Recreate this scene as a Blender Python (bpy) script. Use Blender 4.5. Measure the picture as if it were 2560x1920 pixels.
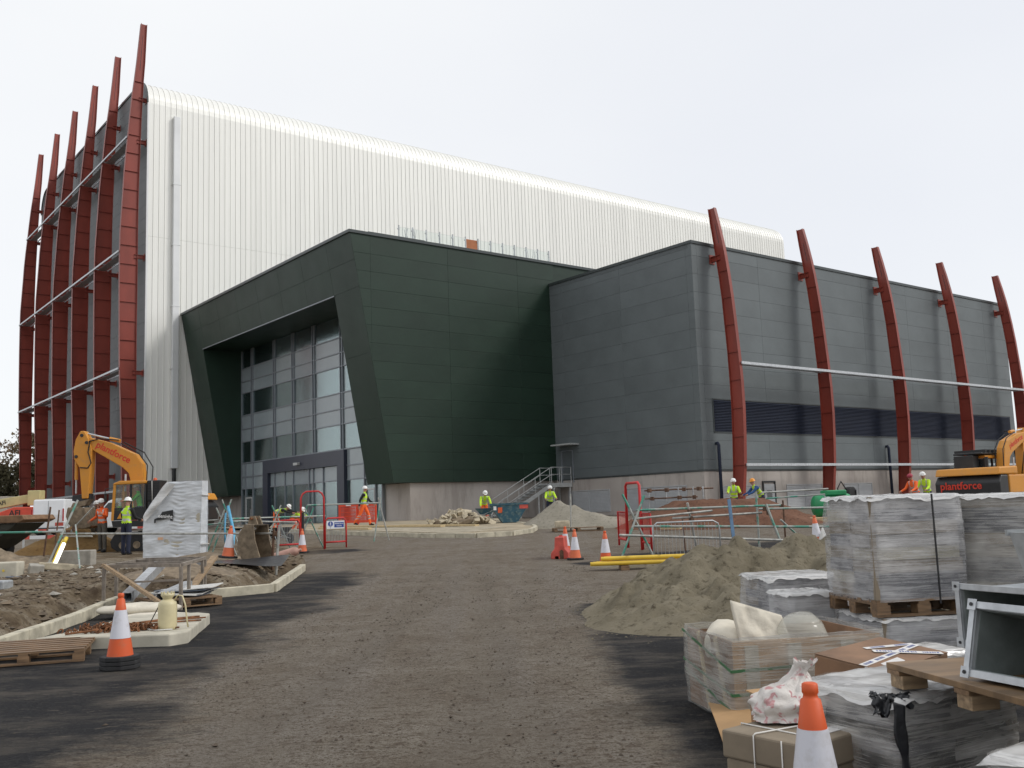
import bpy, bmesh, math, random
from mathutils import Vector, Matrix, Quaternion, noise as mnoise

for o in list(bpy.data.objects): bpy.data.objects.remove(o)
scn = bpy.context.scene
COL = scn.collection
rad = math.radians
rnd = random.Random(11)

# ------------------------------------------------------------------ camera
YAW, PITCH, ROLL, FPX = 0.906435, 0.125260, 0.035017, 2457.8
EYE = Vector((0, 0, 1.55))
cy, sy, cp, sp = math.cos(YAW), math.sin(YAW), math.cos(PITCH), math.sin(PITCH)
g_ = Vector((cy*cp, sy*cp, sp)); r_ = Vector((sy, -cy, 0)); d_ = g_.cross(r_)
cr, sr = math.cos(ROLL), math.sin(ROLL)
rr, dd = cr*r_ + sr*d_, -sr*r_ + cr*d_
cam_data = bpy.data.cameras.new('camera')
cam_data.sensor_width = 36; cam_data.lens = FPX/2560*36
cam_data.clip_start = 0.05; cam_data.clip_end = 6000
cam = bpy.data.objects.new('camera', cam_data); COL.objects.link(cam)
cam.matrix_world = Matrix(((rr.x, -dd.x, -g_.x, EYE.x), (rr.y, -dd.y, -g_.y, EYE.y), (rr.z, -dd.z, -g_.z, EYE.z), (0, 0, 0, 1)))
scn.camera = cam

# ------------------------------------------------------------------ sky, sun, exposure (overcast)
SUN_EL = rad(40); SUN_AZ = math.atan2(-0.72, 0.70)      # the bright part of the cloud stands to the right of the view
world = bpy.data.worlds.new('World'); scn.world = world; world.use_nodes = True
wt = world.node_tree; wn = wt.nodes; wn.clear()
w_out = wn.new('ShaderNodeOutputWorld'); w_bg = wn.new('ShaderNodeBackground'); w_bg.inputs['Strength'].default_value = 0.1
w_sky = wn.new('ShaderNodeTexSky'); w_sky.sky_type = 'NISHITA'; w_sky.sun_disc = False
w_sky.sun_elevation = SUN_EL; w_sky.sun_rotation = math.pi/2 - SUN_AZ
w_tc = wn.new('ShaderNodeTexCoord'); w_map = wn.new('ShaderNodeMapping'); w_map.inputs['Scale'].default_value = (1.1, 1.1, 2.2); w_map.inputs['Location'].default_value = (.35, .1, .2)
w_no = wn.new('ShaderNodeTexNoise'); w_no.inputs['Scale'].default_value = 1.1; w_no.inputs['Detail'].default_value = 5; w_no.inputs['Roughness'].default_value = .45
w_rp = wn.new('ShaderNodeValToRGB'); w_rp.color_ramp.elements[0].position = .3; w_rp.color_ramp.elements[1].position = .75
w_rp.color_ramp.elements[0].color = (9.2, 9.4, 9.85, 1); w_rp.color_ramp.elements[1].color = (10.6, 10.7, 10.75, 1)
w_mx = wn.new('ShaderNodeMixRGB'); w_mx.inputs['Fac'].default_value = .88
wt.links.new(w_tc.outputs['Generated'], w_map.inputs['Vector']); wt.links.new(w_map.outputs['Vector'], w_no.inputs['Vector'])
wt.links.new(w_no.outputs['Fac'], w_rp.inputs['Fac']); wt.links.new(w_sky.outputs['Color'], w_mx.inputs['Color1']); wt.links.new(w_rp.outputs['Color'], w_mx.inputs['Color2'])
wt.links.new(w_mx.outputs['Color'], w_bg.inputs['Color']); wt.links.new(w_bg.outputs['Background'], w_out.inputs['Surface'])
sun_d = bpy.data.lights.new('sun', 'SUN'); sun_d.energy = 1.5; sun_d.angle = rad(16); sun_d.color = (1, .97, .93)
sun = bpy.data.objects.new('sun', sun_d); COL.objects.link(sun); sun.location = (60, -60, 70)
sv = Vector((math.cos(SUN_AZ)*math.cos(SUN_EL), math.sin(SUN_AZ)*math.cos(SUN_EL), math.sin(SUN_EL)))
sun.rotation_euler = sv.to_track_quat('Z', 'Y').to_euler()
scn.view_settings.view_transform = 'Standard'; scn.view_settings.look = 'None'
scn.view_settings.gamma = 1; scn.view_settings.use_curve_mapping = False; scn.view_settings.exposure = 0.0

# ------------------------------------------------------------------ site frame: s metres to the right, d metres ahead of where the road starts
A0 = YAW - math.pi/2
def SW(s, d, z=0.0): return Vector((s*sy + d*cy, -s*cy + d*sy, z))
def lerp(a, b, t): return a + (b-a)*t
def sstep(a, b, x):
    t = min(1, max(0, (x-a)/(b-a))); return t*t*(3-2*t)

# ------------------------------------------------------------------ mesh builder
class MB:
    def __init__(s): s.v = []; s.f = []; s.mi = []; s.cur = 0; s.sm = []; s.smooth = False
    def add(s, vs, fs, xf=None):
        o = len(s.v)
        for p in vs:
            p = Vector(p); s.v.append(xf @ p if xf is not None else p)
        for f in fs: s.f.append([i+o for i in f]); s.mi.append(s.cur); s.sm.append(s.smooth)
        return s
    def bx(s, x0, x1, y0, y1, z0, z1, xf=None):
        vs = [(x0,y0,z0),(x1,y0,z0),(x1,y1,z0),(x0,y1,z0),(x0,y0,z1),(x1,y0,z1),(x1,y1,z1),(x0,y1,z1)]
        return s.add(vs, [(3,2,1,0),(4,5,6,7),(0,1,5,4),(1,2,6,5),(2,3,7,6),(3,0,4,7)], xf)
    def box(s, c, sz, xf=None):
        return s.bx(c[0]-sz[0]/2, c[0]+sz[0]/2, c[1]-sz[1]/2, c[1]+sz[1]/2, c[2]-sz[2]/2, c[2]+sz[2]/2, xf)
    def tube(s, a, b, r, n=8, r2=None, cap=True):
        a, b = Vector(a), Vector(b); r2 = r if r2 is None else r2
        q = (b-a).normalized().to_track_quat('Z', 'Y'); sm = s.smooth; s.smooth = True
        vs = []
        for p, rr_ in ((a, r), (b, r2)):
            for i in range(n): vs.append(p + q @ Vector((rr_*math.cos(2*math.pi*i/n), rr_*math.sin(2*math.pi*i/n), 0)))
        fs = [(i, (i+1) % n, n+(i+1) % n, n+i) for i in range(n)]
        o = len(s.v); s.add(vs, fs); s.smooth = False
        if cap: s.add(vs, [tuple(range(n-1, -1, -1)), tuple(range(n, 2*n))])
        s.smooth = sm; return s
    def path(s, pts, r, n=6, closed=False, rs=None):
        pts = [Vector(p) for p in pts]; m = len(pts); vs = []; up = None
        for k, p in enumerate(pts):
            a = pts[k-1] if (k > 0 or closed) else p; b = pts[(k+1) % m] if (k < m-1 or closed) else p
            t = (b-a).normalized() if (b-a).length > 1e-9 else Vector((0,0,1))
            if up is None: up = t.orthogonal().normalized()
            up = (up - t*up.dot(t)); up = up.normalized() if up.length > 1e-6 else t.orthogonal().normalized()
            w = t.cross(up); rk = rs[k] if rs else r
            for i in range(n):
                an = 2*math.pi*i/n; vs.append(p + up*(rk*math.cos(an)) + w*(rk*math.sin(an)))
        fs = []
        for k in range(m if closed else m-1):
            k2 = (k+1) % m
            for i in range(n): fs.append((k*n+i, k*n+(i+1) % n, k2*n+(i+1) % n, k2*n+i))
        if not closed: fs += [tuple(range(n-1, -1, -1)), tuple((m-1)*n+i for i in range(n))]
        sm = s.smooth; s.smooth = True; s.add(vs, fs); s.smooth = sm; return s
    def lathe(s, prof, c=(0,0,0), n=16, sq=None, xf=None):
        vs = []; m = len(prof)
        for r, z in prof:
            for i in range(n):
                a = 2*math.pi*i/n; vs.append((c[0]+r*math.cos(a), c[1]+r*math.sin(a), c[2]+z))
        fs = [(k*n+i, k*n+(i+1) % n, (k+1)*n+(i+1) % n, (k+1)*n+i) for k in range(m-1) for i in range(n)]
        sm = s.smooth; s.smooth = True; s.add(vs, fs, xf)
        s.smooth = False; s.add([vs[i] for i in range(n)] + vs[(m-1)*n:], [tuple(range(n-1, -1, -1)), tuple(range(n, 2*n))], xf)
        s.smooth = sm; return s
    def prism(s, poly, ax, a, b, xf=None):
        n = len(poly)
        def P(u, w, t): return {'x': (t, u, w), 'y': (u, t, w), 'z': (u, w, t)}[ax]
        vs = [P(u, w, a) for u, w in poly] + [P(u, w, b) for u, w in poly]
        fs = [tuple(range(n)), tuple(range(2*n-1, n-1, -1))] + [(i, n+i, n+(i+1) % n, (i+1) % n) for i in range(n)]
        return s.add(vs, fs, xf)
    def beam(s, a, b, w, h, up=(0,0,1)):
        a, b = Vector(a), Vector(b); t = (b-a).normalized(); up = Vector(up)
        x = t.cross(up); x = x.normalized() if x.length > 1e-5 else t.orthogonal().normalized(); u = x.cross(t)
        vs = []
        for p in (a, b):
            for i, j in ((-1,-1),(1,-1),(1,1),(-1,1)): vs.append(p + x*(i*w/2) + u*(j*h/2))
        return s.add(vs, [(3,2,1,0),(4,5,6,7),(0,1,5,4),(1,2,6,5),(2,3,7,6),(3,0,4,7)])
    def grid(s, fn, nu, nv, closed_u=False):
        vs = [fn(i/nu, j/nv) for j in range(nv+1) for i in range(nu+1)]
        fs = [(j*(nu+1)+i, j*(nu+1)+i+1, (j+1)*(nu+1)+i+1, (j+1)*(nu+1)+i) for j in range(nv) for i in range(nu)]
        return s.add(vs, fs)
    def ico(s, c, sz, sub=1, jit=0, rn=None):
        bm = bmesh.new(); bmesh.ops.create_icosphere(bm, subdivisions=sub, radius=1)
        vs = []
        for v in bm.verts:
            k = 1 + (rn.uniform(-jit, jit) if rn else 0); vs.append((c[0]+v.co.x*sz[0]*k, c[1]+v.co.y*sz[1]*k, c[2]+v.co.z*sz[2]*k))
        fs = [tuple(v.index for v in f.verts) for f in bm.faces]; bm.free()
        return s.add(vs, fs)
    def mesh(s, name, mats, off=None, fix=True):
        me = bpy.data.meshes.new(name)
        o = Vector(off) if off is not None else Vector((0,0,0))
        me.from_pydata([tuple(v-o) for v in s.v], [], s.f)
        for m in (mats if isinstance(mats, (list, tuple)) else [mats]): me.materials.append(m)
        me.polygons.foreach_set('material_index', s.mi); me.polygons.foreach_set('use_smooth', s.sm)
        if fix:
            bm = bmesh.new(); bm.from_mesh(me); bmesh.ops.recalc_face_normals(bm, faces=bm.faces); bm.to_mesh(me); bm.free()
        me.update(); return me
    def build(s, name, mats, parent=None, off=None, loc=None, rz=0, bevel=0, fix=True):
        o = bpy.data.objects.new(name, s.mesh(name, mats, off, fix)); COL.objects.link(o)
        if parent is not None: o.parent = parent
        if loc is not None: o.location = loc
        if rz: o.rotation_euler = (0, 0, rz)
        if bevel:
            b = o.modifiers.new('bevel', 'BEVEL'); b.width = bevel; b.segments = 2; b.limit_method = 'ANGLE'
        return o

def tag(o, label, cat, group=None):
    o['label'] = label; o['category'] = cat
    if group: o['group'] = group
    return o
def thing(name, label, cat, loc=(0,0,0), rz=0.0, group=None, rot=None):
    o = bpy.data.objects.new(name, None); COL.objects.link(o); o.empty_display_size = .2
    o.location = loc; o.rotation_euler = rot if rot else (0, 0, rz)
    return tag(o, label, cat, group)
def site(name, label, cat, s, d, z=None, rz=0.0, group=None):
    z = gz(s, d) if z is None else z
    return thing(name, label, cat, SW(s, d, z), A0 + rz, group)
def inst(src_mesh, name, parent, loc=(0,0,0), rot=(0,0,0), sc=None):
    o = bpy.data.objects.new(name, src_mesh); COL.objects.link(o); o.parent = parent; o.location = loc; o.rotation_euler = rot
    if sc: o.scale = sc
    return o
def copy_tree(o, parent=None):
    c = o.copy(); COL.objects.link(c); c.parent = parent
    for ch in list(o.children): copy_tree(ch, c)
    return c
def text_mesh(body, size, depth=.004, shear=0, name='lettering'):
    cu = bpy.data.curves.new(name, 'FONT'); cu.body = body; cu.size = size; cu.extrude = depth; cu.align_x = 'CENTER'; cu.align_y = 'CENTER'; cu.shear = shear; cu.resolution_u = 3
    cu.offset = size*.018
    ob = bpy.data.objects.new(name, cu); COL.objects.link(ob)
    dg = bpy.context.evaluated_depsgraph_get(); me = bpy.data.meshes.new_from_object(ob.evaluated_get(dg))
    bpy.data.objects.remove(ob); me.materials.clear(); return me

# ------------------------------------------------------------------ materials
def new_mat(name):
    m = bpy.data.materials.new(name); m.use_nodes = True
    nt = m.node_tree; b = nt.nodes['Principled BSDF']; return m, nt, b
def coords(nt, scale=(1,1,1), rnd_off=True, rot=(0,0,0)):
    tc = nt.nodes.new('ShaderNodeTexCoord'); mp = nt.nodes.new('ShaderNodeMapping'); mp.inputs['Scale'].default_value = scale; mp.inputs['Rotation'].default_value = rot
    if rnd_off:
        oi = nt.nodes.new('ShaderNodeObjectInfo'); mu = nt.nodes.new('ShaderNodeMath'); mu.operation = 'MULTIPLY'; mu.inputs[1].default_value = 37.0
        nt.links.new(oi.outputs['Random'], mu.inputs[0])
        va = nt.nodes.new('ShaderNodeVectorMath'); va.operation = 'ADD'
        nt.links.new(tc.outputs['Object'], va.inputs[0]); nt.links.new(mu.outputs[0], va.inputs[1]); nt.links.new(va.outputs[0], mp.inputs['Vector'])
    else: nt.links.new(tc.outputs['Object'], mp.inputs['Vector'])
    return mp.outputs['Vector']
def noise_n(nt, vec, scale, detail=4, rough=.55, dist=0):
    n = nt.nodes.new('ShaderNodeTexNoise'); n.inputs['Scale'].default_value = scale; n.inputs['Detail'].default_value = detail
    n.inputs['Roughness'].default_value = rough; n.inputs['Distortion'].default_value = dist
    nt.links.new(vec, n.inputs['Vector']); return n.outputs['Fac']
def ramp(nt, fac, stops):
    r = nt.nodes.new('ShaderNodeValToRGB'); e = r.color_ramp.elements
    while len(e) < len(stops): e.new(.5)
    for el, (p, c) in zip(e, stops): el.position = p; el.color = (*c, 1) if len(c) == 3 else c
    nt.links.new(fac, r.inputs['Fac']); return r.outputs['Color']
def mixc(nt, fac, a, b, mode='MIX'):
    m = nt.nodes.new('ShaderNodeMixRGB'); m.blend_type = mode
    for k, x in (('Fac', fac), ('Color1', a), ('Color2', b)):
        if hasattr(x, 'links'): nt.links.new(x, m.inputs[k])
        elif k == 'Fac': m.inputs[k].default_value = x
        else: m.inputs[k].default_value = (*x, 1)
    return m.outputs['Color']
def bumpn(nt, b, h, strength=.3, dist=.02):
    bp = nt.nodes.new('ShaderNodeBump'); bp.inputs['Strength'].default_value = strength; bp.inputs['Distance'].default_value = dist
    nt.links.new(h, bp.inputs['Height']); nt.links.new(bp.outputs['Normal'], b.inputs['Normal'])
def M(name, col, rough=.6, metal=0.0, var=.12, scale=3.0, stretch=(1,1,1), bump=0.0, bscale=40, col2=None, lo=.35, hi=.68, dist=.01, spec=None, rvar=.0, det=5):
    m, nt, b = new_mat(name)
    v = coords(nt, stretch); f = noise_n(nt, v, scale, det, .6)
    c1 = tuple(max(0, x*(1-var)) for x in col); c2 = tuple(min(1, x*(1+var)) for x in col) if col2 is None else col2
    c = ramp(nt, f, [(lo, c1), (hi, c2)]); nt.links.new(c, b.inputs['Base Color'])
    b.inputs['Roughness'].default_value = rough; b.inputs['Metallic'].default_value = metal
    if spec is not None: b.inputs['Specular IOR Level'].default_value = spec
    if rvar:
        rr2 = nt.nodes.new('ShaderNodeMapRange'); rr2.inputs['To Min'].default_value = rough-rvar; rr2.inputs['To Max'].default_value = rough+rvar
        nt.links.new(noise_n(nt, v, scale*2.3, 3), rr2.inputs['Value']); nt.links.new(rr2.outputs['Result'], b.inputs['Roughness'])
    if bump: bumpn(nt, b, noise_n(nt, v, bscale, 4, .6), bump, dist)
    return m
MT = {}
MT['fin_red'] = M('red_oxide_steel', (.245, .042, .026), .45, 0, .16, .7, (1,1,.4), rvar=.08)
MT['fin_edge'] = M('pale_flange_edge', (.30, .075, .055), .4, 0, .1, 1)
MT['galv'] = M('galvanised_steel', (.52, .54, .56), .42, .55, .16, 9, rvar=.1)
MT['galv_in'] = M('grey_green_duct_shade', (.23, .26, .25), .5, .3, .3, 3)  # inside of the ducts: shade put into a darker steel colour
MT['galv_dull'] = M('weathered_galvanised_steel', (.42, .44, .45), .5, .5, .25, 6, rvar=.1)
MT['steel_dark'] = M('dark_steel', (.035, .035, .038), .55, .3, .3, 6)
MT['alu'] = M('mill_aluminium_sheet', (.84, .835, .79), .44, .2, .04, .35, (1.2,1.2,.12), rvar=.05)
MT['alu_cap'] = M('grey_aluminium_duct', (.72, .73, .73), .45, .2, .06, .4)
MT['grey_panel'] = M('grey_metal_panel', (.128, .147, .152), .45, 0, .1, .35, rvar=.08, spec=.4, bump=.12, bscale=.9, dist=.08)
MT['grey_dark'] = M('dark_joint', (.10, .115, .12), .6, 0, .05)
MT['end_panel'] = M('end_wall_panel', (.135, .145, .15), .5, 0, .06, .22, rvar=.05, spec=.35, bump=.12, bscale=.9, dist=.08)
MT['green_panel'] = M('dark_green_metal_panel', (.0155, .034, .0225), .45, 0, .14, .3, rvar=.08, spec=.33, bump=.12, bscale=.9, dist=.08)
MT['green_dark'] = M('dark_green_joint', (.012, .018, .014), .6, 0, .05)
MT['capping'] = M('grey_capping', (.055, .065, .066), .35, .2, .08)
MT['navy'] = M('navy_metal_panel', (.022, .027, .048), .35, 0, .1, .5, spec=.6)
MT['frame_grey'] = M('grey_aluminium_frame', (.24, .26, .285), .38, .3, .06, 2)
MT['louvre'] = M('blue_grey_louvre', (.012, .019, .042), .75, 0, .12, .6)
MT['white_louvre'] = M('white_louvre', (.42, .43, .44), .5, 0, .08, 2)
MT['white_paint'] = M('white_paint', (.72, .72, .71), .45, 0, .06, 3)
MT['rail_grey'] = M('light_grey_rail', (.52, .53, .52), .45, .2, .1, 4)
MT['interior'] = M('pale_interior', (.58, .58, .55), .7, 0, .3, .35)
MT['interior_dark'] = M('dim_interior', (.30, .30, .29), .8, 0, .3, .5)
MT['kerb'] = M('cream_kerb_concrete', (.47, .43, .33), .85, 0, .26, 3.5, bump=.25, bscale=60, dist=.004)
MT['slab'] = M('pale_concrete', (.46, .43, .35), .85, 0, .16, 3, bump=.3, bscale=45, dist=.006)
MT['conc'] = M('grey_concrete', (.33, .31, .27), .9, 0, .2, 4, bump=.5, bscale=25, dist=.01)
MT['stone'] = M('buff_broken_stone', (.46, .40, .29), .9, 0, .3, 3, bump=.5, bscale=12, dist=.02)
MT['timber'] = M('weathered_timber', (.30, .21, .125), .75, 0, .35, 4, (1,9,9), bump=.3, bscale=30, dist=.003)
MT['timber_wet'] = M('wet_brown_timber', (.19, .115, .06), .5, 0, .45, 3, (1,9,9), bump=.3, bscale=30, dist=.003)
MT['timber_pale'] = M('pale_new_timber', (.50, .39, .22), .7, 0, .22, 3, (1,8,8))
MT['ply'] = M('brown_plywood', (.20, .125, .062), .55, 0, .35, 1.6, (1,5,1), bump=.15, bscale=30, dist=.003)
MT['rust'] = M('rusty_steel', (.20, .085, .036), .85, .2, .5, 12, bump=.5, bscale=60, dist=.004)
MT['rack'] = M('muddy_galvanised_angle', (.24, .205, .17), .7, .2, .3, 7)
MT['rust_dark'] = M('brown_rusted_steel', (.13, .072, .045), .75, .3, .4, 8, bump=.4, bscale=40, dist=.004)
MT['muddy'] = M('muddy_steel', (.20, .155, .105), .9, 0, .35, 6, bump=.5, bscale=30, dist=.01)
MT['yellow'] = M('excavator_yellow', (.68, .285, .026), .45, 0, .12, 5, rvar=.1, col2=(.48, .23, .06), lo=.5, hi=.8)
MT['black'] = M('black_paint', (.014, .014, .015), .45, 0, .3, 5)
MT['rubber'] = M('black_rubber', (.02, .02, .021), .8, 0, .3, 8, bump=.3, bscale=30, dist=.004)
MT['cone_o'] = M('orange_cone_plastic', (.70, .105, .022), .55, 0, .1, 9, col2=(.46, .13, .055), lo=.52, hi=.78)
MT['cone_o2'] = M('faded_orange_plastic', (.62, .14, .055), .6, 0, .2, 4)
MT['cone_w'] = M('white_reflective_sleeve', (.66, .66, .71), .4, 0, .06, 10, col2=(.46, .44, .43), lo=.55, hi=.8)
MT['red_plastic'] = M('red_plastic', (.50, .018, .018), .45, 0, .14, 3)
MT['red_faded'] = M('faded_red_plastic', (.55, .085, .06), .55, 0, .22, 4)
MT['orange_mesh'] = M('orange_barrier_plastic', (.66, .06, .02), .5, 0, .1, 3)
MT['scaf'] = M('scaffold_tube', (.40, .40, .37), .5, .4, .3, 6)
MT['scaf_g'] = M('green_flaked_scaffold_tube', (.38, .40, .37), .5, .25, .1, 2.2, col2=(.07, .27, .20), lo=.5, hi=.58)
MT['fence_grey'] = M('grey_barrier_tube', (.36, .38, .39), .45, .5, .15, 5)
MT['blue_tape'] = M('blue_plastic_strip', (.10, .36, .56), .5, 0, .15, 3)
MT['blue_strap'] = M('dark_blue_strap', (.09, .17, .28), .6, 0, .25, 3)
MT['pipe_y'] = M('yellow_plastic_pipe', (.66, .44, .04), .42, 0, .12, 3)
MT['skip_blue'] = M('chipped_blue_skip', (.028, .095, .135), .6, .1, .1, 5, col2=(.16, .22, .20), lo=.5, hi=.72)
MT['skip_brown'] = M('muddy_brown_skip', (.20, .115, .06), .8, 0, .35, 3)
MT['skip_dark'] = M('dark_skip_underside', (.035, .034, .026), .85, 0, .3, 3)
MT['green_tank'] = M('green_plastic_tank', (.018, .27, .10), .4, 0, .1, 2)
MT['cream'] = M('cream_paint', (.52, .46, .22), .45, 0, .1, 2)
MT['red_paint'] = M('red_paint', (.62, .07, .035), .45, 0, .12, 2)
MT['van_white'] = M('white_van_paint', (.74, .75, .76), .25, 0, .04, 2)
MT['glass_dark'] = M('dark_glass', (.02, .025, .028), .06, 0, .1, 2, spec=.9)
MT['tail_red'] = M('red_lamp_lens', (.42, .01, .012), .2, 0, .1)
MT['sack'] = M('white_woven_sack', (.62, .57, .47), .7, 0, .14, 5, bump=.5, bscale=22, dist=.012)
MT['cloth'] = M('grey_white_sheet', (.60, .59, .56), .55, 0, .1, 4, bump=.5, bscale=14, dist=.02)
MT['card'] = M('brown_cardboard', (.30, .165, .085), .75, 0, .14, 2.5)
MT['card_wet'] = M('damp_cardboard', (.22, .125, .07), .7, 0, .3, 2.5)
MT['card_tan'] = M('tan_cardboard', (.40, .245, .115), .75, 0, .15, 2.5)
MT['card_grey'] = M('grey_brown_cardboard', (.235, .19, .135), .8, 0, .16, 3)
MT['carton_dark'] = M('grey_packed_goods', (.13, .13, .14), .7, 0, .35, 3)
MT['carton_mid'] = M('pale_packed_goods', (.40, .38, .36), .75, 0, .25, 3)
MT['carton_pale'] = M('cream_packed_goods', (.46, .42, .33), .75, 0, .18, 3)
MT['tarp_black'] = M('black_plastic_sheet', (.015, .016, .019), .35, 0, .3, 5, bump=.4, bscale=10, dist=.02)
MT['slate'] = M('blue_grey_sheet', (.11, .13, .165), .4, 0, .2, 3)
MT['string'] = M('white_string', (.72, .70, .66), .7, 0, .05)
MT['tub'] = M('cream_plastic', (.60, .53, .32), .45, 0, .1, 4)
MT['navy_cloth'] = M('navy_plastic', (.018, .028, .075), .45, 0, .2, 3)
MT['paper'] = M('white_paper', (.68, .66, .64), .8, 0, .08, 6)
MT['label_red'] = M('faded_red_print', (.55, .16, .17), .6, 0, .1)
MT['text_red'] = M('red_lettering', (.58, .035, .012), .5, 0, .05)
MT['text_blue'] = M('blue_lettering', (.03, .06, .26), .5, 0, .05)
MT['text_white'] = M('white_lettering', (.75, .75, .74), .5, 0, .05)
MT['text_black'] = M('black_lettering', (.02, .02, .02), .5, 0, .05)
MT['sign_white'] = M('white_sign_plate', (.72, .73, .74), .4, 0, .04)
MT['sign_blue'] = M('blue_sign_panel', (.02, .06, .28), .4, 0, .06)
MT['skin'] = M('skin', (.42, .22, .15), .6, 0, .1, 8)
MT['hiviz'] = M('lime_hi_vis_cloth', (.50, .76, .03), .75, 0, .12, 6, bump=.3, bscale=18, dist=.01)
MT['hiviz_green'] = M('green_hi_vis_cloth', (.13, .55, .05), .75, 0, .12, 6)
MT['hi_orange'] = M('orange_hi_vis_cloth', (.85, .13, .02), .75, 0, .12, 6, bump=.3, bscale=18, dist=.01)
MT['reflect'] = M('silver_reflective_tape', (.45, .46, .46), .4, .2, .08)
MT['navy_t'] = M('navy_trouser_cloth', (.018, .022, .045), .85, 0, .2, 6)
MT['grey_t'] = M('grey_trouser_cloth', (.10, .09, .075), .85, 0, .2, 6)
MT['black_c'] = M('black_cloth', (.014, .014, .015), .85, 0, .2, 6)
MT['blue_c'] = M('blue_cloth', (.02, .07, .20), .85, 0, .15, 6)
MT['hat_w'] = M('white_hard_hat', (.80, .80, .78), .3, 0, .04, 4)
MT['hat_o'] = M('orange_hard_hat', (.80, .30, .02), .35, 0, .06, 4)
MT['hat_r'] = M('dull_red_cap', (.38, .04, .07), .6, 0, .1, 4)
MT['lamp_yellow'] = M('yellow_lamp_plastic', (.72, .52, .05), .4, 0, .1)
MT['bark'] = M('brown_bark', (.07, .05, .035), .9, 0, .3, 6)
MT['leaf_a'] = M('brown_green_foliage', (.25, .19, .11), .85, 0, .35, .5)
MT['leaf_b'] = M('bronze_foliage', (.30, .205, .125), .85, 0, .35, .5)
MT['leaf_c'] = M('dark_green_foliage', (.13, .12, .065), .85, 0, .35, .5)

def sand_mat(name, c1, c2, dark, bs=26, bst=.7):
    m, nt, b = new_mat(name); v = coords(nt, (1,1,1), False)
    a = ramp(nt, noise_n(nt, v, .9, 6, .6), [(.34, c1), (.66, c2)])
    sp_ = noise_n(nt, v, 9, 6, .7)
    c = mixc(nt, ramp(nt, sp_, [(.33, (1,1,1)), (.47, (0,0,0))]), a, dark); nt.links.new(c, b.inputs['Base Color'])
    b.inputs['Roughness'].default_value = .95; b.inputs['Specular IOR Level'].default_value = .2
    h = mixc(nt, .5, noise_n(nt, v, bs, 8, .75), noise_n(nt, v, 5, 6, .65)); bumpn(nt, b, h, bst, .06); return m
MT['sand'] = sand_mat('grey_buff_sand', (.165, .142, .098), (.24, .21, .15), (.078, .063, .042), 30, 1.0)
MT['sand_brown'] = sand_mat('orange_brown_sand', (.17, .098, .034), (.235, .15, .062), (.10, .058, .024))
MT['gravel'] = sand_mat('reddish_brown_gravel', (.125, .060, .038), (.20, .105, .068), (.06, .032, .022), 45, 1.0)
MT['sand_grey'] = sand_mat('pale_grey_sand', (.235, .215, .17), (.31, .285, .235), (.15, .135, .105))

# plinth: pinkish render, damp towards its foot in blotches
m, nt, b = new_mat('pinkish_grey_render'); v = coords(nt, (1,1,1), False)
c = ramp(nt, noise_n(nt, v, .25, 6, .6), [(.3, (.36, .32, .29)), (.7, (.48, .44, .405))])
c = mixc(nt, ramp(nt, noise_n(nt, coords(nt, (.8,.8,.15), False), 1.6, 6, .7), [(.38, (.55,.55,.55)), (.5, (0,0,0))]), c, (.27, .24, .215))
nt.links.new(c, b.inputs['Base Color']); b.inputs['Roughness'].default_value = .9; bumpn(nt, b, noise_n(nt, v, 9, 5), .2, .01); MT['render'] = m

# stretch film: thin streaked plastic that lets the goods show through
def film_mat(name, lo, hi, tint=(.62, .61, .60), diag=0.0, sc=1.0):
    m, nt, b = new_mat(name)
    low = noise_n(nt, coords(nt, (1.5*sc, 1.5*sc, 4.0*sc), True, (rad(diag*.6), rad(diag*.8), 0)), 1.3, 4, .6)
    lines = None
    for q, (ang, fx_, fz, th) in enumerate(((2+diag*.3, 2.0, 62, .545), (-8-diag*.8, 2.6, 46, .56), (9+diag, 1.6, 80, .565))):
        ln = ramp(nt, noise_n(nt, coords(nt, (fx_*sc, fx_*sc, fz*sc), True, (rad(ang), rad(-ang), 0)), 1.0+.13*q, 2, .5), [(th, (0,0,0)), (th+.05, (1,1,1))])
        lines = ln if lines is None else mixc(nt, 1.0, lines, ln, 'LIGHTEN')
    basef = ramp(nt, low, [(.36, (lo,)*3), (.62, (lo+(hi-lo)*.8,)*3)])
    fac = mixc(nt, .34, basef, mixc(nt, lines, basef, (min(1, hi+.1),)*3))
    b.inputs['Base Color'].default_value = (*tint, 1); b.inputs['Roughness'].default_value = .18; b.inputs['Specular IOR Level'].default_value = .6
    bumpn(nt, b, mixc(nt, .3, low, lines), .4, .02)
    tr = nt.nodes.new('ShaderNodeBsdfTransparent'); tr.inputs['Color'].default_value = (.93, .94, .95, 1)
    mx = nt.nodes.new('ShaderNodeMixShader'); nt.links.new(fac, mx.inputs['Fac']); nt.links.new(tr.outputs[0], mx.inputs[1]); nt.links.new(b.outputs[0], mx.inputs[2])
    nt.links.new(mx.outputs[0], nt.nodes['Material Output'].inputs['Surface']); return m
MT['film'] = film_mat('stretch_film', .10, .58, (.78, .77, .77), diag=5)
MT['film_diag'] = film_mat('diagonal_stretch_film', .10, .58, (.78, .76, .72), diag=24)
MT['film_thin'] = film_mat('thin_clear_film', .16, .62, (.58, .57, .53), diag=18)
MT['film_white'] = film_mat('cloudy_white_film', .55, .95, (.70, .69, .67), diag=10)
MT['film_sheet'] = film_mat('pale_blue_grey_wrap', .75, .98, (.72, .75, .78), diag=2)
MT['tub_clear'] = film_mat('translucent_plastic', .35, .6, (.62, .60, .52), diag=50, sc=.3)

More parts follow.
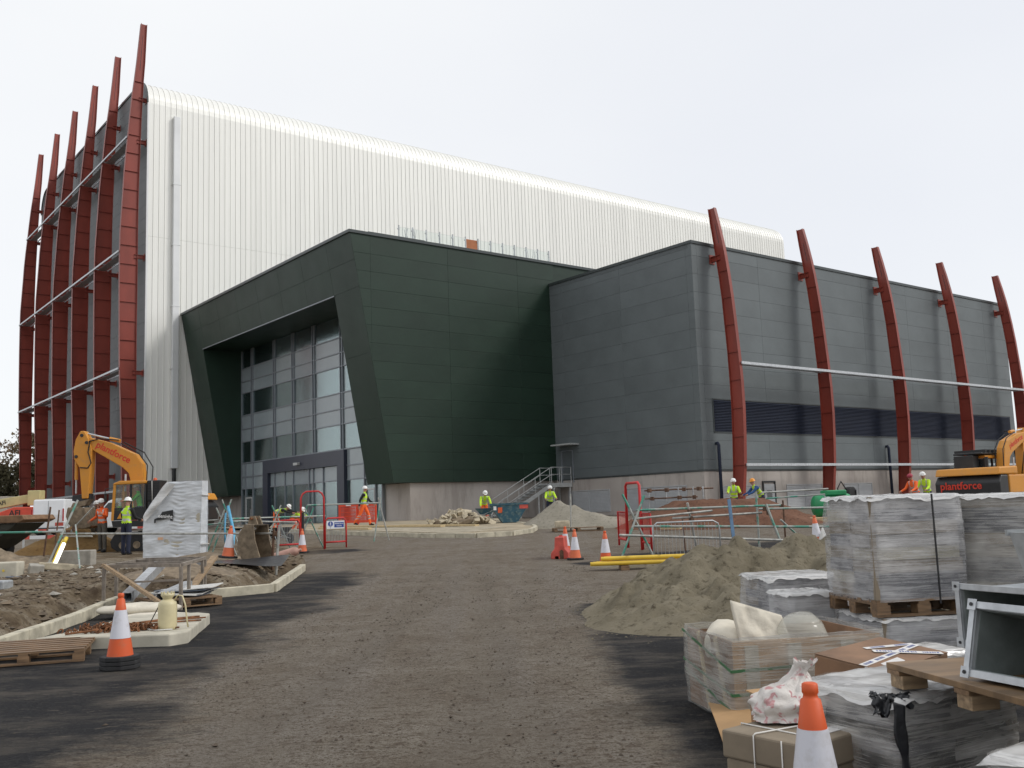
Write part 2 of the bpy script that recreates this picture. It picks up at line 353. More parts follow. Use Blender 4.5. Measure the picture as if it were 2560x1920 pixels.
# window glass
def glass_mat(name, tint, refl, ro=.03):
    m, nt, b = new_mat(name); nt.nodes.remove(b)
    tr = nt.nodes.new('ShaderNodeBsdfTransparent'); tr.inputs['Color'].default_value = (*tint, 1)
    gl = nt.nodes.new('ShaderNodeBsdfGlossy'); gl.inputs['Roughness'].default_value = ro; gl.inputs['Color'].default_value = (.86, .92, .93, 1)
    lw = nt.nodes.new('ShaderNodeLayerWeight'); lw.inputs['Blend'].default_value = .25
    mr = nt.nodes.new('ShaderNodeMapRange'); mr.inputs['To Min'].default_value = refl; mr.inputs['To Max'].default_value = .75
    nt.links.new(lw.outputs['Fresnel'], mr.inputs['Value'])
    mx = nt.nodes.new('ShaderNodeMixShader'); nt.links.new(mr.outputs[0], mx.inputs['Fac']); nt.links.new(tr.outputs[0], mx.inputs[1]); nt.links.new(gl.outputs[0], mx.inputs[2])
    nt.links.new(mx.outputs[0], nt.nodes['Material Output'].inputs['Surface']); return m
MT['glass'] = glass_mat('grey_green_glass', (.74, .82, .82), .17, .14)
MT['glass_clear'] = glass_mat('clear_glass', (.95, .97, .96), .015)
MT['spandrel'] = M('grey_spandrel_glass', (.26, .30, .315), .14, 0, .06, .5, spec=.8)
m, nt, b = new_mat('lit_tube'); b.inputs['Base Color'].default_value = (.9, .9, .8, 1); b.inputs['Emission Color'].default_value = (1, 1, .82, 1); b.inputs['Emission Strength'].default_value = 2.2; MT['lit'] = m

# ------------------------------------------------------------------ ground
KERB = [(-6.05, 9.6), (-6.56, 12.67), (-6.72, 14.2), (-7.21, 17.42), (-7.26, 18.55), (-5.9, 18.75), (-4.79, 19.48), (-5.25, 24.3)]
def seg_dist(p, a, b):
    ax, ay = a; bx_, by_ = b; dx, dy = bx_-ax, by_-ay
    t = max(0, min(1, ((p[0]-ax)*dx+(p[1]-ay)*dy)/(dx*dx+dy*dy))); return math.hypot(p[0]-ax-t*dx, p[1]-ay-t*dy)
def in_poly(p, poly):
    c = False; n = len(poly); x, y = p
    for i in range(n):
        x1, y1 = poly[i]; x2, y2 = poly[(i+1) % n]
        if (y1 > y) != (y2 > y) and x < (x2-x1)*(y-y1)/(y2-y1)+x1: c = not c
    return c
EARTH = KERB + [(-5.6, 26), (-14, 27.5), (-34, 28), (-34, 9.6)]
def base_z(d): return max(0, min(1, (d-16)/34))*.85
def gz(s, d, fine=False):
    z = base_z(d)
    if -34 < s < -4 and 9.6 < d < 28 and in_poly((s, d), EARTH):
        t = min(seg_dist((s, d), KERB[i], KERB[i+1]) for i in range(len(KERB)-1))
        edge = 1.25 + .35*mnoise.noise(Vector((s*.9, d*.9, 3)))
        k = sstep(.35, edge, t)
        z += (-.2*(1-k) + .24*k)*(1-sstep(4, 9, t)) + (.03*sstep(2, 5, t))*mnoise.noise(Vector((s*1.3, d*1.3, 0)))
        if fine: z += (.075*mnoise.noise(Vector((s*2.7, d*2.7, 1))) + .05*mnoise.noise(Vector((s*7, d*7, 2))))*sstep(.15, .5, t)
    elif fine:
        w = 1 - sstep(30, 60, d)
        z += w*(.012*mnoise.noise(Vector((s*.8, d*.8, 5))) + .006*mnoise.noise(Vector((s*3.1, d*3.1, 6)))*(1 if -3.5 < s < 1.2 or d > 13 else .3))
        z += w*.008*max(0, mnoise.noise(Vector((s*1.1+d*.2, d*5.5, 8))))*(1 if -3.5 < s < 1.2 else .2)
    return z
def arange(a, b, st):
    n = max(1, int(round((b-a)/st))); return [a+(b-a)*i/n for i in range(n)]
ss = arange(-900,-100,100)+arange(-100,-40,10)+arange(-40,-14,1.0)+arange(-14,-9,.3)+arange(-9,6,.085)+arange(6,14,.3)+arange(14,40,1.2)+arange(40,100,10)+arange(100,900,100)+[900]
dl = arange(-600,-60,90)+arange(-60,0,6)+arange(0,4,.3)+arange(4,18,.085)+arange(18,28,.13)+arange(28,50,.4)+arange(50,120,5)+arange(120,300,30)+arange(300,1800,150)+[1800]
ns, nd = len(ss), len(dl)
gv, mask = [], []
TRACKS = [lambda d: -1.75-.010*d+.0011*(d-10)**2, lambda d: -.05-.035*d+.0011*(d-10)**2, lambda d: -2.45+.055*d, lambda d: -.85+.055*d, lambda d: .75-.11*d+.0016*d*d]
def track(s, d):
    z = m_ = 0.0
    if 3 < d < 26 and -4 < s < 3.5:
        for k, f in enumerate(TRACKS):
            x = abs(s-f(d)-.05*mnoise.noise(Vector((d*.3, k*7.1, 0)))); w = .21
            q = .5+.5*mnoise.noise(Vector((d*.35, k*3.7, 2)))
            if x < .6: z += q*(-.020*math.exp(-(x/w)**4)+.016*math.exp(-((x-.31)/.08)**2)); m_ = max(m_, q*math.exp(-(x/w)**4))
    return z, m_
def asph_mask(s, d):
    a = 0.0
    n1 = .55*mnoise.noise(Vector((s*.7, d*.45, 11))) + .35*mnoise.noise(Vector((s*2.1, d*1.4, 12)))
    bL = -2.95 - .035*(d-6)
    if d < 25.5: a = max(a, sstep(-.9, .9, (bL - s) + n1*1.05)*(1-sstep(22.5, 25, d+n1)))
    bR = .62 + .03*abs(d-8)
    if d < 16: a = max(a, sstep(-.35, .6, (s-bR) + n1*.6))
    for cs, cd, rs_, rd in ((5.6, 25.3, 3.6, 1.7), (-6.4, 31.6, 1.9, 1.3), (8.6, 27.5, 3, 2), (2.2, 23.6, 1.2, .8), (11.5, 40, 4, 2)):
        a = max(a, .9*(1-sstep(.6, 1.15, math.hypot((s-cs)/rs_, (d-cd)/rd) + n1*.3)))
    return a
for d in dl:
    for s in ss:
        near = -40 < s < 40 and 0 < d < 60
        tz, tm = track(s, d)
        gv.append(SW(s, d, gz(s, d, near)+tz))
        e = 0.0
        if -34 < s < -4 and 9.6 < d < 28 and in_poly((s, d), EARTH): e = 1.0
        elif d >= 24 and s < -4.5: e = (1-sstep(-9, -5, s + 2*mnoise.noise(Vector((s*.4, d*.4, 4)))))*(1-sstep(34, 44, d))
        mask.append((asph_mask(s, d) if near else 0.0, e, tm))
me = bpy.data.meshes.new('ground')
me.from_pydata([tuple(v) for v in gv], [], [(j*ns+i, j*ns+i+1, (j+1)*ns+i+1, (j+1)*ns+i) for j in range(nd-1) for i in range(ns-1)])
at = me.color_attributes.new('surface', 'FLOAT_COLOR', 'POINT')
at.data.foreach_set('color', [x for a, e, q in mask for x in (a, e, q, 1)])
for pl in me.polygons: pl.use_smooth = True
m, nt, b = new_mat('muddy_ground')
tc = nt.nodes.new('ShaderNodeTexCoord'); mp = nt.nodes.new('ShaderNodeMapping'); mp.inputs['Rotation'].default_value = (0, 0, -A0); nt.links.new(tc.outputs['Object'], mp.inputs['Vector']); v = mp.outputs['Vector']
mp2 = nt.nodes.new('ShaderNodeMapping'); mp2.inputs['Scale'].default_value = (.8, 1.7, 1); nt.links.new(v, mp2.inputs['Vector']); vs_ = mp2.outputs['Vector']
ca = nt.nodes.new('ShaderNodeVertexColor'); ca.layer_name = 'surface'; sx = nt.nodes.new('ShaderNodeSeparateColor'); nt.links.new(ca.outputs['Color'], sx.inputs['Color'])
mud = ramp(nt, noise_n(nt, vs_, .55, 9, .7), [(.30, (.184, .160, .127)), (.5, (.232, .205, .166)), (.68, (.274, .246, .204))])
mud = mixc(nt, ramp(nt, noise_n(nt, v, 1.1, 6, .7), [(.47, (0,0,0)), (.64, (.75,.75,.75))]), mud, (.150, .121, .09))
mp3 = nt.nodes.new('ShaderNodeMapping'); mp3.inputs['Scale'].default_value = (1.5, .16, 1); mp3.inputs['Rotation'].default_value = (0, 0, -.12); nt.links.new(v, mp3.inputs['Vector'])
mud = mixc(nt, ramp(nt, noise_n(nt, mp3.outputs['Vector'], 1.0, 5, .6), [(.46, (0,0,0)), (.60, (.55,.55,.55))]), mud, (.25, .228, .20))
mud = mixc(nt, ramp(nt, noise_n(nt, vs_, 8, 8, .8), [(.42, (.8,.8,.8)), (.49, (0,0,0))]), mud, (.092, .067, .047))
mud = mixc(nt, ramp(nt, noise_n(nt, v, 34, 4, .75), [(.41, (.85,.85,.85)), (.48, (0,0,0))]), mud, (.075, .055, .040))
mud = mixc(nt, ramp(nt, noise_n(nt, v, 95, 3, .8), [(.42, (.7,.7,.7)), (.5, (0,0,0))]), mud, (.095, .072, .053))
mud = mixc(nt, ramp(nt, noise_n(nt, v, 27, 4, .75), [(.58, (0,0,0)), (.66, (.6,.6,.6))]), mud, (.29, .26, .215))
tf_ = nt.nodes.new('ShaderNodeMath'); tf_.operation = 'MULTIPLY'; nt.links.new(sx.outputs[2], tf_.inputs[0]); nt.links.new(ramp(nt, noise_n(nt, v, 3, 6, .75), [(.35, (.15,)*3), (.6, (.85,)*3)]), tf_.inputs[1])
mud = mixc(nt, tf_.outputs[0], mud, (.15, .128, .102))
asp = ramp(nt, noise_n(nt, v, 38, 5, .8), [(.34, (.012, .012, .013)), (.58, (.030, .030, .032)), (.72, (.095, .09, .085))])
asp = mixc(nt, ramp(nt, noise_n(nt, vs_, 1.1, 8, .72), [(.46, (0,0,0)), (.68, (.8,.8,.8))]), asp, (.115, .10, .083))
asp = mixc(nt, ramp(nt, noise_n(nt, vs_, 5, 6, .75), [(.57, (0,0,0)), (.67, (.6,.6,.6))]), asp, (.15, .125, .10))
ear = ramp(nt, noise_n(nt, v, 1.4, 7, .65), [(.34, (.07, .048, .030)), (.5, (.165, .128, .085)), (.64, (.285, .245, .188))])
ear = mixc(nt, ramp(nt, noise_n(nt, v, 14, 5, .75), [(.38, (.6,.6,.6)), (.48, (0,0,0))]), ear, (.055, .038, .024))
# sharpen the borders of the laid asphalt with fine noise
ad = nt.nodes.new('ShaderNodeMath'); ad.operation = 'ADD'; nt.links.new(sx.outputs[0], ad.inputs[0])
sb = nt.nodes.new('ShaderNodeMath'); sb.operation = 'MULTIPLY_ADD'; sb.inputs[1].default_value = 1.1; sb.inputs[2].default_value = -.55; nt.links.new(noise_n(nt, vs_, 3.5, 6, .75), sb.inputs[0]); nt.links.new(sb.outputs[0], ad.inputs[1])
af = ramp(nt, ad.outputs[0], [(.30, (0,0,0)), (.74, (1,1,1))])
c = mixc(nt, af, mud, asp); c = mixc(nt, sx.outputs[1], c, ear); nt.links.new(c, b.inputs['Base Color'])
rg = mixc(nt, noise_n(nt, v, .7, 4), (.7,)*3, (1.0,)*3); nt.links.new(rg, b.inputs['Roughness']); b.inputs['Specular IOR Level'].default_value = .12
h = mixc(nt, .5, noise_n(nt, vs_, 10, 8, .75), noise_n(nt, v, 55, 6, .7)); bumpn(nt, b, h, 1.0, .05); me.materials.append(m); MT['ground'] = m
ground = bpy.data.objects.new('ground', me); COL.objects.link(ground); ground['kind'] = 'structure'

# ------------------------------------------------------------------ cladding helper: real panels cut to the outline of a face
def clip_half(poly, a, bq, c):
    out = []; n = len(poly)
    for i in range(n):
        p, q = poly[i], poly[(i+1) % n]; dp, dq = a*p[0]+bq*p[1]-c, a*q[0]+bq*q[1]-c
        if dp <= 0: out.append(p)
        if (dp < 0) != (dq < 0) and abs(dp-dq) > 1e-9:
            t = dp/(dp-dq); out.append((p[0]+(q[0]-p[0])*t, p[1]+(q[1]-p[1])*t))
    return out
def clad(parent, off, O, U, V, N, outline, rows, cols, mat, name='cladding_panel', gap=.007, th=.04, holes=()):
    O, U, V, N = Vector(O), Vector(U).normalized(), Vector(V).normalized(), Vector(N).normalized()
    for j in range(len(rows)-1):
        for i in range(len(cols)-1):
            cells = [(cols[i], cols[i+1], rows[j], rows[j+1])]
            for hx0, hx1, hy0, hy1 in holes:
                nc = []
                for x0, x1, y0, y1 in cells:
                    if hx1 <= x0 or hx0 >= x1 or hy1 <= y0 or hy0 >= y1: nc.append((x0, x1, y0, y1)); continue
                    if hy0 > y0: nc.append((x0, x1, y0, hy0))
                    if hy1 < y1: nc.append((x0, x1, hy1, y1))
                    a, b2 = max(y0, hy0), min(y1, hy1)
                    if hx0 > x0: nc.append((x0, hx0, a, b2))
                    if hx1 < x1: nc.append((hx1, x1, a, b2))
                cells = nc
            for x0, x1, y0, y1 in cells:
                if x1-x0 < .06 or y1-y0 < .06: continue
                p = list(outline)
                for a, b2, c in ((-1,0,-(x0+gap/2)), (1,0,x1-gap/2), (0,-1,-(y0+gap/2)), (0,1,y1-gap/2)):
                    p = clip_half(p, a, b2, c)
                    if len(p) < 3: break
                if len(p) < 3: continue
                cu = sum(q[0] for q in p)/len(p); cv = sum(q[1] for q in p)/len(p)
                sh = [(cu+(u-cu)*(1-min(.5, .016/max(.05, abs(x1-x0)))), cv+(w-cv)*(1-min(.5, .016/max(.05, abs(y1-y0))))) for u, w in p]
                n = len(p); mb = MB(); o2 = rnd.uniform(-.0015, .0015)
                vs = [O+U*u+V*w for u, w in p] + [O+U*u+V*w+N*(th-.006+o2) for u, w in p] + [O+U*u+V*w+N*(th+o2) for u, w in sh]
                fs = [tuple(range(2*n, 3*n))] + [(i2, (i2+1) % n, n+(i2+1) % n, n+i2) for i2 in range(n)] + [(n+i2, n+(i2+1) % n, 2*n+(i2+1) % n, 2*n+i2) for i2 in range(n)]
                mb.add(vs, fs); mb.build(name, mat, parent, off)

# ------------------------------------------------------------------ big hall
YW, XW, XE, YF = 84.6, 26.5, 117.0, 123.9
ZB, ZC, ZA, RA = .85, 3.45, 38.2, 2.45
hb = Vector((XW, YW, ZB))
hall = thing('industrial_hall', 'tall hall with ribbed white aluminium side wall and rounded eaves', 'building', hb)
arc = [(RA-RA*math.cos(a), ZA+RA*math.sin(a)) for a in [rad(90)*k/9 for k in range(1, 10)]]
# one standing seam sheet, shared by all
pathp = [(0, ZC-ZB), (0, 26.09-ZB), (-.012, 26.10-ZB), (-.012, ZA-ZB)] + [(y-.012, z-ZB) for y, z in arc] + [(RA+6, ZA+RA+.12-ZB)]
nrm = [(-1, 0)]*4 + [(-math.cos(rad(90)*k/9), math.sin(rad(90)*k/9)) for k in range(1, 10)] + [(0, 1)]
sec = [(0, 0), (.013, 0), (.016, .05), (.036, .05), (.039, 0), (.175, 0), (.187, .006), (.20, 0), (.34, 0), (.352, .006), (.365, 0), (.4995, 0)]
mb = MB(); vs = [(x, y+ny*o, z+nz*o) for (y, z), (ny, nz) in zip(pathp, nrm) for x, o in sec]; k = len(sec)
mb.add(vs, [(j*k+i, j*k+i+1, (j+1)*k+i+1, (j+1)*k+i) for j in range(len(pathp)-1) for i in range(k-1)])
sheet = mb.mesh('wall_sheet', MT['alu'], fix=False)
for i in range(int((XE-XW)/.5)): inst(sheet, 'wall_sheet', hall, (.05+i*.5, 0, 0))
outl = [(YW+.1, ZB-.4), (YW+.1, ZA)] + [(YW+.1+y, z-.08) for y, z in arc] + [(YF-.1-y, z-.08) for y, z in reversed(arc)] + [(YF-.1, ZA), (YF-.1, ZB-.4)]
MB().prism(outl, 'x', XW+.06, XE-.05).build('hall_core', MT['grey_dark'], hall, hb)
# end wall panels (u along Y, v up)
oe = [(0, 0), (YF-YW, 0), (YF-YW, ZA-ZC)] + [(YF-YW-y, z-ZC) for y, z in arc] + [(y, z-ZC) for y, z in reversed(arc)] + [(0, ZA-ZC)]
clad(hall, hb, (XW+.05, YW, ZC), (0,1,0), (0,0,1), (-1,0,0), oe, [i*1.16 for i in range(34)], [.0, 8.2, 15.9, 23.6, 31.3, 39.4], MT['end_panel'])
mb = MB(); cap_pts = [(XW-.02, YW-.02, ZA)] + [(XW-.02, YW+y-.02, z+.04) for y, z in arc] + [(XW-.02, YF-y+.02, z+.04) for y, z in reversed(arc)] + [(XW-.02, YF+.02, ZA)]
for a, b2 in zip(cap_pts[:-1], cap_pts[1:]): mb.beam(a, b2, .22, .10, up=(1,0,0))
mb.build('verge_trim', MT['capping'], hall, hb)
MB().bx(XW-.06, XW+.05, YW+.02, YF, ZB-.4, ZC-.03).build('plinth', MT['render'], hall, hb)
MB().bx(XW+.3, 34, YW-.05, YW+.09, ZB-.4, ZC-.05).build('plinth', MT['render'], hall, hb)
MB().bx(XW+.1, XE, YW+RA+5.9, YF-.5, ZA+RA+.02, ZA+RA+.2).build('roof', MT['alu'], hall, hb)
for (x0, y0, w, h) in ((27.6, 94.8, 1.6, 1.6), (27.4, 103.6, 1.4, 1.0)):
    mb = MB(); mb.lathe([(w*.5, 0), (w*.5, h*.6), (w*.62, h*.62), (w*.62, h*.8), (w*.3, h)], (x0+.6, y0, ZA+RA+.1), 14); mb.build('roof_vent', MT['alu_cap'], hall, hb)
# flat aluminium downpipe box with its black shoe
mb = MB(); mb.bx(28.72, 29.28, YW-.42, YW-.06, 5.9, 37.3); mb.build('downpipe_box', MT['alu_cap'], hall, hb, bevel=.03)
mb = MB(); mb.tube((29.0, YW-.24, .8), (29.0, YW-.24, 5.89), .17, 12); mb.tube((29, YW-.24, 4.6), (29, YW-.24, 4.75), .2, 12); mb.build('downpipe', MT['black'], hall, hb)
for z in (9, 14.5, 20, 25.5, 31): MB().bx(28.66, 29.34, YW-.44, YW-.02, z, z+.06).build('pipe_bracket', MT['alu_cap'], hall, hb)
mb = MB(); mb.bx(XW-.02, XW+.12, YW-.09, YW+.03, ZC, ZA); mb.build('corner_trim', MT['alu_cap'], hall, hb)

# ------------------------------------------------------------------ grey side block
GX0, GX1, GY, GYB, GZ = 46.0, 86.4, 40.13, 72.0, 17.62
gb = Vector((GX0, GY, ZB)); grey = thing('plant_block', 'long low block clad in plain grey metal panels behind the red ribs', 'building', gb)
MB().bx(GX0+.05, GX1-.05, GY+.05, GYB, ZC-.02, GZ-.05).build('block_core', MT['grey_dark'], grey, gb)
rows = [0]+[.62+1.16*i for i in range(12)]+[GZ-ZC]
LV = (1.2, 39.5, 5.8-ZC, 7.8-ZC)
clad(grey, gb, (GX0, GY+.05, ZC), (1,0,0), (0,0,1), (0,-1,0), [(0,0),(GX1-GX0,0),(GX1-GX0,GZ-ZC),(0,GZ-ZC)], rows, [0, .5, 6.5, 12.5, 18.5, 24.5, 30.5, 36.5, 40.4], MT['grey_panel'], holes=(LV,))
clad(grey, gb, (GX0+.05, GY, ZC), (0,1,0), (0,0,1), (-1,0,0), [(0,0),(14.2,0),(14.2,GZ-ZC),(0,GZ-ZC)], rows, [0, .5, 6.5, 12.5, 14.2], MT['grey_panel'], holes=((11.9, 13.25, -.5, 2.05),))
mb = MB(); mb.bx(GX0-.06, GX1, GY-.06, GY+.35, GZ-.02, GZ+.16); mb.bx(GX0-.06, GX0+.35, GY+.351, GYB, GZ-.02, GZ+.16); mb.build('parapet_capping', MT['capping'], grey, gb)
MB().bx(GX0, GX1, GY+.3, GYB, GZ-.3, GZ-.06).build('roof', MT['grey_dark'], grey, gb)
mb = MB(); mb.bx(GX0+.03, GX1-.1, GY+.03, GY+.3, ZB-.5, ZC-.025); mb.build('plinth', MT['render'], grey, gb)
mb = MB(); mb.bx(GX0+.03, GX0+.3, GY+.301, 54.2, ZB-.5, ZC-.025); mb.build('plinth', MT['render'], grey, gb)
mb = MB(); mb.bx(GX0-.01, GX1, GY-.01, GY+.04, ZC-.10, ZC-.03); mb.bx(GX0-.01, GX0+.04, GY+.041, 53.8, ZC-.10, ZC-.03); mb.build('drip_flashing', MT['capping'], grey, gb)
# louvre band
MB().bx(GX0+LV[0], GX0+LV[1], GY+.03, GY+.048, 5.8, 7.8).build('louvre_backing', MT['black'], grey, gb)
mb = MB(); mb.add([(0,-.02,0),(38.28,-.02,0),(38.28,.07,.085),(0,.07,.085),(0,-.015,-.01),(38.28,-.015,-.01),(38.28,.075,.075),(0,.075,.075)], [(0,1,2,3),(7,6,5,4),(0,4,5,1),(1,5,6,2),(2,6,7,3),(3,7,4,0)])
blade = mb.mesh('louvre_blade', MT['louvre'])
for i in range(20): inst(blade, 'louvre_blade', grey, (LV[0]+.01, -.045, 5.82-ZB+i*.098))
mb = MB(); mb.bx(GX0+LV[0]-.07, GX0+LV[1]+.07, GY-.03, GY+.1, 7.8, 7.87); mb.bx(GX0+LV[0]-.07, GX0+LV[1]+.07, GY-.03, GY+.1, 5.72, 5.79)
for x in (LV[0]-.07, LV[1]): mb.bx(GX0+x, GX0+x+.069, GY-.029, GY+.1, 5.791, 7.799)
mb.build('louvre_frame', MT['capping'], grey, gb)
for x in (47.25, 66.1, 86.0):
    mb = MB(); mb.path([(x, GY+.02, 5.05), (x, GY-.13, 5.08), (x, GY-.2, 4.95), (x, GY-.2, .8)], .1, 10); mb.build('downpipe', MT['louvre'], grey, gb)
# vents with slats in the plinth
def vent(parent, off, O, U, N, w, h, n):
    O, U, N = Vector(O), Vector(U), Vector(N); mb = MB(); Z = Vector((0,0,1))
    def bar(u0, u1, z0, z1, t): 
        vs = [O+U*u+Z*z+N*q for q in (.0, t) for u, z in ((u0,z0),(u1,z0),(u1,z1),(u0,z1))]
        mb.add(vs, [(3,2,1,0),(4,5,6,7),(0,1,5,4),(1,2,6,5),(2,3,7,6),(3,0,4,7)])
    bar(0, w, 0, .06, .05); bar(0, w, h-.06, h, .05); bar(0, .06, .061, h-.061, .05); bar(w-.06, w, .061, h-.061, .05); bar(w/2-.03, w/2+.03, .061, h-.061, .05)
    fr = mb.build('vent_frame', MT['white_louvre'], parent, off)
    mb = MB()
    for i in range(n):
        z = .08+(h-.16)*i/n; mb.add([O+U*.06+Z*z+N*.035, O+U*(w-.06)+Z*z+N*.035, O+U*(w-.06)+Z*(z+(h-.16)/n*.9)+N*.006, O+U*.06+Z*(z+(h-.16)/n*.9)+N*.006], [(0,1,2,3)])
    mb.build('vent_slats', MT['white_louvre'], fr)
    for o in fr.children: o.location = -Vector(off)
for y, w in ((48.5, 4.2), (41.6, 5.5)): vent(grey, gb, (GX0+.03, y, 1.08), (0,1,0), (-1,0,0), w, 1.5, 14)
for x, w in ((47.6, 3.7), (54.0, 3.9), (60.5, 3.4)): vent(grey, gb, (x, GY+.03, .95), (1,0,0), (0,-1,0), w, 1.5, 14)
# ground level door in the right face
mb = MB(); mb.bx(51.6, 52.7, GY-.02, GY+.029, .9, 2.5); dr = mb.build('door', MT['white_louvre'], grey, gb)
mb = MB(); mb.bx(51.5, 51.6, GY-.05, GY+.028, .9, 2.6); mb.bx(52.7, 52.8, GY-.05, GY+.028, .9, 2.6); mb.bx(51.5, 52.8, GY-.05, GY+.028, 2.601, 2.7); mb.build('door_frame', MT['steel_dark'], dr, gb)
mb = MB(); mb.bx(51.9, 52.4, GY-.035, GY-.022, 1.6, 2.1); mb.build('door_window', MT['glass_dark'], dr, gb)
# raised white door beside the green wall, with canopy
DY0, DY1 = 52.1, 53.3
mb = MB(); mb.bx(GX0+.2, GX0+.26, DY0+.06, DY1-.06, 3.2, 5.38); dr = mb.build('door', MT['white_paint'], grey, gb)
mb = MB(); mb.bx(GX0-.02, GX0+.3, DY0-.05, DY0+.05, 3.17, 5.45); mb.bx(GX0-.02, GX0+.3, DY1-.05, DY1+.05, 3.17, 5.45); mb.bx(GX0-.02, GX0+.3, DY0+.051, DY1-.051, 5.39, 5.47); mb.build('door_frame', MT['frame_grey'], dr, gb)
for z in (4.9, 3.95):
    mb = MB(); mb.bx(GX0+.185, GX0+.199, 52.4, 52.75, z-.13, z+.13); sg = mb.build('notice', MT['label_red'], dr, gb)
    mb = MB(); mb.bx(GX0+.175, GX0+.184, 52.45, 52.6, z-.08, z+.08); mb.build('notice_symbol', MT['text_black'], grey, gb)
mb = MB(); mb.bx(GX0-.9, GX0+.03, 51.4, 53.4, 5.78, 5.88); mb.build('door_canopy', MT['rail_grey'], grey, gb)

# ------------------------------------------------------------------ green entrance block
YS, YL = 53.9, YW-.12
eb = Vector((32.43, YS, ZB)); ent = thing('entrance_block', 'leaning dark green portal block around the glazed entrance', 'building', eb)
XB, XT, Z0, Z1 = 32.43, 29.56, 3.38, 19.3
def fx(z): return XB+(XT-XB)*(z-Z0)/(Z1-Z0)
sl = math.hypot(XB-XT, Z1-Z0); Vd = Vector((XT-XB, 0, Z1-Z0)).normalized(); Nd = Vector((-Vd.z, 0, Vd.x))
OY0, OY1, OZ = 57.25, 80.9, 15.85; XG = 33.65
def vz(z): return (z-Z0)/(Z1-Z0)*sl
bod = [(fx(Z0)+.06, Z0+.02), (fx(Z1)+.06, Z1-.02), (52, Z1-.02), (52, Z0+.02)]
MB().prism(bod, 'y', OY1, YL).build('portal_leg', MT['green_panel'], ent, eb)
MB().prism(bod, 'y', YS+.05, OY0).build('portal_leg', MT['green_panel'], ent, eb)
MB().prism([(fx(OZ)+.06, OZ), (fx(Z1)+.06, Z1-.02), (52, Z1-.02), (52, OZ)], 'y', OY0+.002, OY1-.002).build('portal_head', MT['green_panel'], ent, eb)
clad(ent, eb, (XB-8, YS+.05, Z0), (1,0,0), (0,0,1), (0,-1,0), [(8,0),(22,0),(22,Z1-Z0),(8+XT-XB,Z1-Z0)], [0, .8]+[.8+1.155*i for i in range(1, 13)]+[Z1-Z0], [0, 6.6, 12.6, 18.6, 22.2], MT['green_panel'])
fo = Vector((XB+.05, YS, Z0))
hz = vz(OZ)
clad(ent, eb, fo, (0,1,0), Vd, Nd, [(0,0),(OY0-YS,0),(OY0-YS,hz),(0,hz)], [0, 4.2, 8.4, hz], [0, OY0-YS], MT['green_panel'])
clad(ent, eb, fo, (0,1,0), Vd, Nd, [(OY1-YS,0),(YL-YS,0),(YL-YS,hz),(OY1-YS,hz)], [0, 4.2, 8.4, hz], [OY1-YS, YL-YS], MT['green_panel'])
clad(ent, eb, fo, (0,1,0), Vd, Nd, [(0,hz),(YL-YS,hz),(YL-YS,sl),(0,sl)], [hz, (hz+sl)/2, sl], [0, 3.4, 7.2, 11, 14.9, 18.8, 22.7, 26.6, YL-YS], MT['green_panel'])
mb = MB(); mb.bx(XT-.1, XT+.3, YS-.08, YL, Z1-.03, Z1+.16); mb.bx(XT+.301, 52, YS-.08, YS+.3, Z1-.03, Z1+.16); mb.build('parapet_capping', MT['capping'], ent, eb)
mb = MB(); mb.bx(31.6, 36, YS+1.2, YS+1.5, Z1-.02, Z1+.62); mb.build('roof_upstand', MT['capping'], ent, eb)
mb = MB(); mb.bx(fx(OZ)-.04, fx(OZ)+.05, OY0, OY1, OZ-.07, OZ-.002); mb.build('soffit_trim', MT['frame_grey'], ent, eb)
# plinth under the block
MB().bx(33.83, 46.0, 54.2, 54.5, ZB-.5, Z0-.005).build('plinth', MT['render'], ent, eb)
MB().bx(33.83, 34.2, 54.501, OY0+.1, ZB-.5, Z0-.005).build('plinth', MT['render'], ent, eb)
MB().bx(33.83, 34.2, OY1, YW-.1, ZB-.5, Z0-.005).build('plinth', MT['render'], ent, eb)
MB().bx(XG-.3, XG+.5, OY0-.2, OY1+.2, ZB-.3, .92).build('threshold', MT['slab'], ent, eb)
# inside
MB().bx(36.3, 36.6, OY0, OY1, .94, OZ).build('inner_wall', MT['interior'], ent, eb)
MB().bx(XG+.3, 40.5, OY0, OY1, .86, .93).build('inner_floor', MT['interior_dark'], ent, eb)
for z in (6.2, 10.4): MB().bx(35.6, 36.29, OY0, OY1, z-.35, z).build('floor_slab', MT['interior_dark'], ent, eb)
for y in (60.5, 66.5, 72.5, 77): MB().tube((35.2, y, .94), (35.2, y, OZ), .22, 12).build('column', MT['interior'], ent, eb)
# glazing
cols = [80.85, 78.5, 74.07, 70.6, 67.04, 62.65, 57.3]; cols.reverse()
rws = [6.12, 7.93, 9.04, 10.2, 12.13, 13.13, 14.25, 15.8]; spn = (1, 2, 4, 5)
def pane(y0, y1, z0, z1, spd):
    mb = MB(); mb.bx(XG, XG+.03, y0+.05, y1-.05, z0+.035, z1-.035); mb.build('spandrel_pane' if spd else 'glass_pane', MT['spandrel'] if spd else MT['glass'], ent, eb)
def mull(y, z0, z1, w=.10): MB().bx(XG-.09, XG+.1, y-w/2, y+w/2, z0, z1).build('mullion', MT['frame_grey'], ent, eb)
def trans(y0, y1, z): MB().bx(XG-.06, XG+.08, y0+.066, y1-.066, z-.04, z+.04).build('transom', MT['frame_grey'], ent, eb)
for i in range(len(cols)-1):
    for j in range(len(rws)-1): pane(cols[i], cols[i+1], rws[j], rws[j+1], j in spn)
    for z in rws[:-1]: trans(cols[i], cols[i+1], z)
for y in cols: mull(y, .9 if (y < 58 or y > 80) else 6.08, 15.84)
for i in range(1, len(cols)-1): mull(cols[i]+.34, 6.17, 15.84, .07)
PY0, PY1, PI0, PI1 = 62.25, 76.1, 63.3, 75.14
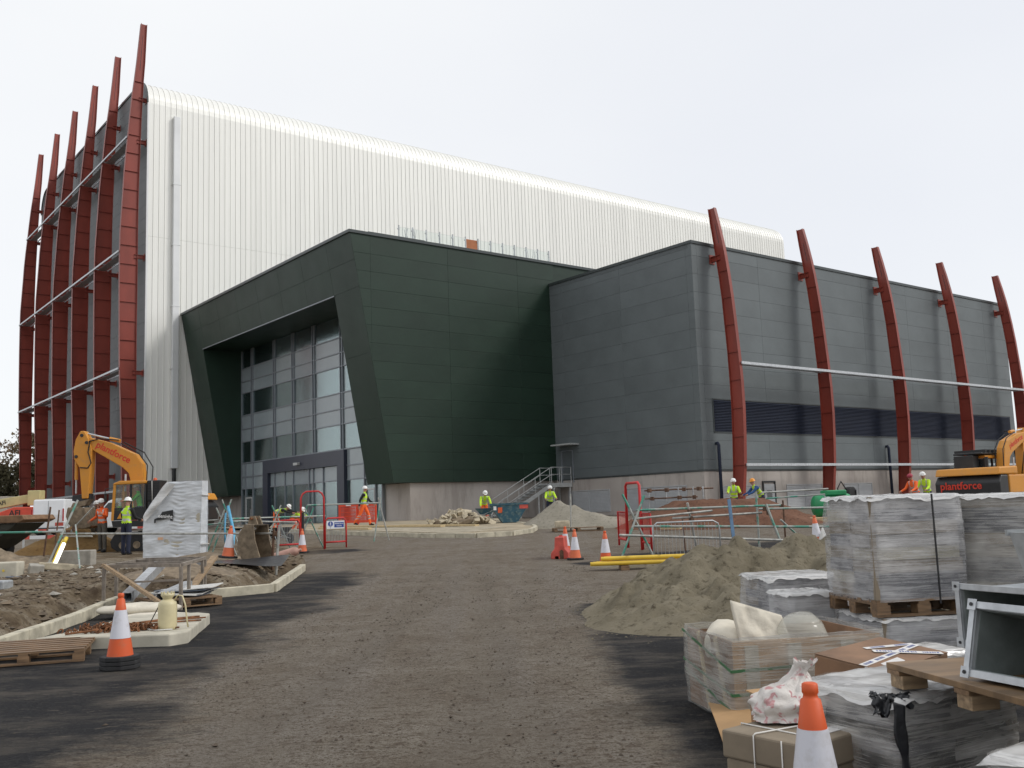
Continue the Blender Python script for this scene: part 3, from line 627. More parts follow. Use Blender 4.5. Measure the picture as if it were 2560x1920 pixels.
for ys in ((57.3, 58.2, 59.7, PY0), (PY1, 78.5, 80.0, 80.85)):
    for a, b2 in zip(ys[:-1], ys[1:]):
        pane(a, b2, .93, 3.93, False); pane(a, b2, 3.93, 4.95, True); pane(a, b2, 4.95, 6.08, True)
        trans(a, b2, 3.93); trans(a, b2, 4.95)
    for y in ys[1:-1]: mull(y, .93, 6.07, .09)
for y0, y1 in ((58.28, 59.62), (78.58, 79.92)):
    mb = MB(); mb.bx(XG-.1, XG-.02, y0, y0+.09, .94, 3.2); mb.bx(XG-.1, XG-.02, y1-.09, y1, .94, 3.2); mb.bx(XG-.1, XG-.02, y0+.091, y1-.091, 3.1, 3.2); mb.bx(XG-.1, XG-.02, y0+.091, y1-.091, .94, 1.05)
    dr = mb.build('door', MT['rail_grey'], ent, eb)
    MB().tube((XG-.17, y0+.15, 1.6), (XG-.17, y0+.15, 2.2), .02, 8).build('handle', MT['galv'], dr, eb)
mb = MB(); mb.bx(XG-.25, XG+.05, PY0, PI0, .92, 6.05); mb.bx(XG-.25, XG+.05, PI1, PY1, .92, 6.05); mb.bx(XG-.25, XG+.05, PI0+.001, PI1-.001, 5.0, 6.05); mb.build('navy_surround', MT['navy'], ent, eb)
ic = [PI0, 65.8, 67.4, 68.1, 70.8, 72.3, 74.2, PI1]
for a, b2 in zip(ic[:-1], ic[1:]): pane(a, b2, .93, 3.92, False); pane(a, b2, 3.92, 5.0, True); trans(a, b2, 3.92)
for y in ic[1:-1]: mull(y, .93, 4.99, .08)
mb = MB(); mb.bx(XG-.5, XG-.26, 69.2, 69.9, 5.35, 5.55); mb.build('entrance_lamp', MT['rail_grey'], ent, eb)

# ------------------------------------------------------------------ steel ribs
def make_rib(prof, z0, brackets, slot, flange, step, name, label, group, loc, rz):
    t = thing(name, label, 'steel rib', loc, rz, group)
    inner = [(i, z-z0) for z, o, i in prof]; outer = [(o, z-z0) for z, o, i in prof]
    mb = MB(); mb.prism(inner + list(reversed(outer)), 'y', -.02, .02); mb.build('web', MT['fin_red'], t)
    for nm, L, sg in (('outer_flange', outer, 1), ('inner_flange', inner, -1)):
        mb = MB(); n = len(L); vs = []
        for u, z in L:
            for q in (0, .03*sg):
                for y in (-flange/2, flange/2): vs.append((u+q, y, z))
        fs = []
        for k in range(n-1):
            a, b2 = k*4, (k+1)*4; fs += [(a, a+1, b2+1, b2), (a+2, b2+2, b2+3, a+3), (a, b2, b2+2, a+2), (a+1, a+3, b2+3, b2+1)]
        fs += [(0, 2, 3, 1), (n*4-4, n*4-3, n*4-1, n*4-2)]; mb.add(vs, fs); mb.build(nm, MT['fin_red'], t)
    def at(z):
        for (a, ao, ai), (b2, bo, bi) in zip(prof[:-1], prof[1:]):
            if a <= z <= b2: k = (z-a)/(b2-a); return ao+(bo-ao)*k, ai+(bi-ai)*k
        return prof[-1][1], prof[-1][2]
    z = prof[0][0]+1.0
    while z < slot[0]-.3:
        o, i = at(z); MB().bx(i+.03, o-.002, -flange*.36, flange*.36, z-z0, z-z0+.03).build('stiffener', MT['fin_red'], t); z += step
    o, i = at((slot[0]+slot[1])/2)
    mb = MB(); o0, i0 = at(slot[0]); o1, i1 = at(slot[1]); c0, c1 = (o0+i0)/2, (o1+i1)/2
    for sg in (-1, 1): mb.beam((c0, sg*.022, slot[0]-z0), (c1, sg*.022, slot[1]-z0), .006, .035, up=(1,0,0))
    mb.build('slot', MT['steel_dark'], t)
    for zb, ln in brackets:
        o, i = at(zb); mb = MB(); mb.bx(.0, i+.25, -.05, .05, zb-z0-.14, zb-z0+.14); mb.bx(.0, i+.25, -.13, .13, zb-z0+.141, zb-z0+.17); mb.bx(.0, i+.25, -.13, .13, zb-z0-.17, zb-z0-.141); mb.bx(.0, .04, -.24, .24, zb-z0-.3, zb-z0+.3)
        mb.build('wall_bracket', MT['fin_red'], t)
    o, i = at(prof[0][0]); MB().bx(i-.15, o+.15, -.3, .3, -.05, .04).build('base_plate', MT['fin_red'], t)
    return t
LP = [(.9,1.5,.55),(4,1.58,.54),(8.33,1.67,.53),(10.95,1.78,.55),(14.4,1.92,.60),(17.8,1.98,.62),(21.2,2.03,.61),(24.6,2.05,.61),(26.3,2.03,.62),(28.1,1.94,.62),(29.8,1.85,.6),(31.6,1.77,.57),(33.3,1.65,.52),(35,1.5,.48),(36.8,1.36,.43),(38.5,1.21,.36),(40.3,1.0,.28),(42,.82,.17),(45.6,.50,.04)]
RP = [(.9,1.2,.63),(1.63,1.36,.65),(3.63,1.62,.81),(5.34,1.73,.9),(7.12,1.8,.97),(8.86,1.79,.96),(10.6,1.7,.92),(12.4,1.58,.83),(14.13,1.45,.74),(15.65,1.29,.60),(16.8,1.14,.46),(17.78,.98,.34),(18.88,.76,.19),(20.05,.49,.06)]
ordn = ['first', 'second', 'third', 'fourth', 'fifth', 'sixth']
lt = make_rib(LP, .9, [(38.5,1),(34.6,1),(24.25,1),(14.1,1),(5.6,1)], (41.2, 44.6), .34, 1.66, 'steel_rib', 'tallest nearest curved red steel rib at the white hall corner', 'curved red ribs along the hall end wall', (XW, 85.1, .9), math.pi)
ribs_l = [lt]
for k in range(1, 6):
    c = copy_tree(lt); c.location = (XW, 85.1+7.7*k, .9); c['label'] = f'{ordn[k]} curved red steel rib along the hall end wall, counting from the white corner'; ribs_l.append(c)
rt = make_rib(RP, .9, [(16.75,1)], (17.7, 19.0), .26, 1.74, 'steel_rib', 'curved red rib nearest the corner of the grey block', 'curved red ribs along the grey block', (47.9, GY, .9), -math.pi/2)
for k in range(1, 5):
    c = copy_tree(rt); c.location = (47.9+9.23*k, GY, .9); c['label'] = f'{ordn[k]} curved red rib along the grey block, counting from its corner'
# tie rails between the ribs
def tie_rail(label, pts_out, inward, name='tie_rail', depth=.9, th=.05):
    t = thing(name, label, 'rail', pts_out[0], 0, 'galvanised rails tying the ribs')
    o = Vector(pts_out[0]); inward = Vector(inward)
    for a, b2 in zip(pts_out[:-1], pts_out[1:]):
        a, b2 = Vector(a), Vector(b2)
        MB().beam(a, b2, .09, .16).build('outer_tube', MT['galv'], t, o)
        MB().beam(a+inward*depth, b2+inward*depth, .06, .12).build('inner_tube', MT['galv'], t, o)
        for q in (.04, .35, .68, .96):
            p = a.lerp(b2, q); MB().beam(p+inward*.06, p+inward*(depth-.04), .07, .05).build('cross_piece', MT['galv_dull'], t, o)
        p0, p1 = a.lerp(b2, .03), a.lerp(b2, .97); MB().beam(p0+inward*depth*.5-Vector((0,0,.07)), p1+inward*depth*.5-Vector((0,0,.07)), depth*.55, .012).build('walkway_grating', MT['galv_dull'], t, o)
    return t
def lp_out(z):
    for (a, ao, _), (b2, bo, _) in zip(LP[:-1], LP[1:]):
        if a <= z <= b2: return ao+(bo-ao)*(z-a)/(b2-a)
for z, w in ((4.1, 'lowest'), (14.4, 'second lowest'), (24.55, 'third'), (34.85, 'topmost')):
    x = XW-lp_out(z)-.1; tie_rail(f'{w} galvanised rail running across the tall hall ribs', [(x, 85.1+7.7*k, z) for k in range(6)], (1,0,0), depth=1.25)
for z, o, w in ((3.66, 1.62, 'lower'), (9.9, 1.74, 'upper')):
    tie_rail(f'{w} galvanised rail running across the ribs of the grey block', [(47.9+9.23*k, GY-o-.1, z) for k in range(5)], (0,1,0), depth=.75)

# ------------------------------------------------------------------ roof terrace balustrade
bal = thing('glass_balustrade', 'clear glass balustrade on grey posts along the green roof edge', 'balustrade', (34.5, 56, Z1-.02))
for k in range(13):
    x = k*1.115; mb = MB(); mb.bx(x-.035, x+.035, -.04, .04, 0, 1.72); mb.bx(x-.11, x-.036, -.03, .03, 1.42, 1.5); mb.bx(x-.11, x-.036, -.03, .03, .6, .68); mb.build('post', MT['galv_dull'], bal)
    if k < 12 and k != 5: MB().bx(x+.06, x+1.055, -.008, .008, .15, 1.62).build('glass_pane', MT['glass_clear'], bal)
tag(MB().bx(40.15, 41.12, 56.02, 56.05, Z1, Z1+1.55).build('board', M('orange_brown_board', (.42, .14, .045), .6, 0, .1)), 'orange brown board filling one bay of the glass balustrade', 'board')
for x, h, seed in ((36.0, 2.3, 1), (47.0, 2.1, 2)):
    rn = random.Random(seed); t = thing('loose_plant_cuttings' if seed == 1 else 'work_stand', 'spindly pale stems sticking up behind the balustrade' if seed == 1 else 'small grey metal work stand behind the far balustrade', 'plant' if seed == 1 else 'stand', (x, 57, Z1-.02))
    mb = MB()
    for _ in range(9 if seed == 1 else 5):
        p = Vector((rn.uniform(-.5,.5), rn.uniform(-.2,.2), 0)); pts = [p]
        for q in range(4): p = p+Vector((rn.uniform(-.13,.13), 0, h/4*rn.uniform(.7,1))); pts.append(p)
        mb.path(pts, .016, 5)
    mb.build('stems' if seed == 1 else 'frame', MT['galv_dull'], t)

# ------------------------------------------------------------------ metal stair to the raised door
st = thing('metal_stair', 'light grey metal stair with handrails up to the raised white door', 'stair', (39.8, 52.3, .85))
SX0, SX1, SZ, SY0, SY1 = 39.75, 44.1, 3.15, 52.25, 53.5
so = Vector((39.8, 52.3, .85))
for y in (SY0, SY1): MB().beam((SX0, y, .86), (SX1, y, SZ-.1), .06, .25).build('stringer', MT['rail_grey'], st, so)
for k in range(12):
    q = (k+.5)/12; x = lerp(SX0, SX1, q); z = lerp(.95, SZ, q); MB().bx(x-.14, x+.14, SY0+.031, SY1-.031, z-.04, z).build('tread', MT['galv_dull'], st, so)
MB().bx(SX1+.01, GX0-.04, SY0-.03, SY1+.03, SZ-.28, SZ).build('landing', MT['rail_grey'], st, so)
for x in (44.3, 45.8):
    for y in (SY0+.05, SY1-.05): MB().bx(x-.05, x+.05, y-.05, y+.05, .85, SZ-.281).build('post', MT['rail_grey'], st, so)
for y in (SY0, SY1):
    for h in (1.1, .6):
        pts = [(SX0-.1, y, .95+h), (SX1, y, SZ+h)] + ([(GX0-.08, y, SZ+h)] if y == SY0 else [(GX0-.6, y, SZ+h)]); MB().path(pts, .028, 7).build('handrail', MT['rail_grey'], st, so)
    for q in (0, .33, .66, 1): 
        x = lerp(SX0, SX1, q); z = lerp(.9, SZ, q); MB().tube((x, y, z), (x, y, z+1.1), .025, 7).build('baluster', MT['rail_grey'], st, so)
    for x in (45.0, 45.9): MB().tube((x, y, SZ), (x, y, SZ+1.1), .025, 7).build('baluster', MT['rail_grey'], st, so)
for q in (.35, .72):
    x = lerp(SX0, SX1, q); MB().bx(x-.04, x+.04, SY0-.04, SY0+.04, .8, lerp(.75, SZ-.2, q)).build('post', MT['rail_grey'], st, so)

# ------------------------------------------------------------------ pavement before the entrance
PAVE = [(-13.2, 50.0), (-11.4, 47.6), (-8.9, 44.1), (-4.86, 39.2), (-3.0, 37.2), (-1.5, 36.4), (-.2, 37.0), (.55, 38.6), (.77, 40.7), (.6, 44), (-1.2, 49.5)]
def pz(d): return base_z(d)+.15
pv = bpy.data.objects.new('pavement', None); COL.objects.link(pv); pv.location = SW(-4.86, 39.2, base_z(39.2)); pv['kind'] = 'structure'
po = pv.location.copy()
def sp_(s, d, h=0.0): return SW(s, d, gz(s, d)+h)
mb = MB(); inner = PAVE + [(.4, 52), (-3, 66), (-12, 70), (-19, 62)]
mb.add([SW(s, d, pz(d)-.02) for s, d in inner], [tuple(range(len(inner)))]); mb.build('pavement_base', M('buff_paving_bed', (.33, .275, .19), .9, 0, .28, .8, bump=.4, bscale=30, dist=.01), pv, po)
mb_k = 0
for (a, b2) in zip(PAVE[:-1], PAVE[1:]):
    L = math.hypot(b2[0]-a[0], b2[1]-a[1]); n = max(1, int(round(L/.92)))
    for i in range(n):
        q0, q1 = (i+.008)/n, (i+.992)/n; p0 = (lerp(a[0], b2[0], q0), lerp(a[1], b2[1], q0)); p1 = (lerp(a[0], b2[0], q1), lerp(a[1], b2[1], q1))
        A_, B_ = SW(*p0, base_z(p0[1])+.02), SW(*p1, base_z(p1[1])+.02); MB().beam(A_, B_, .16, .30+rnd.uniform(-.01,.01)).build('kerb_stone', MT['kerb'], pv, po, bevel=.012)
FLAG = M('buff_paving_flag', (.36, .315, .235), .85, 0, .2, 2.5, bump=.3, bscale=45, dist=.006)
for i, (s, d) in enumerate([(-7.2+.62*k, 43.6-.72*k+.0) for k in range(9)] + [(-6.6+.62*k, 44.3-.72*k) for k in range(9)] + [(-6.0+.62*k, 45.0-.72*k) for k in range(8)] + [(-5.4+.62*k, 45.7-.7*k) for k in range(8)]):
    mb = MB(); ang = math.atan2(-.72, .62); c_, s_ = math.cos(ang)*.46, math.sin(ang)*.46; c2, s2 = -math.sin(ang)*.42, math.cos(ang)*.42
    q = [(s-c_-c2, d-s_-s2), (s+c_-c2, d+s_-s2), (s+c_+c2, d+s_+s2), (s-c_+c2, d-s_+s2)]
    t = .012+rnd.uniform(-.004, .004); mb.add([SW(x, y, pz(y)-.03) for x, y in q]+[SW(x, y, pz(y)+t) for x, y in q], [(4,5,6,7),(0,1,5,4),(1,2,6,5),(2,3,7,6),(3,0,4,7)]); mb.build('paving_flag', FLAG, pv, po)
# laid edging boards on the pavement
for k, (p0, p1, w) in enumerate((((-9.2, 47.0), (-3.2, 42.9), .35), ((-5.2, 44.9), (-1.7, 42.4), .3), ((-8.9, 44.9), (-6.3, 42.6), .22))):
    mb = MB(); mb.beam(SW(*p0, pz(p0[1])+.06), SW(*p1, pz(p1[1])+.06), w, .08)
    tag(mb.build('timber_board', MT['timber_pale'], None), ('long pale timber board lying nearest the plinth on the pavement', 'short pale timber board lying in front of the rubble heap', 'narrow pale timber board lying along the pavement kerb')[k], 'board')

# ------------------------------------------------------------------ kerb and concrete island on the left
kb = bpy.data.objects.new('kerb', None); COL.objects.link(kb); kb.location = SW(*KERB[1], 0); kb['kind'] = 'structure'; ko = kb.location.copy()
for (a, b2) in zip(KERB[:-1], KERB[1:]):
    L = math.hypot(b2[0]-a[0], b2[1]-a[1]); n = max(1, int(round(L/.9)))
    for i in range(n):
        q0, q1 = (i+.006)/n, (i+.994)/n; p0 = (lerp(a[0], b2[0], q0), lerp(a[1], b2[1], q0)); p1 = (lerp(a[0], b2[0], q1), lerp(a[1], b2[1], q1))
        MB().beam(SW(*p0, base_z(p0[1])+.005+rnd.uniform(-.005,.005)), SW(*p1, base_z(p1[1])+.005+rnd.uniform(-.005,.005)), .14, .31).build('kerb_stone', MT['kerb'], kb, ko, bevel=.014)
ISL = [(-6.02, 12.45), (-4.35, 12.45), (-4.2, 12.7), (-4.62, 14.95), (-4.85, 15.15), (-5.85, 15.05), (-5.8, 13.6)]
io = SW(-5.1, 13.6, 0)
mb = MB(); n = len(ISL); mb.add([SW(s, d, -.02) for s, d in ISL]+[SW(s, d, .15) for s, d in ISL], [tuple(range(n, 2*n))]+[(i, (i+1) % n, n+(i+1) % n, n+i) for i in range(n)])
isl = mb.build('concrete_slab', MT['slab'], None, io, io, bevel=.02); isl['kind'] = 'structure'

# ------------------------------------------------------------------ people
def limb_dir(ph, ab, sg): return Vector((sg*math.sin(ab), -math.sin(ph)*math.cos(ab), -math.cos(ph)*math.cos(ab)))
def person(label, s, d, face, z=None, lean=5, head=0, armL=(5,8,20), armR=(5,8,20), legL=(4,-2), legR=(-4,-6), jacket='hiviz', sleeve=None, trouser='navy_t', hat='hat_w', stripe=True, tstripe=False, ht=1.0, pel=None, group='site workers', hood=None, collar='black_c', turn=0):
    """face: heading in degrees, 0 looks at the camera, 90 looks to the right"""
    z = gz(s, d) if z is None else z
    t = site('person', label, 'person', s, d, z, rad(face), group)
    L = rad(lean); up = Vector((0, -math.sin(L), math.cos(L)))
    J = {}; 
    legs = {}
    for nm, sg, (th, sh) in (('L', 1, legL), ('R', -1, legR)):
        dth = limb_dir(rad(th), rad(4), sg); dsh = limb_dir(rad(sh), rad(1), sg); legs[nm] = (sg, dth, dsh)
    drop = max(-(v[1].z*.43+v[2].z*.43) for v in legs.values()); hipz = drop+.085 if pel is None else pel
    pel_ = Vector((0, 0, hipz+.03))
    pts, rads, edges, lab = [], [], [], []
    def V(p, r, l, par=None):
        pts.append(Vector(p)); rads.append(r); lab.append(l)
        if par is not None: edges.append((par, len(pts)-1))
        return len(pts)-1
    i0 = V(pel_, (.155, .12), 'trouser'); i1 = V(pel_+up*.13, (.15, .115), 'torso', i0); i2 = V(pel_+up*.30, (.165, .13), 'torso', i1); i3 = V(pel_+up*.44, (.165, .12), 'torso', i2)
    Lh = rad(lean*.55+head); hu = Vector((math.sin(rad(turn))*.0, -math.sin(Lh), math.cos(Lh))); hf = Vector((math.sin(rad(turn)), -math.cos(Lh)*math.cos(rad(turn)), -math.sin(Lh)*1.0)).normalized()
    nk = pel_+up*.53; i4 = V(nk, (.065, .065), 'torso', i3); i5 = V(nk+hu*.09, (.058, .06), 'skin', i4); i6 = V(nk+hu*.155+hf*.015, (.082, .094), 'skin', i5); i7 = V(nk+hu*.235+hf*.005, (.078, .09), 'skin', i6)
    V(nk+hu*.165+hf*.115, (.017, .017), 'skin', i6)
    for nm, sg, (a, ab, fo) in (('L', 1, armL), ('R', -1, armR)):
        sh = pel_+up*.47+Vector((sg*.185, 0, 0)); k0 = V(sh, (.072, .072), 'sleeve', i3)
        da = limb_dir(rad(a), rad(ab), sg); df = limb_dir(rad(a+fo), rad(ab*.4), sg)
        el = sh+da*.28; wr = el+df*.25; k1 = V(el, (.056, .056), 'sleeve', k0); k2 = V(wr, (.042, .042), 'sleeve', k1)
        hd = wr+df*.07; k3 = V(hd, (.034, .024), 'skin', k2)
        sd = df.cross(Vector((1,0,0))).normalized() if abs(df.x) < .9 else Vector((0,0,1))
        for q, (o, ln) in enumerate(((-.03, .06), (-.011, .075), (.009, .072), (.028, .058))):
            f1 = V(hd+df*.035+sd*o, (.009, .009), 'skin', k3); f2 = V(hd+df*(.035+ln*.5)+sd*o+Vector((-sg*.008,0,0)), (.0085, .0085), 'skin', f1); V(hd+df*(.03+ln*.9)+sd*o+Vector((-sg*.022,0,0)), (.0075, .0075), 'skin', f2)
        f1 = V(hd-df*.01+sd*-.045+Vector((-sg*.015,0,0)), (.0105, .0105), 'skin', k3); V(hd+df*.03+sd*-.06+Vector((-sg*.03,0,0)), (.009, .009), 'skin', f1)
    for nm in ('L', 'R'):
        sg, dth, dsh = legs[nm]; hp = pel_+Vector((sg*.092, 0, -.04)); k0 = V(hp, (.098, .105), 'trouser', i0)
        kn = hp+dth*.43; an = kn+dsh*.41; k1 = V((hp+kn)/2, (.088, .092), 'trouser', k0); k2 = V(kn, (.068, .072), 'trouser', k1); k3 = V((kn+an)/2, (.068, .07), 'trouser', k2); k4 = V(an, (.06, .062), 'trouser', k3)
        toe = rad(min(55, max(0, -(legL if nm == 'L' else legR)[1]-12)))
        k5 = V(an+Vector((0, -.06, -.05)), (.048, .042), 'boot', k4); V(an+Vector((0, -.19*math.cos(toe), -.055-.1*math.sin(toe))), (.045, .032), 'boot', k5); V(an+Vector((0, .05, -.05)), (.042, .038), 'boot', k5)
    me = bpy.data.meshes.new('body'); me.from_pydata([tuple(p) for p in pts], edges, [])
    ob = bpy.data.objects.new('body', me); COL.objects.link(ob)
    sk = ob.modifiers.new('skin', 'SKIN'); sk.use_smooth_shade = True
    for i, r in enumerate(rads): me.skin_vertices[0].data[i].radius = r; me.skin_vertices[0].data[i].use_root = (i == 0)
    ob.modifiers.new('sub', 'SUBSURF').levels = 2; ob.modifiers['sub'].render_levels = 2
    dg = bpy.context.evaluated_depsgraph_get(); out = bpy.data.meshes.new_from_object(ob.evaluated_get(dg)); bpy.data.objects.remove(ob)
    mats = ['skin', jacket, sleeve or jacket, trouser, 'black_c', 'reflect']; out.materials.clear()
    for q in mats: out.materials.append(MT[q])
    idx = {'skin': 0, 'torso': 1, 'sleeve': 2, 'trouser': 3, 'boot': 4}
    segs = [(pts[a], pts[b2], a, b2) for a, b2 in edges]
    for pl in out.polygons:
        c = pl.center; best = None
        for a, b2, ia, ib in segs:
            ab_ = b2-a; q = max(0, min(1, (c-a).dot(ab_)/ab_.length_squared)); dd2 = (a+ab_*q-c).length - lerp(max(rads[ia]), max(rads[ib]), q)
            if best is None or dd2 < best[0]: best = (dd2, ia, ib, q)
        _, ia, ib, q = best; l = lab[ib] if (q > .45 or lab[ia] in ('torso',) and lab[ib] != 'skin') else lab[ia]
        if lab[ia] == 'torso' and lab[ib] == 'sleeve': l = 'torso' if q < .7 else 'sleeve'
        if lab[ia] == 'trouser' and lab[ib] == 'torso': l = 'torso' if q > .25 else 'trouser'
        mi = idx[l]
        if stripe and l == 'torso':
            h = (c-pel_).dot(up)
            if .10 < h < .15 or .27 < h < .315: mi = 5
            if h > .32 and .085 < abs(c.x) < .125: mi = 5
        if tstripe and l == 'trouser':
            if .30 < c.z < .345 or .42 < c.z < .46: mi = 5
        pl.material_index = mi; pl.use_smooth = True
    body = bpy.data.objects.new('body', out); COL.objects.link(body); body.parent = t
    mb = MB(); hq = hu.to_track_quat('Z', 'Y').to_matrix().to_4x4(); hc = nk+hu*.215
    if hat != 'hat_r': mb.lathe([(.125, 0), (.128, .012), (.112, .018), (.11, .05), (.095, .09), (.06, .118), (.02, .128), (.001, .13)], (0,0,0), 16, xf=Matrix.Translation(hc) @ hq); mb.lathe([(.018, .1), (.018, .134), (.001, .136)], (0, 0, 0), 6, xf=Matrix.Translation(hc) @ hq)
    else: mb.lathe([(.108, -.02), (.112, .03), (.095, .08), (.05, .105), (.001, .11)], (0,0,0), 14, xf=Matrix.Translation(hc) @ hq)
    pk = hf.copy(); 
    mb.prism([(-.07, .08), (.07, .08), (.055, .165), (-.055, .165)], 'z', -.002, .01, xf=Matrix.Translation(hc) @ Matrix(((1,0,0,0),(0,-1,0,0),(0,0,1,0),(0,0,0,1))) if lean < 25 else Matrix.Translation(hc) @ hq @ Matrix(((1,0,0,0),(0,-1,0,0),(0,0,1,0),(0,0,0,1))))
    mb.build('hard_hat' if hat != 'hat_r' else 'cap', MT[hat], t)
    mb = MB(); sdv = hf.cross(hu).normalized()
    for sg in (-1, 1): mb.ico(tuple(nk+hu*.185+hf*.098+sdv*sg*.032), (.011, .011, .009), 1)
    mb.build('eyes', MT['black_c'], t)
    mb = MB()
    for sg in (-1, 1): mb.ico(tuple(nk+hu*.165+sdv*sg*.083), (.012, .02, .03), 1)
    mb.build('ears', MT['skin'], t)
    if ht != 1: t.scale = (ht,)*3
    return t

person('worker in an orange hi-vis jacket, grey trousers and white helmet by the excavator', -14.75, 35.3, -20, lean=3, head=12, armL=(20,18,95), armR=(-25,30,85), jacket='hi_orange', trouser='grey_t', ht=1.04)
person('worker seen from behind in a lime vest with navy trousers and white helmet', -13.15, 33.4, 165, lean=4, head=5, armL=(20,10,70), armR=(15,12,60), jacket='hiviz', sleeve='black_c', ht=1.05)
person('worker in a white helmet half hidden behind the orange jacket', -15.6, 36.8, 20, jacket='grey_t', trouser='grey_t', stripe=False, head=8)
person('worker walking left to right in a lime vest and bright orange trousers', -7.3, 47.4, 80, pz(47.4)+.01, lean=6, armL=(28,6,25), armR=(-30,6,20), legL=(26,8), legR=(-20,-38), jacket='hiviz', sleeve='black_c', trouser='hi_orange', tstripe=True, ht=1.06)
person('worker bending over in orange trousers, left of the pair by the glazed entrance', -11.6, 47.8, 75, lean=82, head=0, armL=(75,6,5), armR=(70,6,10), legL=(8,-8), legR=(-2,-12), jacket='hiviz', sleeve='black_c', trouser='hi_orange', tstripe=True)
person('worker crouching in orange trousers beside the bending worker at the entrance', -10.9, 48.3, 60, lean=70, head=0, armL=(60,8,20), armR=(60,8,20), legL=(70,-30), legR=(55,-45), jacket='hiviz', sleeve='hiviz', trouser='hi_orange', tstripe=True)
person('worker in lime jacket and orange trousers stooping over the barrow beside the blue skip', -1.6, 49.2, 10, lean=48, head=10, armL=(35,12,5), armR=(35,12,5), legL=(10,-4), legR=(2,-10), jacket='hiviz', trouser='hi_orange', tstripe=True)
person('worker in lime jacket standing behind the grey sand heap under the stair', 1.75, 51.5, 5, lean=22, head=12, armL=(40,14,30), armR=(40,14,30), jacket='hiviz', ht=1.0)
person('worker in white helmet and lime jacket facing us behind the brown gravel heap', 9.35, 42.5, -10, lean=12, head=14, armL=(30,14,60), armR=(30,14,60), jacket='hiviz', trouser='navy_t')
person('worker in orange helmet and blue sleeves leaning left over the scaffold rail', 10.75, 43.3, -75, lean=42, head=-12, armL=(45,6,25), armR=(40,6,30), legL=(14,0), legR=(0,-8), jacket='hiviz', sleeve='blue_c', trouser='navy_t', hat='hat_o', ht=1.05)
person('man in an orange jacket and dull red cap behind the wrapped pallets', 16.0, 39.6, -60, lean=24, head=10, armL=(30,10,40), armR=(30,10,40), jacket='hi_orange', trouser='navy_t', hat='hat_r')
person('worker in lime jacket and white helmet next to the man in the red cap', 16.7, 40.2, -50, lean=22, head=12, armL=(30,10,40), armR=(30,10,40), jacket='hiviz', trouser='navy_t', ht=1.02)

# ------------------------------------------------------------------ heaps
def fbm(x, y, seed, o=5, g=.5):
    a, f, t = 1, 1, 0
    for _ in range(o): t += a*mnoise.noise(Vector((x*f, y*f, seed))); a *= g; f *= 2.05
    return t
def heap(name, label, cat, s0, d0, rs_, rd, hf, mat, step, rough=.1, seed=3, freq=2.2):
    o = SW(s0, d0, base_z(d0)); ni, nj = int(2*rs_/step), int(2*rd/step)
    vs, keep, idx = [], [], {}
    H = [[0]*(ni+1) for _ in range(nj+1)]
    for j in range(nj+1):
        for i in range(ni+1):
            s, d = s0-rs_+i*2*rs_/ni, d0-rd+j*2*rd/nj; h = hf(s, d)
            if h > 0: h += rough*fbm(s*freq, d*freq, seed)*min(1, h*3+.12)
            H[j][i] = h
    fs = []
    def vid(i, j):
        if (i, j) not in idx:
            s, d = s0-rs_+i*2*rs_/ni, d0-rd+j*2*rd/nj; idx[(i, j)] = len(vs); vs.append(SW(s, d, gz(s, d)+max(H[j][i], -.06)))
        return idx[(i, j)]
    for j in range(nj):
        for i in range(ni):
            if max(H[j][i], H[j][i+1], H[j+1][i], H[j+1][i+1]) > -.02: fs.append((vid(i, j), vid(i+1, j), vid(i+1, j+1), vid(i, j+1)))
    mb = MB(); mb.smooth = True; mb.add(vs, fs); ob = mb.build(name, MT[mat], None, o, o, fix=False)
    return tag(ob, label, cat)
def cones_h(cl, k=7.0):
    def f(s, d):
        t = 0
        for cs, cd, h, sl_ in cl: t += math.exp(k*(h - sl_*math.hypot(s-cs, d-cd)))
        return math.log(t)/k
    return f
def scoops(f, sc):
    def g(s, d):
        h = f(s, d)
        for cs, cd, r, dep in sc: h -= dep*math.exp(-((s-cs)**2+(d-cd)**2)/(r*r))
        return h
    return g
big_k = 1.12
big = cones_h([(a, b2, c*(big_k if c > .5 else .95), e) for a, b2, c, e in [(3.3,15.2,.86,.52),(2.5,14.3,.66,.55),(2.7,14.8,.74,.52),(2.9,13.0,.42,.42),(2.0,12.6,.26,.36),(4.4,15.8,.84,.5),(5.6,16.6,.92,.46),(7.2,17.0,1.0,.46),(4.9,15.0,.62,.45),(4.2,13.2,.42,.4),(3.2,12.2,.3,.36),(5.6,14.6,.5,.45),(1.5,13.1,.14,.32)]])
heap('sand_heap', 'large grey buff sand heap spilling over the asphalt on the right', 'sand heap', 4.3, 14.9, 4.6, 4.6, scoops(big, [(2.35,12.5,.22,.12),(2.9,12.6,.2,.08),(3.0,13.9,.35,.10),(3.4,13.3,.4,.12)]), 'sand', .05, .15, 3, 3.1)
heap('sand_heap', 'small grey sand patch lying at the foot of the grey barrier', 'sand heap', 2.9, 22.6, 1.4, .9, lambda s, d: .16-.3*math.hypot((s-2.9)/1.3, (d-22.6)/.8)*.55, 'sand', .1, .03, 9)
heap('sand_heap', 'pale grey sand heap in front of the metal stair', 'sand heap', 2.5, 42.6, 3.7, 3.0, cones_h([(1.85,43,1.16,.66),(3.3,41.8,.6,.42),(2.5,42.4,.9,.6),(4.4,41.5,.3,.3)], 6), 'sand_grey', .14, .09, 5, 1.6)
heap('gravel_heap', 'reddish brown gravel heap behind the scaffold barrier', 'gravel heap', 8.1, 39.4, 4.3, 3.1, lambda s, d: min(.98, 1.75-.52*math.hypot((s-8.1)/1.25, (d-39.6)/.95)), 'gravel', .14, .08, 6, 1.8)
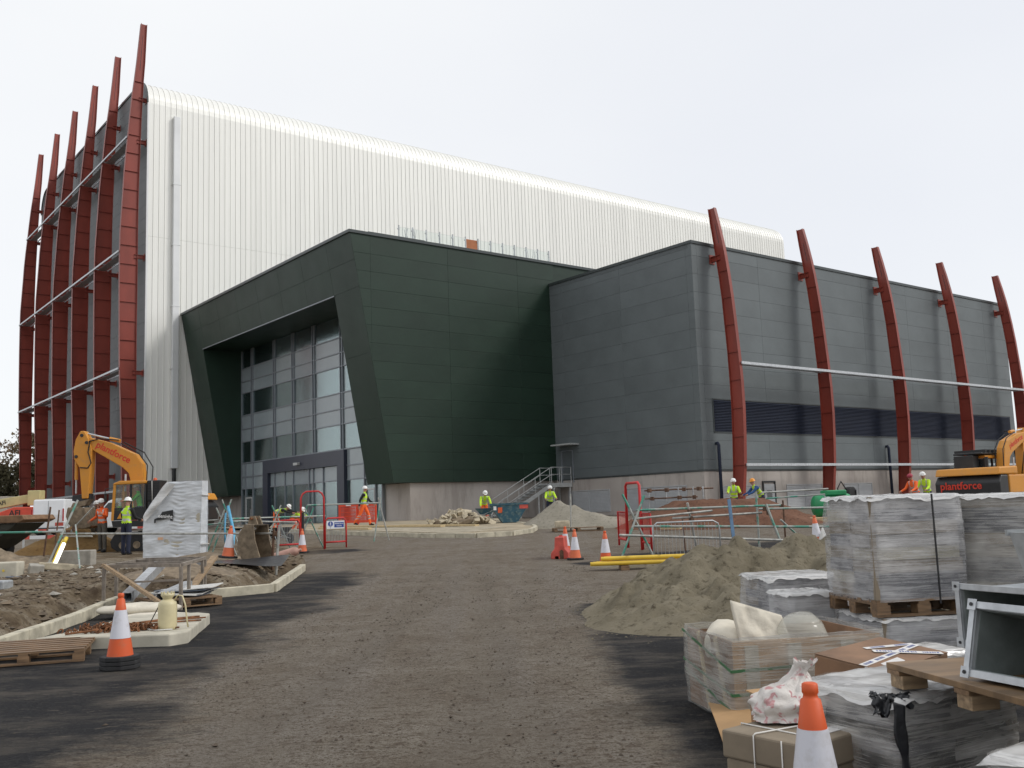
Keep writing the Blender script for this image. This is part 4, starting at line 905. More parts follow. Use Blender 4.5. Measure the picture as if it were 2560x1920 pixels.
heap('sand_heap', 'orange brown sand heap under the excavator bucket', 'sand heap', -16.2, 36.6, 2.9, 2.6, cones_h([(-16.35,36.9,1.05,.6),(-15.5,36.2,.6,.5),(-17.2,36.0,.5,.5)], 6), 'sand_brown', .12, .08, 8, 2)
heap('earth_heap', 'low brown earth mound beside the loose bucket', 'earth heap', -8.0, 25.6, 3.0, 1.6, lambda s, d: .22-.42*math.hypot((s+8.0)/2.6, (d-25.6)/1.3), 'muddy', .1, .1, 12, 1.8)
heap('earth_heap', 'earth spoil behind the corner of the kerb', 'earth heap', -7.2, 21.2, 1.9, 1.4, lambda s, d: .30-.36*math.hypot((s+7.3)/1.6, (d-21.3)/1.0), 'muddy', .08, .1, 14, 2.5)
heap('rubble_heap', 'broken rubble and soil heap at the left edge behind the pale block', 'rubble heap', -15.2, 27.6, 3.4, 2.0, lambda s, d: .75-.62*math.hypot((s+15.4)/2.6, (d-27.8)/1.5), 'muddy', .1, .22, 16, 1.6)

# ------------------------------------------------------------------ loose stones and clods
def lumps(name, label, cat, spots, mat, kind=None):
    mb = MB(); rn = random.Random(5)
    for s, d, r in spots:
        c = SW(s, d, gz(s, d, True)+r*.15); vs = []
        for dx, dy, dz in ((1,0,0),(-.2,1,0),(-1,-.1,0),(.1,-1,0),(.1,.1,.6),(0,0,-.6)):
            k = r*rn.uniform(.45, 1.45); vs.append(c+Vector((dx*k, dy*k, dz*k*.8)))
        mb.add(vs, [(0,1,4),(1,2,4),(2,3,4),(3,0,4),(1,0,5),(2,1,5),(3,2,5),(0,3,5)])
    o = tag(mb.build(name, mat, None, fix=False), label, cat); o['kind'] = 'stuff'; return o
rn = random.Random(21); sp = []
for _ in range(19000):
    d = 4.2 + 19*rn.random()**1.4; s = rn.uniform(-3.9, 1.6)
    if asph_mask(s, d) > .35 or mnoise.noise(Vector((s*1.3, d*.6, 40))) < rn.uniform(-.45, .35): continue
    sp.append((s, d, rn.choice((.0035, .0045, .0055, .007, .011))*rn.uniform(.7, 1.9)))
for _ in range(160): sp.append((rn.uniform(-5.5, 3), rn.uniform(4, 18), rn.uniform(.004, .009)))
for _ in range(34): sp.append((rn.uniform(-3.4, 1.4), rn.uniform(5, 18), rn.uniform(.014, .028)))
lumps('mud_clods', 'small mud clods scattered over the road', 'mud', sp, M('wet_mud_clod', (.085, .064, .046), .9, 0, .3, 6))
sp = []
for _ in range(14000):
    s, d = rn.uniform(-20, -5), rn.uniform(11.5, 30)
    if in_poly((s, d), EARTH) and s > -d*.62: sp.append((s, d, rn.choice((.012, .016, .02, .028, .04, .06, .085))*rn.uniform(.6, 1.2)))
lumps('earth_rubble', 'earth lumps and stones over the dug ground', 'rubble', sp, M('stony_earth', (.13, .098, .066), .95, 0, .5, 2))
sp = []
for _ in range(150):
    s, d = rn.uniform(-16, -7), rn.uniform(18, 29)
    if in_poly((s, d), EARTH): sp.append((s, d, rn.uniform(.03, .12)))
for s, d, r in sp[:26]: pass
lumps('pale_stones', 'pale broken stones among the dug earth', 'stones', sp, MT['conc'])

# ------------------------------------------------------------------ cones
def cone_proto():
    t = thing('traffic_cone', '', 'traffic cone')
    def rr_(z): return lerp(.145, .038, (z-.05)/.66)
    MB().lathe([(rr_(.05), .05), (rr_(.245), .245)], n=20).build('lower_body', MT['cone_o'], t)
    MB().lathe([(rr_(.2455)+.003, .2455), (rr_(.56)+.003, .56)], n=20).build('reflective_sleeve', MT['cone_w'], t)
    mb = MB(); mb.lathe([(rr_(.5605), .5605), (rr_(.68), .68), (.034, .685), (.030, .70), (.036, .71), (.034, .745), (.026, .75)], n=20); mb.build('cone_tip', MT['cone_o'], t)
    mb = MB(); mb.prism([(.21*math.cos(a)*k, .21*math.sin(a)*k) for a, k in [(rad(22.5+45*i), 1.06) for i in range(8)]], 'z', 0, .05); mb.build('rubber_base', MT['rubber'], t, bevel=.008)
    return t
cp0 = cone_proto(); first = True
def put_cone(label, s, d, h=0, tilt=(0,0), sc=1, rz=0, faded=False):
    global first
    c = cp0 if first else copy_tree(cp0); first = False
    c.location = SW(s, d, gz(s, d)+h); c.rotation_euler = (rad(tilt[0]), rad(tilt[1]), A0+rad(rz)); c.scale = (sc,)*3; c['label'] = label; c['group'] = 'orange and white traffic cones'
    if faded:
        for ch in c.children:
            if ch.name.startswith(('lower_body', 'cone_tip')):
                ch.data = ch.data.copy(); ch.data.materials[0] = MT['cone_o2']
    return c
put_cone('traffic cone with extra rubber bases in the left foreground', -4.28, 10.75, .0)
put_cone('traffic cone standing in the right foreground before the tied cardboard box', 1.25, 4.42)
put_cone('traffic cone leaning beside the loose rusty bucket', -7.12, 24.45, .12, (0, 6), 1.05, faded=True)
put_cone('traffic cone with a black post at the red pedestrian arch', -6.75, 31.2, .0, faded=True)
put_cone('traffic cone hidden partly behind the red water barrier', 1.27, 26.4)
put_cone('traffic cone just right of the red water barrier', 1.42, 24.75, faded=True)
put_cone('traffic cone standing alone on the road left of the scaffold barrier', 2.06, 23.45)
put_cone('traffic cone behind the sand heap wearing a white bag', 6.9, 22.9, .25, (0, -4), .95, faded=True)
for c_, k in ((cp0, 2),):
    for q in range(k):
        mb = MB(); mb.prism([(.222*math.cos(a), .222*math.sin(a)) for a in [rad(22.5+45*i+3*q) for i in range(8)]], 'z', .0, .045); o = mb.build('rubber_base', MT['rubber'], c_, bevel=.008); o.location = (0, 0, -.048*(q+1)+.0)
cp0.location.z += .09; cp0.scale = (.93,)*3
tag(MB().tube(sp_(-6.78, 31.45, .02), sp_(-6.78, 31.45, 1.25), .045, 8).build('bollard_post', MT['black'], None), 'short black post standing behind the cone at the red arch', 'post')
mb = MB(); mb.lathe([(.17, 0), (.13, .12), (.07, .3), (.02, .46), (.005, .47)], n=14); o = mb.build('plastic_bag', MT['cloth'], None, None, sp_(6.98, 22.75, .22)); tag(o, 'white plastic bag draped beside the cone behind the sand heap', 'bag')

# ------------------------------------------------------------------ red pedestrian arch and gates
def tube_frame(mb, pts, r, closed=False): mb.path(pts, r, 7, closed)
ga, gb2 = (-7.7, 32.0), (-5.68, 33.0)
def gp(q, h): s, d = lerp(ga[0], gb2[0], q), lerp(ga[1], gb2[1], q); return sp_(s, d, h)
arch = thing('pedestrian_arch', 'tall red tubular pedestrian arch by the entrance road', 'gate', gp(.32, 0)); ao = arch.location.copy()
q0, q1 = .33, .67
mb = MB(); tube_frame(mb, [gp(q0, 0), gp(q0, 1.7), gp(q0+.03, 1.83), gp(q0+.08, 1.9), gp(q1-.08, 1.9), gp(q1-.03, 1.83), gp(q1, 1.7), gp(q1, 0)], .03); mb.build('arch_tube', MT['red_plastic'], arch, ao)
for a, b2, nm in ((0.0, q0-.015, 'side_gate'), (q1+.015, 1.0, 'side_gate')):
    mb = MB(); tube_frame(mb, [gp(a, .02), gp(a, .9), gp(lerp(a, b2, .12), 1.0), gp(lerp(a, b2, .88), 1.0), gp(b2, .9), gp(b2, .02)], .028); tube_frame(mb, [gp(a, .22), gp(b2, .22)], .028)
    g1 = mb.build(nm, MT['red_plastic'], arch, ao)
    for k in range(1, 14):
        q = lerp(a, b2, k/14); MB().tube(gp(q, .24), gp(q, .985), .006, 5).build('wire', MT['fence_grey'], arch, ao)
    MB().tube(gp(a, .6), gp(b2, .6), .006, 5).build('wire', MT['fence_grey'], arch, ao)
sgn = thing('route_sign', 'white sign with a blue pedestrian symbol and lettering on the red gate', 'sign', gp(.845, .78) - SW(0, .06), A0+math.atan2(gb2[1]-ga[1], gb2[0]-ga[0]))
MB().bx(-.30, .30, -.01, .0, -.13, .13).build('sign_plate', MT['sign_white'], sgn)
MB().bx(-.04, .28, -.016, -.0105, -.085, .085).build('blue_panel', MT['sign_blue'], sgn)
mb = MB(); mb.lathe([(.085, 0), (.085, .005)], n=24, xf=Matrix.Translation((-.17, -.0105, .03)) @ Matrix.Rotation(rad(90), 4, 'X')); mb.build('blue_disc', MT['sign_blue'], sgn)
mb = MB(); yy = -.0175
mb.lathe([(.013, 0), (.013, .002)], n=10, xf=Matrix.Translation((-.17, -.0158, .085)) @ Matrix.Rotation(rad(90), 4, 'X'))
for a, b2, w in (((-.17, .07), (-.17, .02), .022), ((-.17, .03), (-.19, -.035), .012), ((-.17, .03), (-.148, -.035), .012), ((-.17, .065), (-.195, .025), .009), ((-.17, .065), (-.147, .03), .009)): mb.beam((a[0], yy, a[1]), (b2[0], yy, b2[1]), .002, w, up=(1,0,0))
mb.build('walking_figure', MT['text_white'], sgn)
mb = MB(); mb.add([(-.20,-.0115,-.09),(-.14,-.0115,-.09),(-.17,-.0115,-.115)], [(0,1,2)]); mb.build('arrow', MT['sign_blue'], sgn, fix=False)
for body, z in (('PEDESTRIAN', .035), ('ROUTE', -.04)):
    me = text_mesh(body, .052, .001); me.materials.append(MT['text_white']); inst(me, 'lettering', sgn, (.12, -.0175, z), (rad(90), 0, 0))
# orange mesh barrier boards by the entrance
for k in range(2):
    t = thing('mesh_barrier', ('left orange plastic mesh barrier before the glass doors', 'right orange plastic mesh barrier behind the walking worker')[k], 'barrier', SW(-9.0+.95*k, 50.2-.45*k, pz(50.2)), A0-.42, 'orange mesh barriers by the entrance')
    MB().bx(0, 1.2, -.02, .02, .9, 1.05).build('top_rail', MT['orange_mesh'], t); MB().bx(0, 1.2, -.02, .02, .08, .2).build('bottom_rail', MT['orange_mesh'], t)
    for x in (0, 1.12): MB().bx(x, x+.08, -.025, .025, 0, .899).build('end_post', MT['orange_mesh'], t)
    mb = MB()
    for i in range(16): mb.bx(.1+i*.066, .125+i*.066, -.012, .012, .201, .899)
    for z in (.4, .6, .78): mb.bx(.081, 1.119, -.008, .008, z, z+.03)
    mb.build('mesh_grid', MT['orange_mesh'], t); MB().bx(.45, .75, -.035, -.022, .93, 1.02).build('reflector', MT['sign_white'], t)

# ------------------------------------------------------------------ scaffold tube barriers
def tubes(thing_, off, lst):
    for a, b2, r, mt in lst:
        MB().tube(a, b2, r, 8).build('tube', MT[mt], thing_, off)
def clamp(thing_, off, p, sz=.07):
    MB().box((0,0,0), (sz, sz, sz*1.1), Matrix.Translation(Vector(p)) @ Matrix.Rotation(rnd.uniform(0, 1.5), 4, 'Z')).build('clamp', MT['rust_dark'], thing_, off, bevel=.012)
sl_ = thing('scaffold_barrier', 'scaffold tube rail on crossed legs across the dug ground at left', 'barrier', sp_(-12.9, 28.2)); so2 = sl_.location.copy()
tubes(sl_, so2, [(SW(-17.5, 28.6, 1.40), SW(-12.6, 28.1, 1.32), .03, 'scaf_g'), (SW(-12.9, 28.05, 1.27), SW(-5.85, 24.5, 1.12), .026, 'scaf'), (SW(-13.0, 28.2, 1.19), SW(-11.9, 27.8, 1.17), .022, 'scaf'),
    (sp_(-13.0, 27.4, 0), SW(-12.5, 28.2, 2.2), .03, 'scaf_g'), (sp_(-13.9, 29.1, 0), SW(-13.7, 29.1, 2.05), .028, 'rust_dark'), (sp_(-10.95, 24.9, 0), SW(-12.55, 28.2, 1.5), .022, 'scaf_g'), (sp_(-13.5, 28.9, 0), SW(-13.35, 28.9, 1.95), .022, 'rust_dark'), (SW(-12.95, 28.3, 1.1), SW(-12.0, 28.1, 2.0), .02, 'scaf'),
    (sp_(-5.92, 24.35, -.05), SW(-5.83, 24.35, 1.33), .035, 'scaf'), (sp_(-6.05, 24.5, -.05), SW(-6.0, 24.5, 1.25), .032, 'rust_dark')])
for p in ((-12.7, 28.1, 1.3), (-12.55, 28.15, 1.4), (-5.88, 24.4, 1.12)): clamp(sl_, so2, SW(*p), .12)
s2 = thing('scaffold_barrier', 'scaffold tube rail on trestles behind the wrapped panel and blue strip', 'barrier', sp_(-9.2, 31)); so2 = s2.location.copy()
def trestle(th, off, s, d, h, sp2=.42, mt='scaf_g'):
    tubes(th, off, [(sp_(s-sp2, d-.25), SW(s+sp2*.35, d, gz(s, d)+h), .024, mt), (sp_(s+sp2, d+.25), SW(s-sp2*.35, d, gz(s, d)+h), .024, 'rust_dark' if rnd.random() < .4 else mt)]); clamp(th, off, SW(s, d, gz(s, d)+h*.78), .09)
trestle(s2, so2, -9.25, 31.0, 1.5); trestle(s2, so2, -8.95, 30.6, 1.75); trestle(s2, so2, -7.75, 32.0, 1.5); trestle(s2, so2, -6.9, 33.0, 1.35)
tubes(s2, so2, [(SW(-11.0, 31.2, 1.42), SW(-8.9, 31.0, 1.52), .025, 'scaf'), (SW(-10.6, 30.8, 1.30), SW(-8.6, 30.8, 1.42), .025, 'scaf_g'), (SW(-9.0, 31, 1.52), SW(-6.4, 33.2, 1.50), .025, 'scaf_g'), (SW(-9.0, 30.9, 1.46), SW(-6.9, 30.8, 1.34), .025, 'scaf'), (SW(-7.6, 36.0, 1.9), SW(-5.0, 36.6, 1.9), .03, 'scaf_g'), (SW(-7.6, 36.0, 1.9), sp_(-8.0, 36.3), .025, 'scaf_g'), (SW(-5.0, 36.6, 2.1), sp_(-5.25, 36.4), .025, 'scaf_g'), (SW(-5.1, 36.6, 2.1), sp_(-4.75, 36.8), .025, 'scaf')])
s3 = thing('scaffold_barrier', 'green flaked scaffold tube barrier across the road behind the sand heap', 'barrier', sp_(2.62, 25.04)); so2 = s3.location.copy()
T = SW
tubes(s3, so2, [(sp_(2.6, 25.0), T(3.28, 25.35, 1.75), .03, 'scaf_g'), (sp_(3.42, 25.3), T(2.72, 25.3, 1.8), .03, 'scaf_g'), (T(2.55, 24.9, .78), T(7.95, 25.2, .42), .032, 'scaf'), (T(2.95, 25.2, .98), T(8.2, 25.6, .78), .03, 'scaf_g'),
    (T(2.95, 25.3, 1.16), T(5.05, 25.6, 1.30), .028, 'scaf'), (T(3.1, 25.6, 1.38), T(6.9, 25.9, 1.38), .028, 'scaf_g'), (T(6.3, 25.8, 1.30), T(8.5, 26.0, 1.27), .028, 'scaf_g'), (T(4.0, 25.5, 1.14), T(6.4, 25.9, 1.20), .028, 'scaf'),
    (sp_(4.66, 25.9), T(4.42, 25.6, 1.52), .032, 'scaf'), (sp_(4.45, 26.5), T(4.42, 26.5, 1.1), .022, 'rust_dark'), (sp_(6.77, 25.4), T(6.42, 25.5, 1.42), .032, 'scaf_g'), (sp_(6.35, 26.2), T(6.35, 26.2, 1.75), .028, 'scaf_g'), (T(6.9, 26.0, 1.0), sp_(7.7, 26.2), .026, 'scaf_g'), (sp_(8.75, 26.6), T(8.25, 26.2, 1.55), .03, 'scaf_g'), (sp_(8.05, 25.5, .0), T(8.5, 25.8, 1.05), .03, 'scaf'),
    (T(6.5, 26.2, 1.72), T(8.3, 26.3, 1.76), .024, 'scaf'), (T(6.6, 26.2, 1.56), T(8.2, 26.3, 1.62), .02, 'scaf_g'), (sp_(7.1, 26.4), T(7.1, 26.4, 1.5), .024, 'rust_dark')])
for p in ((2.98, 25.25, 1.05), (4.47, 25.6, 1.3), (4.5, 25.6, 1.12), (6.42, 25.6, 1.3), (6.5, 25.6, 1.2), (8.3, 25.8, .85), (8.0, 25.4, .45), (6.95, 26, 1.35)): clamp(s3, so2, SW(*p), .1)
s4 = thing('tube_rack', 'dark clamped scaffold tubes standing far behind the red arch edge', 'scaffold rack', sp_(6.2, 41)); so2 = s4.location.copy()
tubes(s4, so2, [(T(5.2, 40, 2.05), T(8.1, 40.6, 2.07), .03, 'rust_dark'), (T(5.2, 40, 1.72), T(7.4, 40.4, 1.74), .03, 'rust_dark')] + [(sp_(x, 40.2), T(x, 40.2, 2.15), .028, 'galv_dull') for x in (5.4, 6.1, 6.6, 7.2, 7.6)])
for p in ((5.4, 40, 2.05), (6.1, 40, 2.05), (6.8, 40, 2.06), (7.4, 40, 2.06), (5.5, 40, 1.72), (6.6, 40, 1.73), (7.2, 40, 1.73)): clamp(s4, so2, SW(*p), .14)
tag(MB().beam(T(5.28, 24.6, 1.58), T(5.37, 24.7, .45), .12, .012, up=(0,1,0)).build('blue_strap', MT['blue_strap'], None), 'dark blue strap hanging over the scaffold barrier', 'strap')
# red arch seen edge-on
a2 = thing('pedestrian_arch', 'red tubular arch and gate seen edge-on beside the scaffold barrier', 'gate', sp_(3.2, 27.8)); ao = a2.location.copy()
mb = MB(); tube_frame(mb, [sp_(3.14, 28.3), T(3.14, 28.3, 2.05), T(3.17, 28.2, 2.13), T(3.38, 27.4, 2.13), T(3.41, 27.3, 2.05), sp_(3.41, 27.3)], .04); mb.build('arch_tube', MT['red_plastic'], a2, ao)
for (x0, y0), (x1, y1) in (((3.12, 28.35), (2.98, 29.2)), ((3.43, 27.25), (3.56, 26.5))):
    mb = MB(); tube_frame(mb, [sp_(x0, y0, .02), sp_(x0, y0, 1.0), sp_(x1, y1, 1.0), sp_(x1, y1, .02)], .03); tube_frame(mb, [sp_(x0, y0, .22), sp_(x1, y1, .22)], .03); mb.build('side_gate', MT['red_plastic'], a2, ao)
    for k in range(1, 10): MB().tube(sp_(lerp(x0, x1, k/10), lerp(y0, y1, k/10), .24), sp_(lerp(x0, x1, k/10), lerp(y0, y1, k/10), .99), .006, 5).build('wire', MT['red_plastic'], a2, ao)
# grey steel pedestrian barrier
gbx = thing('steel_barrier', 'grey steel pedestrian barrier with thin bars behind the sand heap', 'barrier', sp_(3.12, 22.85)); ao = gbx.location.copy()
def bp(q, h): return T(lerp(3.12, 4.78, q), lerp(22.85, 23.5, q), .17+h)
mb = MB(); tube_frame(mb, [bp(0, .0), bp(0, .84), bp(.06, .92), bp(.9, .92), bp(.98, .85), bp(1.0, .72), bp(1.0, .05)], .021); tube_frame(mb, [bp(0, .12), bp(1, .12)], .018); mb.build('frame_tube', MT['fence_grey'], gbx, ao)
for k in range(1, 18): MB().tube(bp(k/18, .13), bp(k/18, .915), .005, 5).build('bar', MT['fence_grey'], gbx, ao)
for q in (.12, .85): MB().path([bp(q, .12), bp(q, .05) + SW(-.1, -.1), bp(q, -.0) + SW(-.25, -.3)], .016, 6).build('foot', MT['fence_grey'], gbx, ao); MB().path([bp(q, .12), bp(q, .05) + SW(.1, .1), bp(q, .0) + SW(.25, .3)], .016, 6).build('foot', MT['fence_grey'], gbx, ao)
# blue plastic strip
mb = MB(); mb.path([T(-8.85, 30.4, 1.9), T(-8.7, 30.2, 1.5), T(-8.55, 30.0, 1.1), T(-8.5, 29.7, .75), T(-8.55, 29.5, .42), T(-8.9, 29.4, .36), T(-9.1, 29.5, .40)], .05, 5); mb.path([T(-8.95, 30.5, 1.7), T(-8.95, 30.4, 1.2), T(-8.9, 30.3, .8)], .03, 5)
tag(mb.build('blue_strip', MT['blue_tape'], None), 'light blue plastic strip hanging from the trestles to the ground', 'strip')

# red water filled barrier
wb = site('water_barrier', 'faded red water filled road barrier with notched feet', 'barrier', 1.05, 25.1, None, rad(-8))
mb = MB(); prf = [(-.22, 0), (-.12, 0), (-.12, .07), (-.03, .07), (-.03, 0), (.22, 0), (.22, .16), (.13, .26), (.11, .55), (-.11, .55), (-.13, .26), (-.22, .16)]
mb.prism(prf, 'y', 0, .95); mb.build('barrier_body', MT['red_faded'], wb, bevel=.02)
for k in range(3): MB().bx(-.232, -.221, .08+k*.3, .26+k*.3, .02, .13).build('moulded_recess', MT['red_plastic'], wb)
MB().tube((0, .48, .551), (0, .48, .58), .05, 12).build('filler_cap', MT['red_plastic'], wb)
MB().prism([(.0,.0),(.1,.0),(.1,.2),(.05,.24),(0,.2)], 'y', -.012, -.002).build('end_slot', MT['rust_dark'], wb)

# yellow pipes on timber bearers
yp = site('pipe_bundle', 'bundle of yellow plastic pipes lying on timber bearers', 'pipes', 1.65, 21.5, None, rad(1))
for k, (y, z) in enumerate(((0, .15), (.12, .15), (.24, .15), (.06, .25), (.18, .25))): MB().tube((-.1+.08*k, y, z), (2.15, y, z), .045, 10).build('pipe', MT['pipe_y'], yp)
for x in (.55, 2.1): MB().bx(x, x+.18, -.1, .36, 0, .098).build('timber_bearer', MT['timber_wet'], yp)
for x in (.7, 1.4): MB().bx(x, x+.02, -.06, .3, .302, .308).build('tie', MT['black'], yp)
tag(MB().tube(sp_(2.22, 18.3, .05), sp_(2.42, 18.5, .09), .045, 12).build('pipe_offcut', MT['pipe_y'], None), 'short yellow pipe offcut half buried at the sand heap edge', 'pipe')

# ------------------------------------------------------------------ left: steel frame, pallet, sacks, sprayer, chain
fr = thing('metal_rack', 'low rusty angle steel frame standing by the kerb', 'frame', sp_(-7.24, 17.43)); fo2 = fr.location.copy()
FA, FB, FC, FD = (-7.24, 17.43), (-5.75, 17.0), (-6.19, 19.7), (-7.5, 20.0)
def fq(p, h): return SW(p[0], p[1], h)
def between(a, b2, q): return (lerp(a[0], b2[0], q), lerp(a[1], b2[1], q))
zt = .78
for a, b2 in ((FA, FB), (FB, FC), (FC, FD), (FD, FA), (between(FA, FD, .25), between(FB, FC, .3)), (between(FA, FD, .75), between(FB, FC, .7))): MB().beam(fq(a, zt), fq(b2, zt), .055, .055).build('top_rail', MT['rack'], fr, fo2)
for p in (FA, between(FA, FD, .28), FB, between(FB, FC, .3), FC, between(FC, FB, .12), FD): MB().beam(sp_(*p, -.1), fq(p, zt-.026), .05, .05).build('leg', MT['rack'], fr, fo2)
MB().beam(fq(between(FA, FB, .3), .5), fq(between(FA, FB, .99), .53), .03, .03).build('brace', MT['rack'], fr, fo2)
tag(MB().beam(SW(-7.2, 17.35, .80), SW(-5.82, 16.6, .10), .14, .05, up=(.3,0,1)).build('plank', MT['timber'], None), 'weathered plank leaning diagonally across the steel frame', 'plank')
tag(MB().beam(SW(-6.15, 18.6, .2), SW(-6.15, 20.2, .78), .14, .04).build('plank', MT['timber'], None), 'brown plank leaning at the far side of the steel frame', 'plank')
def rhs(p0, p1, w, name, label):
    a, b2 = Vector(p0), Vector(p1); t = (b2-a).normalized(); x = t.cross(Vector((0,0,1))).normalized(); u = x.cross(t); mb = MB(); k = w*.86
    vs = []
    for p in (a, b2):
        for r2 in (w, k):
            for i, j in ((-1,-1),(1,-1),(1,1),(-1,1)): vs.append(p+x*(i*r2/2)+u*(j*r2/2))
    fs = []
    for i in range(4):
        j = (i+1) % 4; fs += [(i, j, 8+j, 8+i), (4+j, 4+i, 12+i, 12+j), (j, i, 4+i, 4+j), (8+i, 8+j, 12+j, 12+i)]
    mb.add(vs, fs); return tag(mb.build(name, MT['galv'], None), label, 'steel section')
rhs(SW(-6.62, 16.9, .28), SW(-6.95, 19.4, .72), .16, 'box_section', 'long galvanised box section leaning over the steel frame')
rhs(SW(-6.05, 16.85, .26), SW(-6.15, 18.6, .34), .14, 'box_section', 'short galvanised box section lying by the plank foot')
def make_pallet(name, label, loc, rz, L=1.2, W=1.0, mat='timber', group=None, tilt=(0,0)):
    t = thing(name, label, 'pallet', loc, 0, group, rot=(rad(tilt[0]), rad(tilt[1]), rz)); pallet_parts(t, L, W, mat); return t
def pallet_parts(t, L, W, mat, z0=0.0):
    for k in range(7):
        y = -W/2+.05+k*(W-.1)/6; MB().bx(-L/2, L/2, y-.05, y+.05, z0+.122, z0+.144).build('deck_board', MT[mat], t)
    for x in (-L/2+.05, 0, L/2-.05): MB().bx(x-.05, x+.05, -W/2, W/2, z0+.1, z0+.1215).build('stringer_board', MT[mat], t)
    for x in (-L/2+.06, 0, L/2-.06):
        for y in (-W/2+.06, 0, W/2-.06): MB().bx(x-.06, x+.06, y-.06, y+.06, z0+.0225, z0+.0995).build('block', MT[mat], t)
    for y in (-W/2+.05, 0, W/2-.05): MB().bx(-L/2, L/2, y-.05, y+.05, z0, z0+.022).build('bottom_board', MT[mat], t)
make_pallet('timber_pallet', 'weathered timber pallet lying on the asphalt at the left edge', SW(-5.72, 11.8, .005), A0+rad(17), 1.25, 1.3, 'timber_wet')
make_pallet('timber_pallet', 'brown timber pallet under grey sheets inside the steel frame', SW(-6.0, 17.6, .06), A0+rad(35), 1.2, 1.1, 'timber_wet')
for k in range(5):
    mb = MB(); w = .5-.03*k; mb.grid(lambda u, v: SW(-6.05+(u-.5)*.9+.04*k, 17.75+(v-.5)*.9+.05*k, .225+.03*k+.02*math.sin(3*u+k)+.015*math.cos(4*v+2*k)), 6, 6)
    o = mb.build('grey_sheet', MT['slate'] if k % 2 else MT['cloth'], None, fix=False); so_ = o.modifiers.new('thick', 'SOLIDIFY'); so_.thickness = .012
    tag(o, ('bottom', 'second lowest', 'middle', 'second highest', 'topmost')[k]+' of the grey sheets stacked on the brown pallet in the steel frame', 'sheet', 'sheets stacked on the brown pallet')
def sack(label, s, d, z, L, W, H, rz, mat='sack', seed=1, tilt=0):
    mb = MB(); mb.smooth = True
    def f(u, v):
        a = 2*math.pi*u; b2 = math.pi*(v-.5); cx = math.copysign(abs(math.cos(b2))**.45, 1); x = L/2*math.copysign(abs(math.sin(b2))**.7, math.sin(b2))
        y = W/2*cx*math.copysign(abs(math.cos(a))**.7, math.cos(a)); zz = H/2*cx*math.sin(a)*(1-.35*abs(math.sin(b2)))
        n = .12*H*mnoise.noise(Vector((x*5, y*5+seed, zz*5))); return (x, y, zz+H/2+n)
    mb.grid(f, 20, 14); o = mb.build('sack', MT[mat], None, None, SW(s, d, z), A0+rad(rz), fix=False); o.rotation_euler = (0, rad(tilt), A0+rad(rz)); return tag(o, label, 'sack')
sack('full white woven sack lying under the steel frame', -6.15, 16.2, .04, 1.3, .5, .2, 4)
sack('flat crumpled white sack spread in front of the full sack', -5.75, 15.75, .02, 1.1, .6, .09, -6, 'sack', 5)
# sprayer
sr_ = thing('garden_sprayer', 'cream plastic pressure sprayer tank on the concrete slab', 'sprayer', SW(-4.55, 12.95, .15), A0)
mb = MB(); mb.lathe([(.10, 0), (.115, .012), (.118, .05), (.118, .31), (.11, .345), (.075, .375), (.055, .385)], n=20); mb.build('tank', MT['tub'], sr_)
mb = MB(); mb.lathe([(.058, .386), (.062, .40), (.085, .43), (.085, .455), (.06, .46)], n=16); mb.build('funnel_lid', MT['tub'], sr_)
for k in range(10): a = rad(36*k); MB().box((.078*math.cos(a), .078*math.sin(a), .467), (.015, .015, .02)).build('lid_grip', MT['tub'], sr_)
MB().path([(.09, 0, .37), (.13, 0, .43), (.19, 0, .42), (.23, 0, .30), (.25, 0, .12), (.26, .02, .02)], .011, 6).build('hose', MT['tub'], sr_)
MB().path([(.1, -.1, .012), (-.1, -.16, .012), (-.25, -.02, .015), (-.34, .06, .05)], .009, 6).build('lance', MT['cloth'], sr_)
MB().tube((-.12, .02, .30), (-.33, .22, .02), .007, 6).build('strap', MT['black'], sr_)
# rusty chain heap: every link
ch = thing('chain_heap', 'heap of rusty chain on the concrete slab', 'chain', SW(-5.2, 12.95, .15), A0)
mb = MB()
ring = [(.034*math.cos(a)*1.0, .021*math.sin(a), 0) for a in [2*math.pi*k/10 for k in range(10)]]; mb.path(ring, .0075, 5, True); link = mb.mesh('chain_link', MT['rust'])
rn = random.Random(8)
for k in range(150):
    x, y = rn.gauss(0, .20), rn.gauss(0, .07); h = max(0, .11-.35*abs(x)*.5-.5*abs(y)); inst(link, 'chain_link', ch, (x*1.35, y, .02+rn.uniform(0, h)), (rn.uniform(-1.3, 1.3), rn.uniform(-1.3, 1.3), rn.uniform(0, 6.3)), (1.25,)*3)
for k, (a, b2) in enumerate((((-5.55, 13.35), (-4.45, 14.2)), ((-5.3, 13.2), (-4.4, 13.85)), ((-5.45, 13.5), (-4.6, 14.4)))):
    tag(MB().path([SW(*a, .165), SW(lerp(a[0], b2[0], .5), lerp(a[1], b2[1], .5)+.03, .175), SW(*b2, .165)], .012, 6).build('steel_bar', MT['rust'], None), ('longest', 'nearest', 'farthest')[k]+' of the three rusty bars behind the chain heap', 'bar', 'rusty bars on the slab')
tag(MB().tube(SW(-5.72, 12.62, .17), SW(-5.38, 12.82, .19), .015, 6).build('steel_rod', MT['rust'], None), 'short rusty rod sticking out left of the chain heap', 'rod')

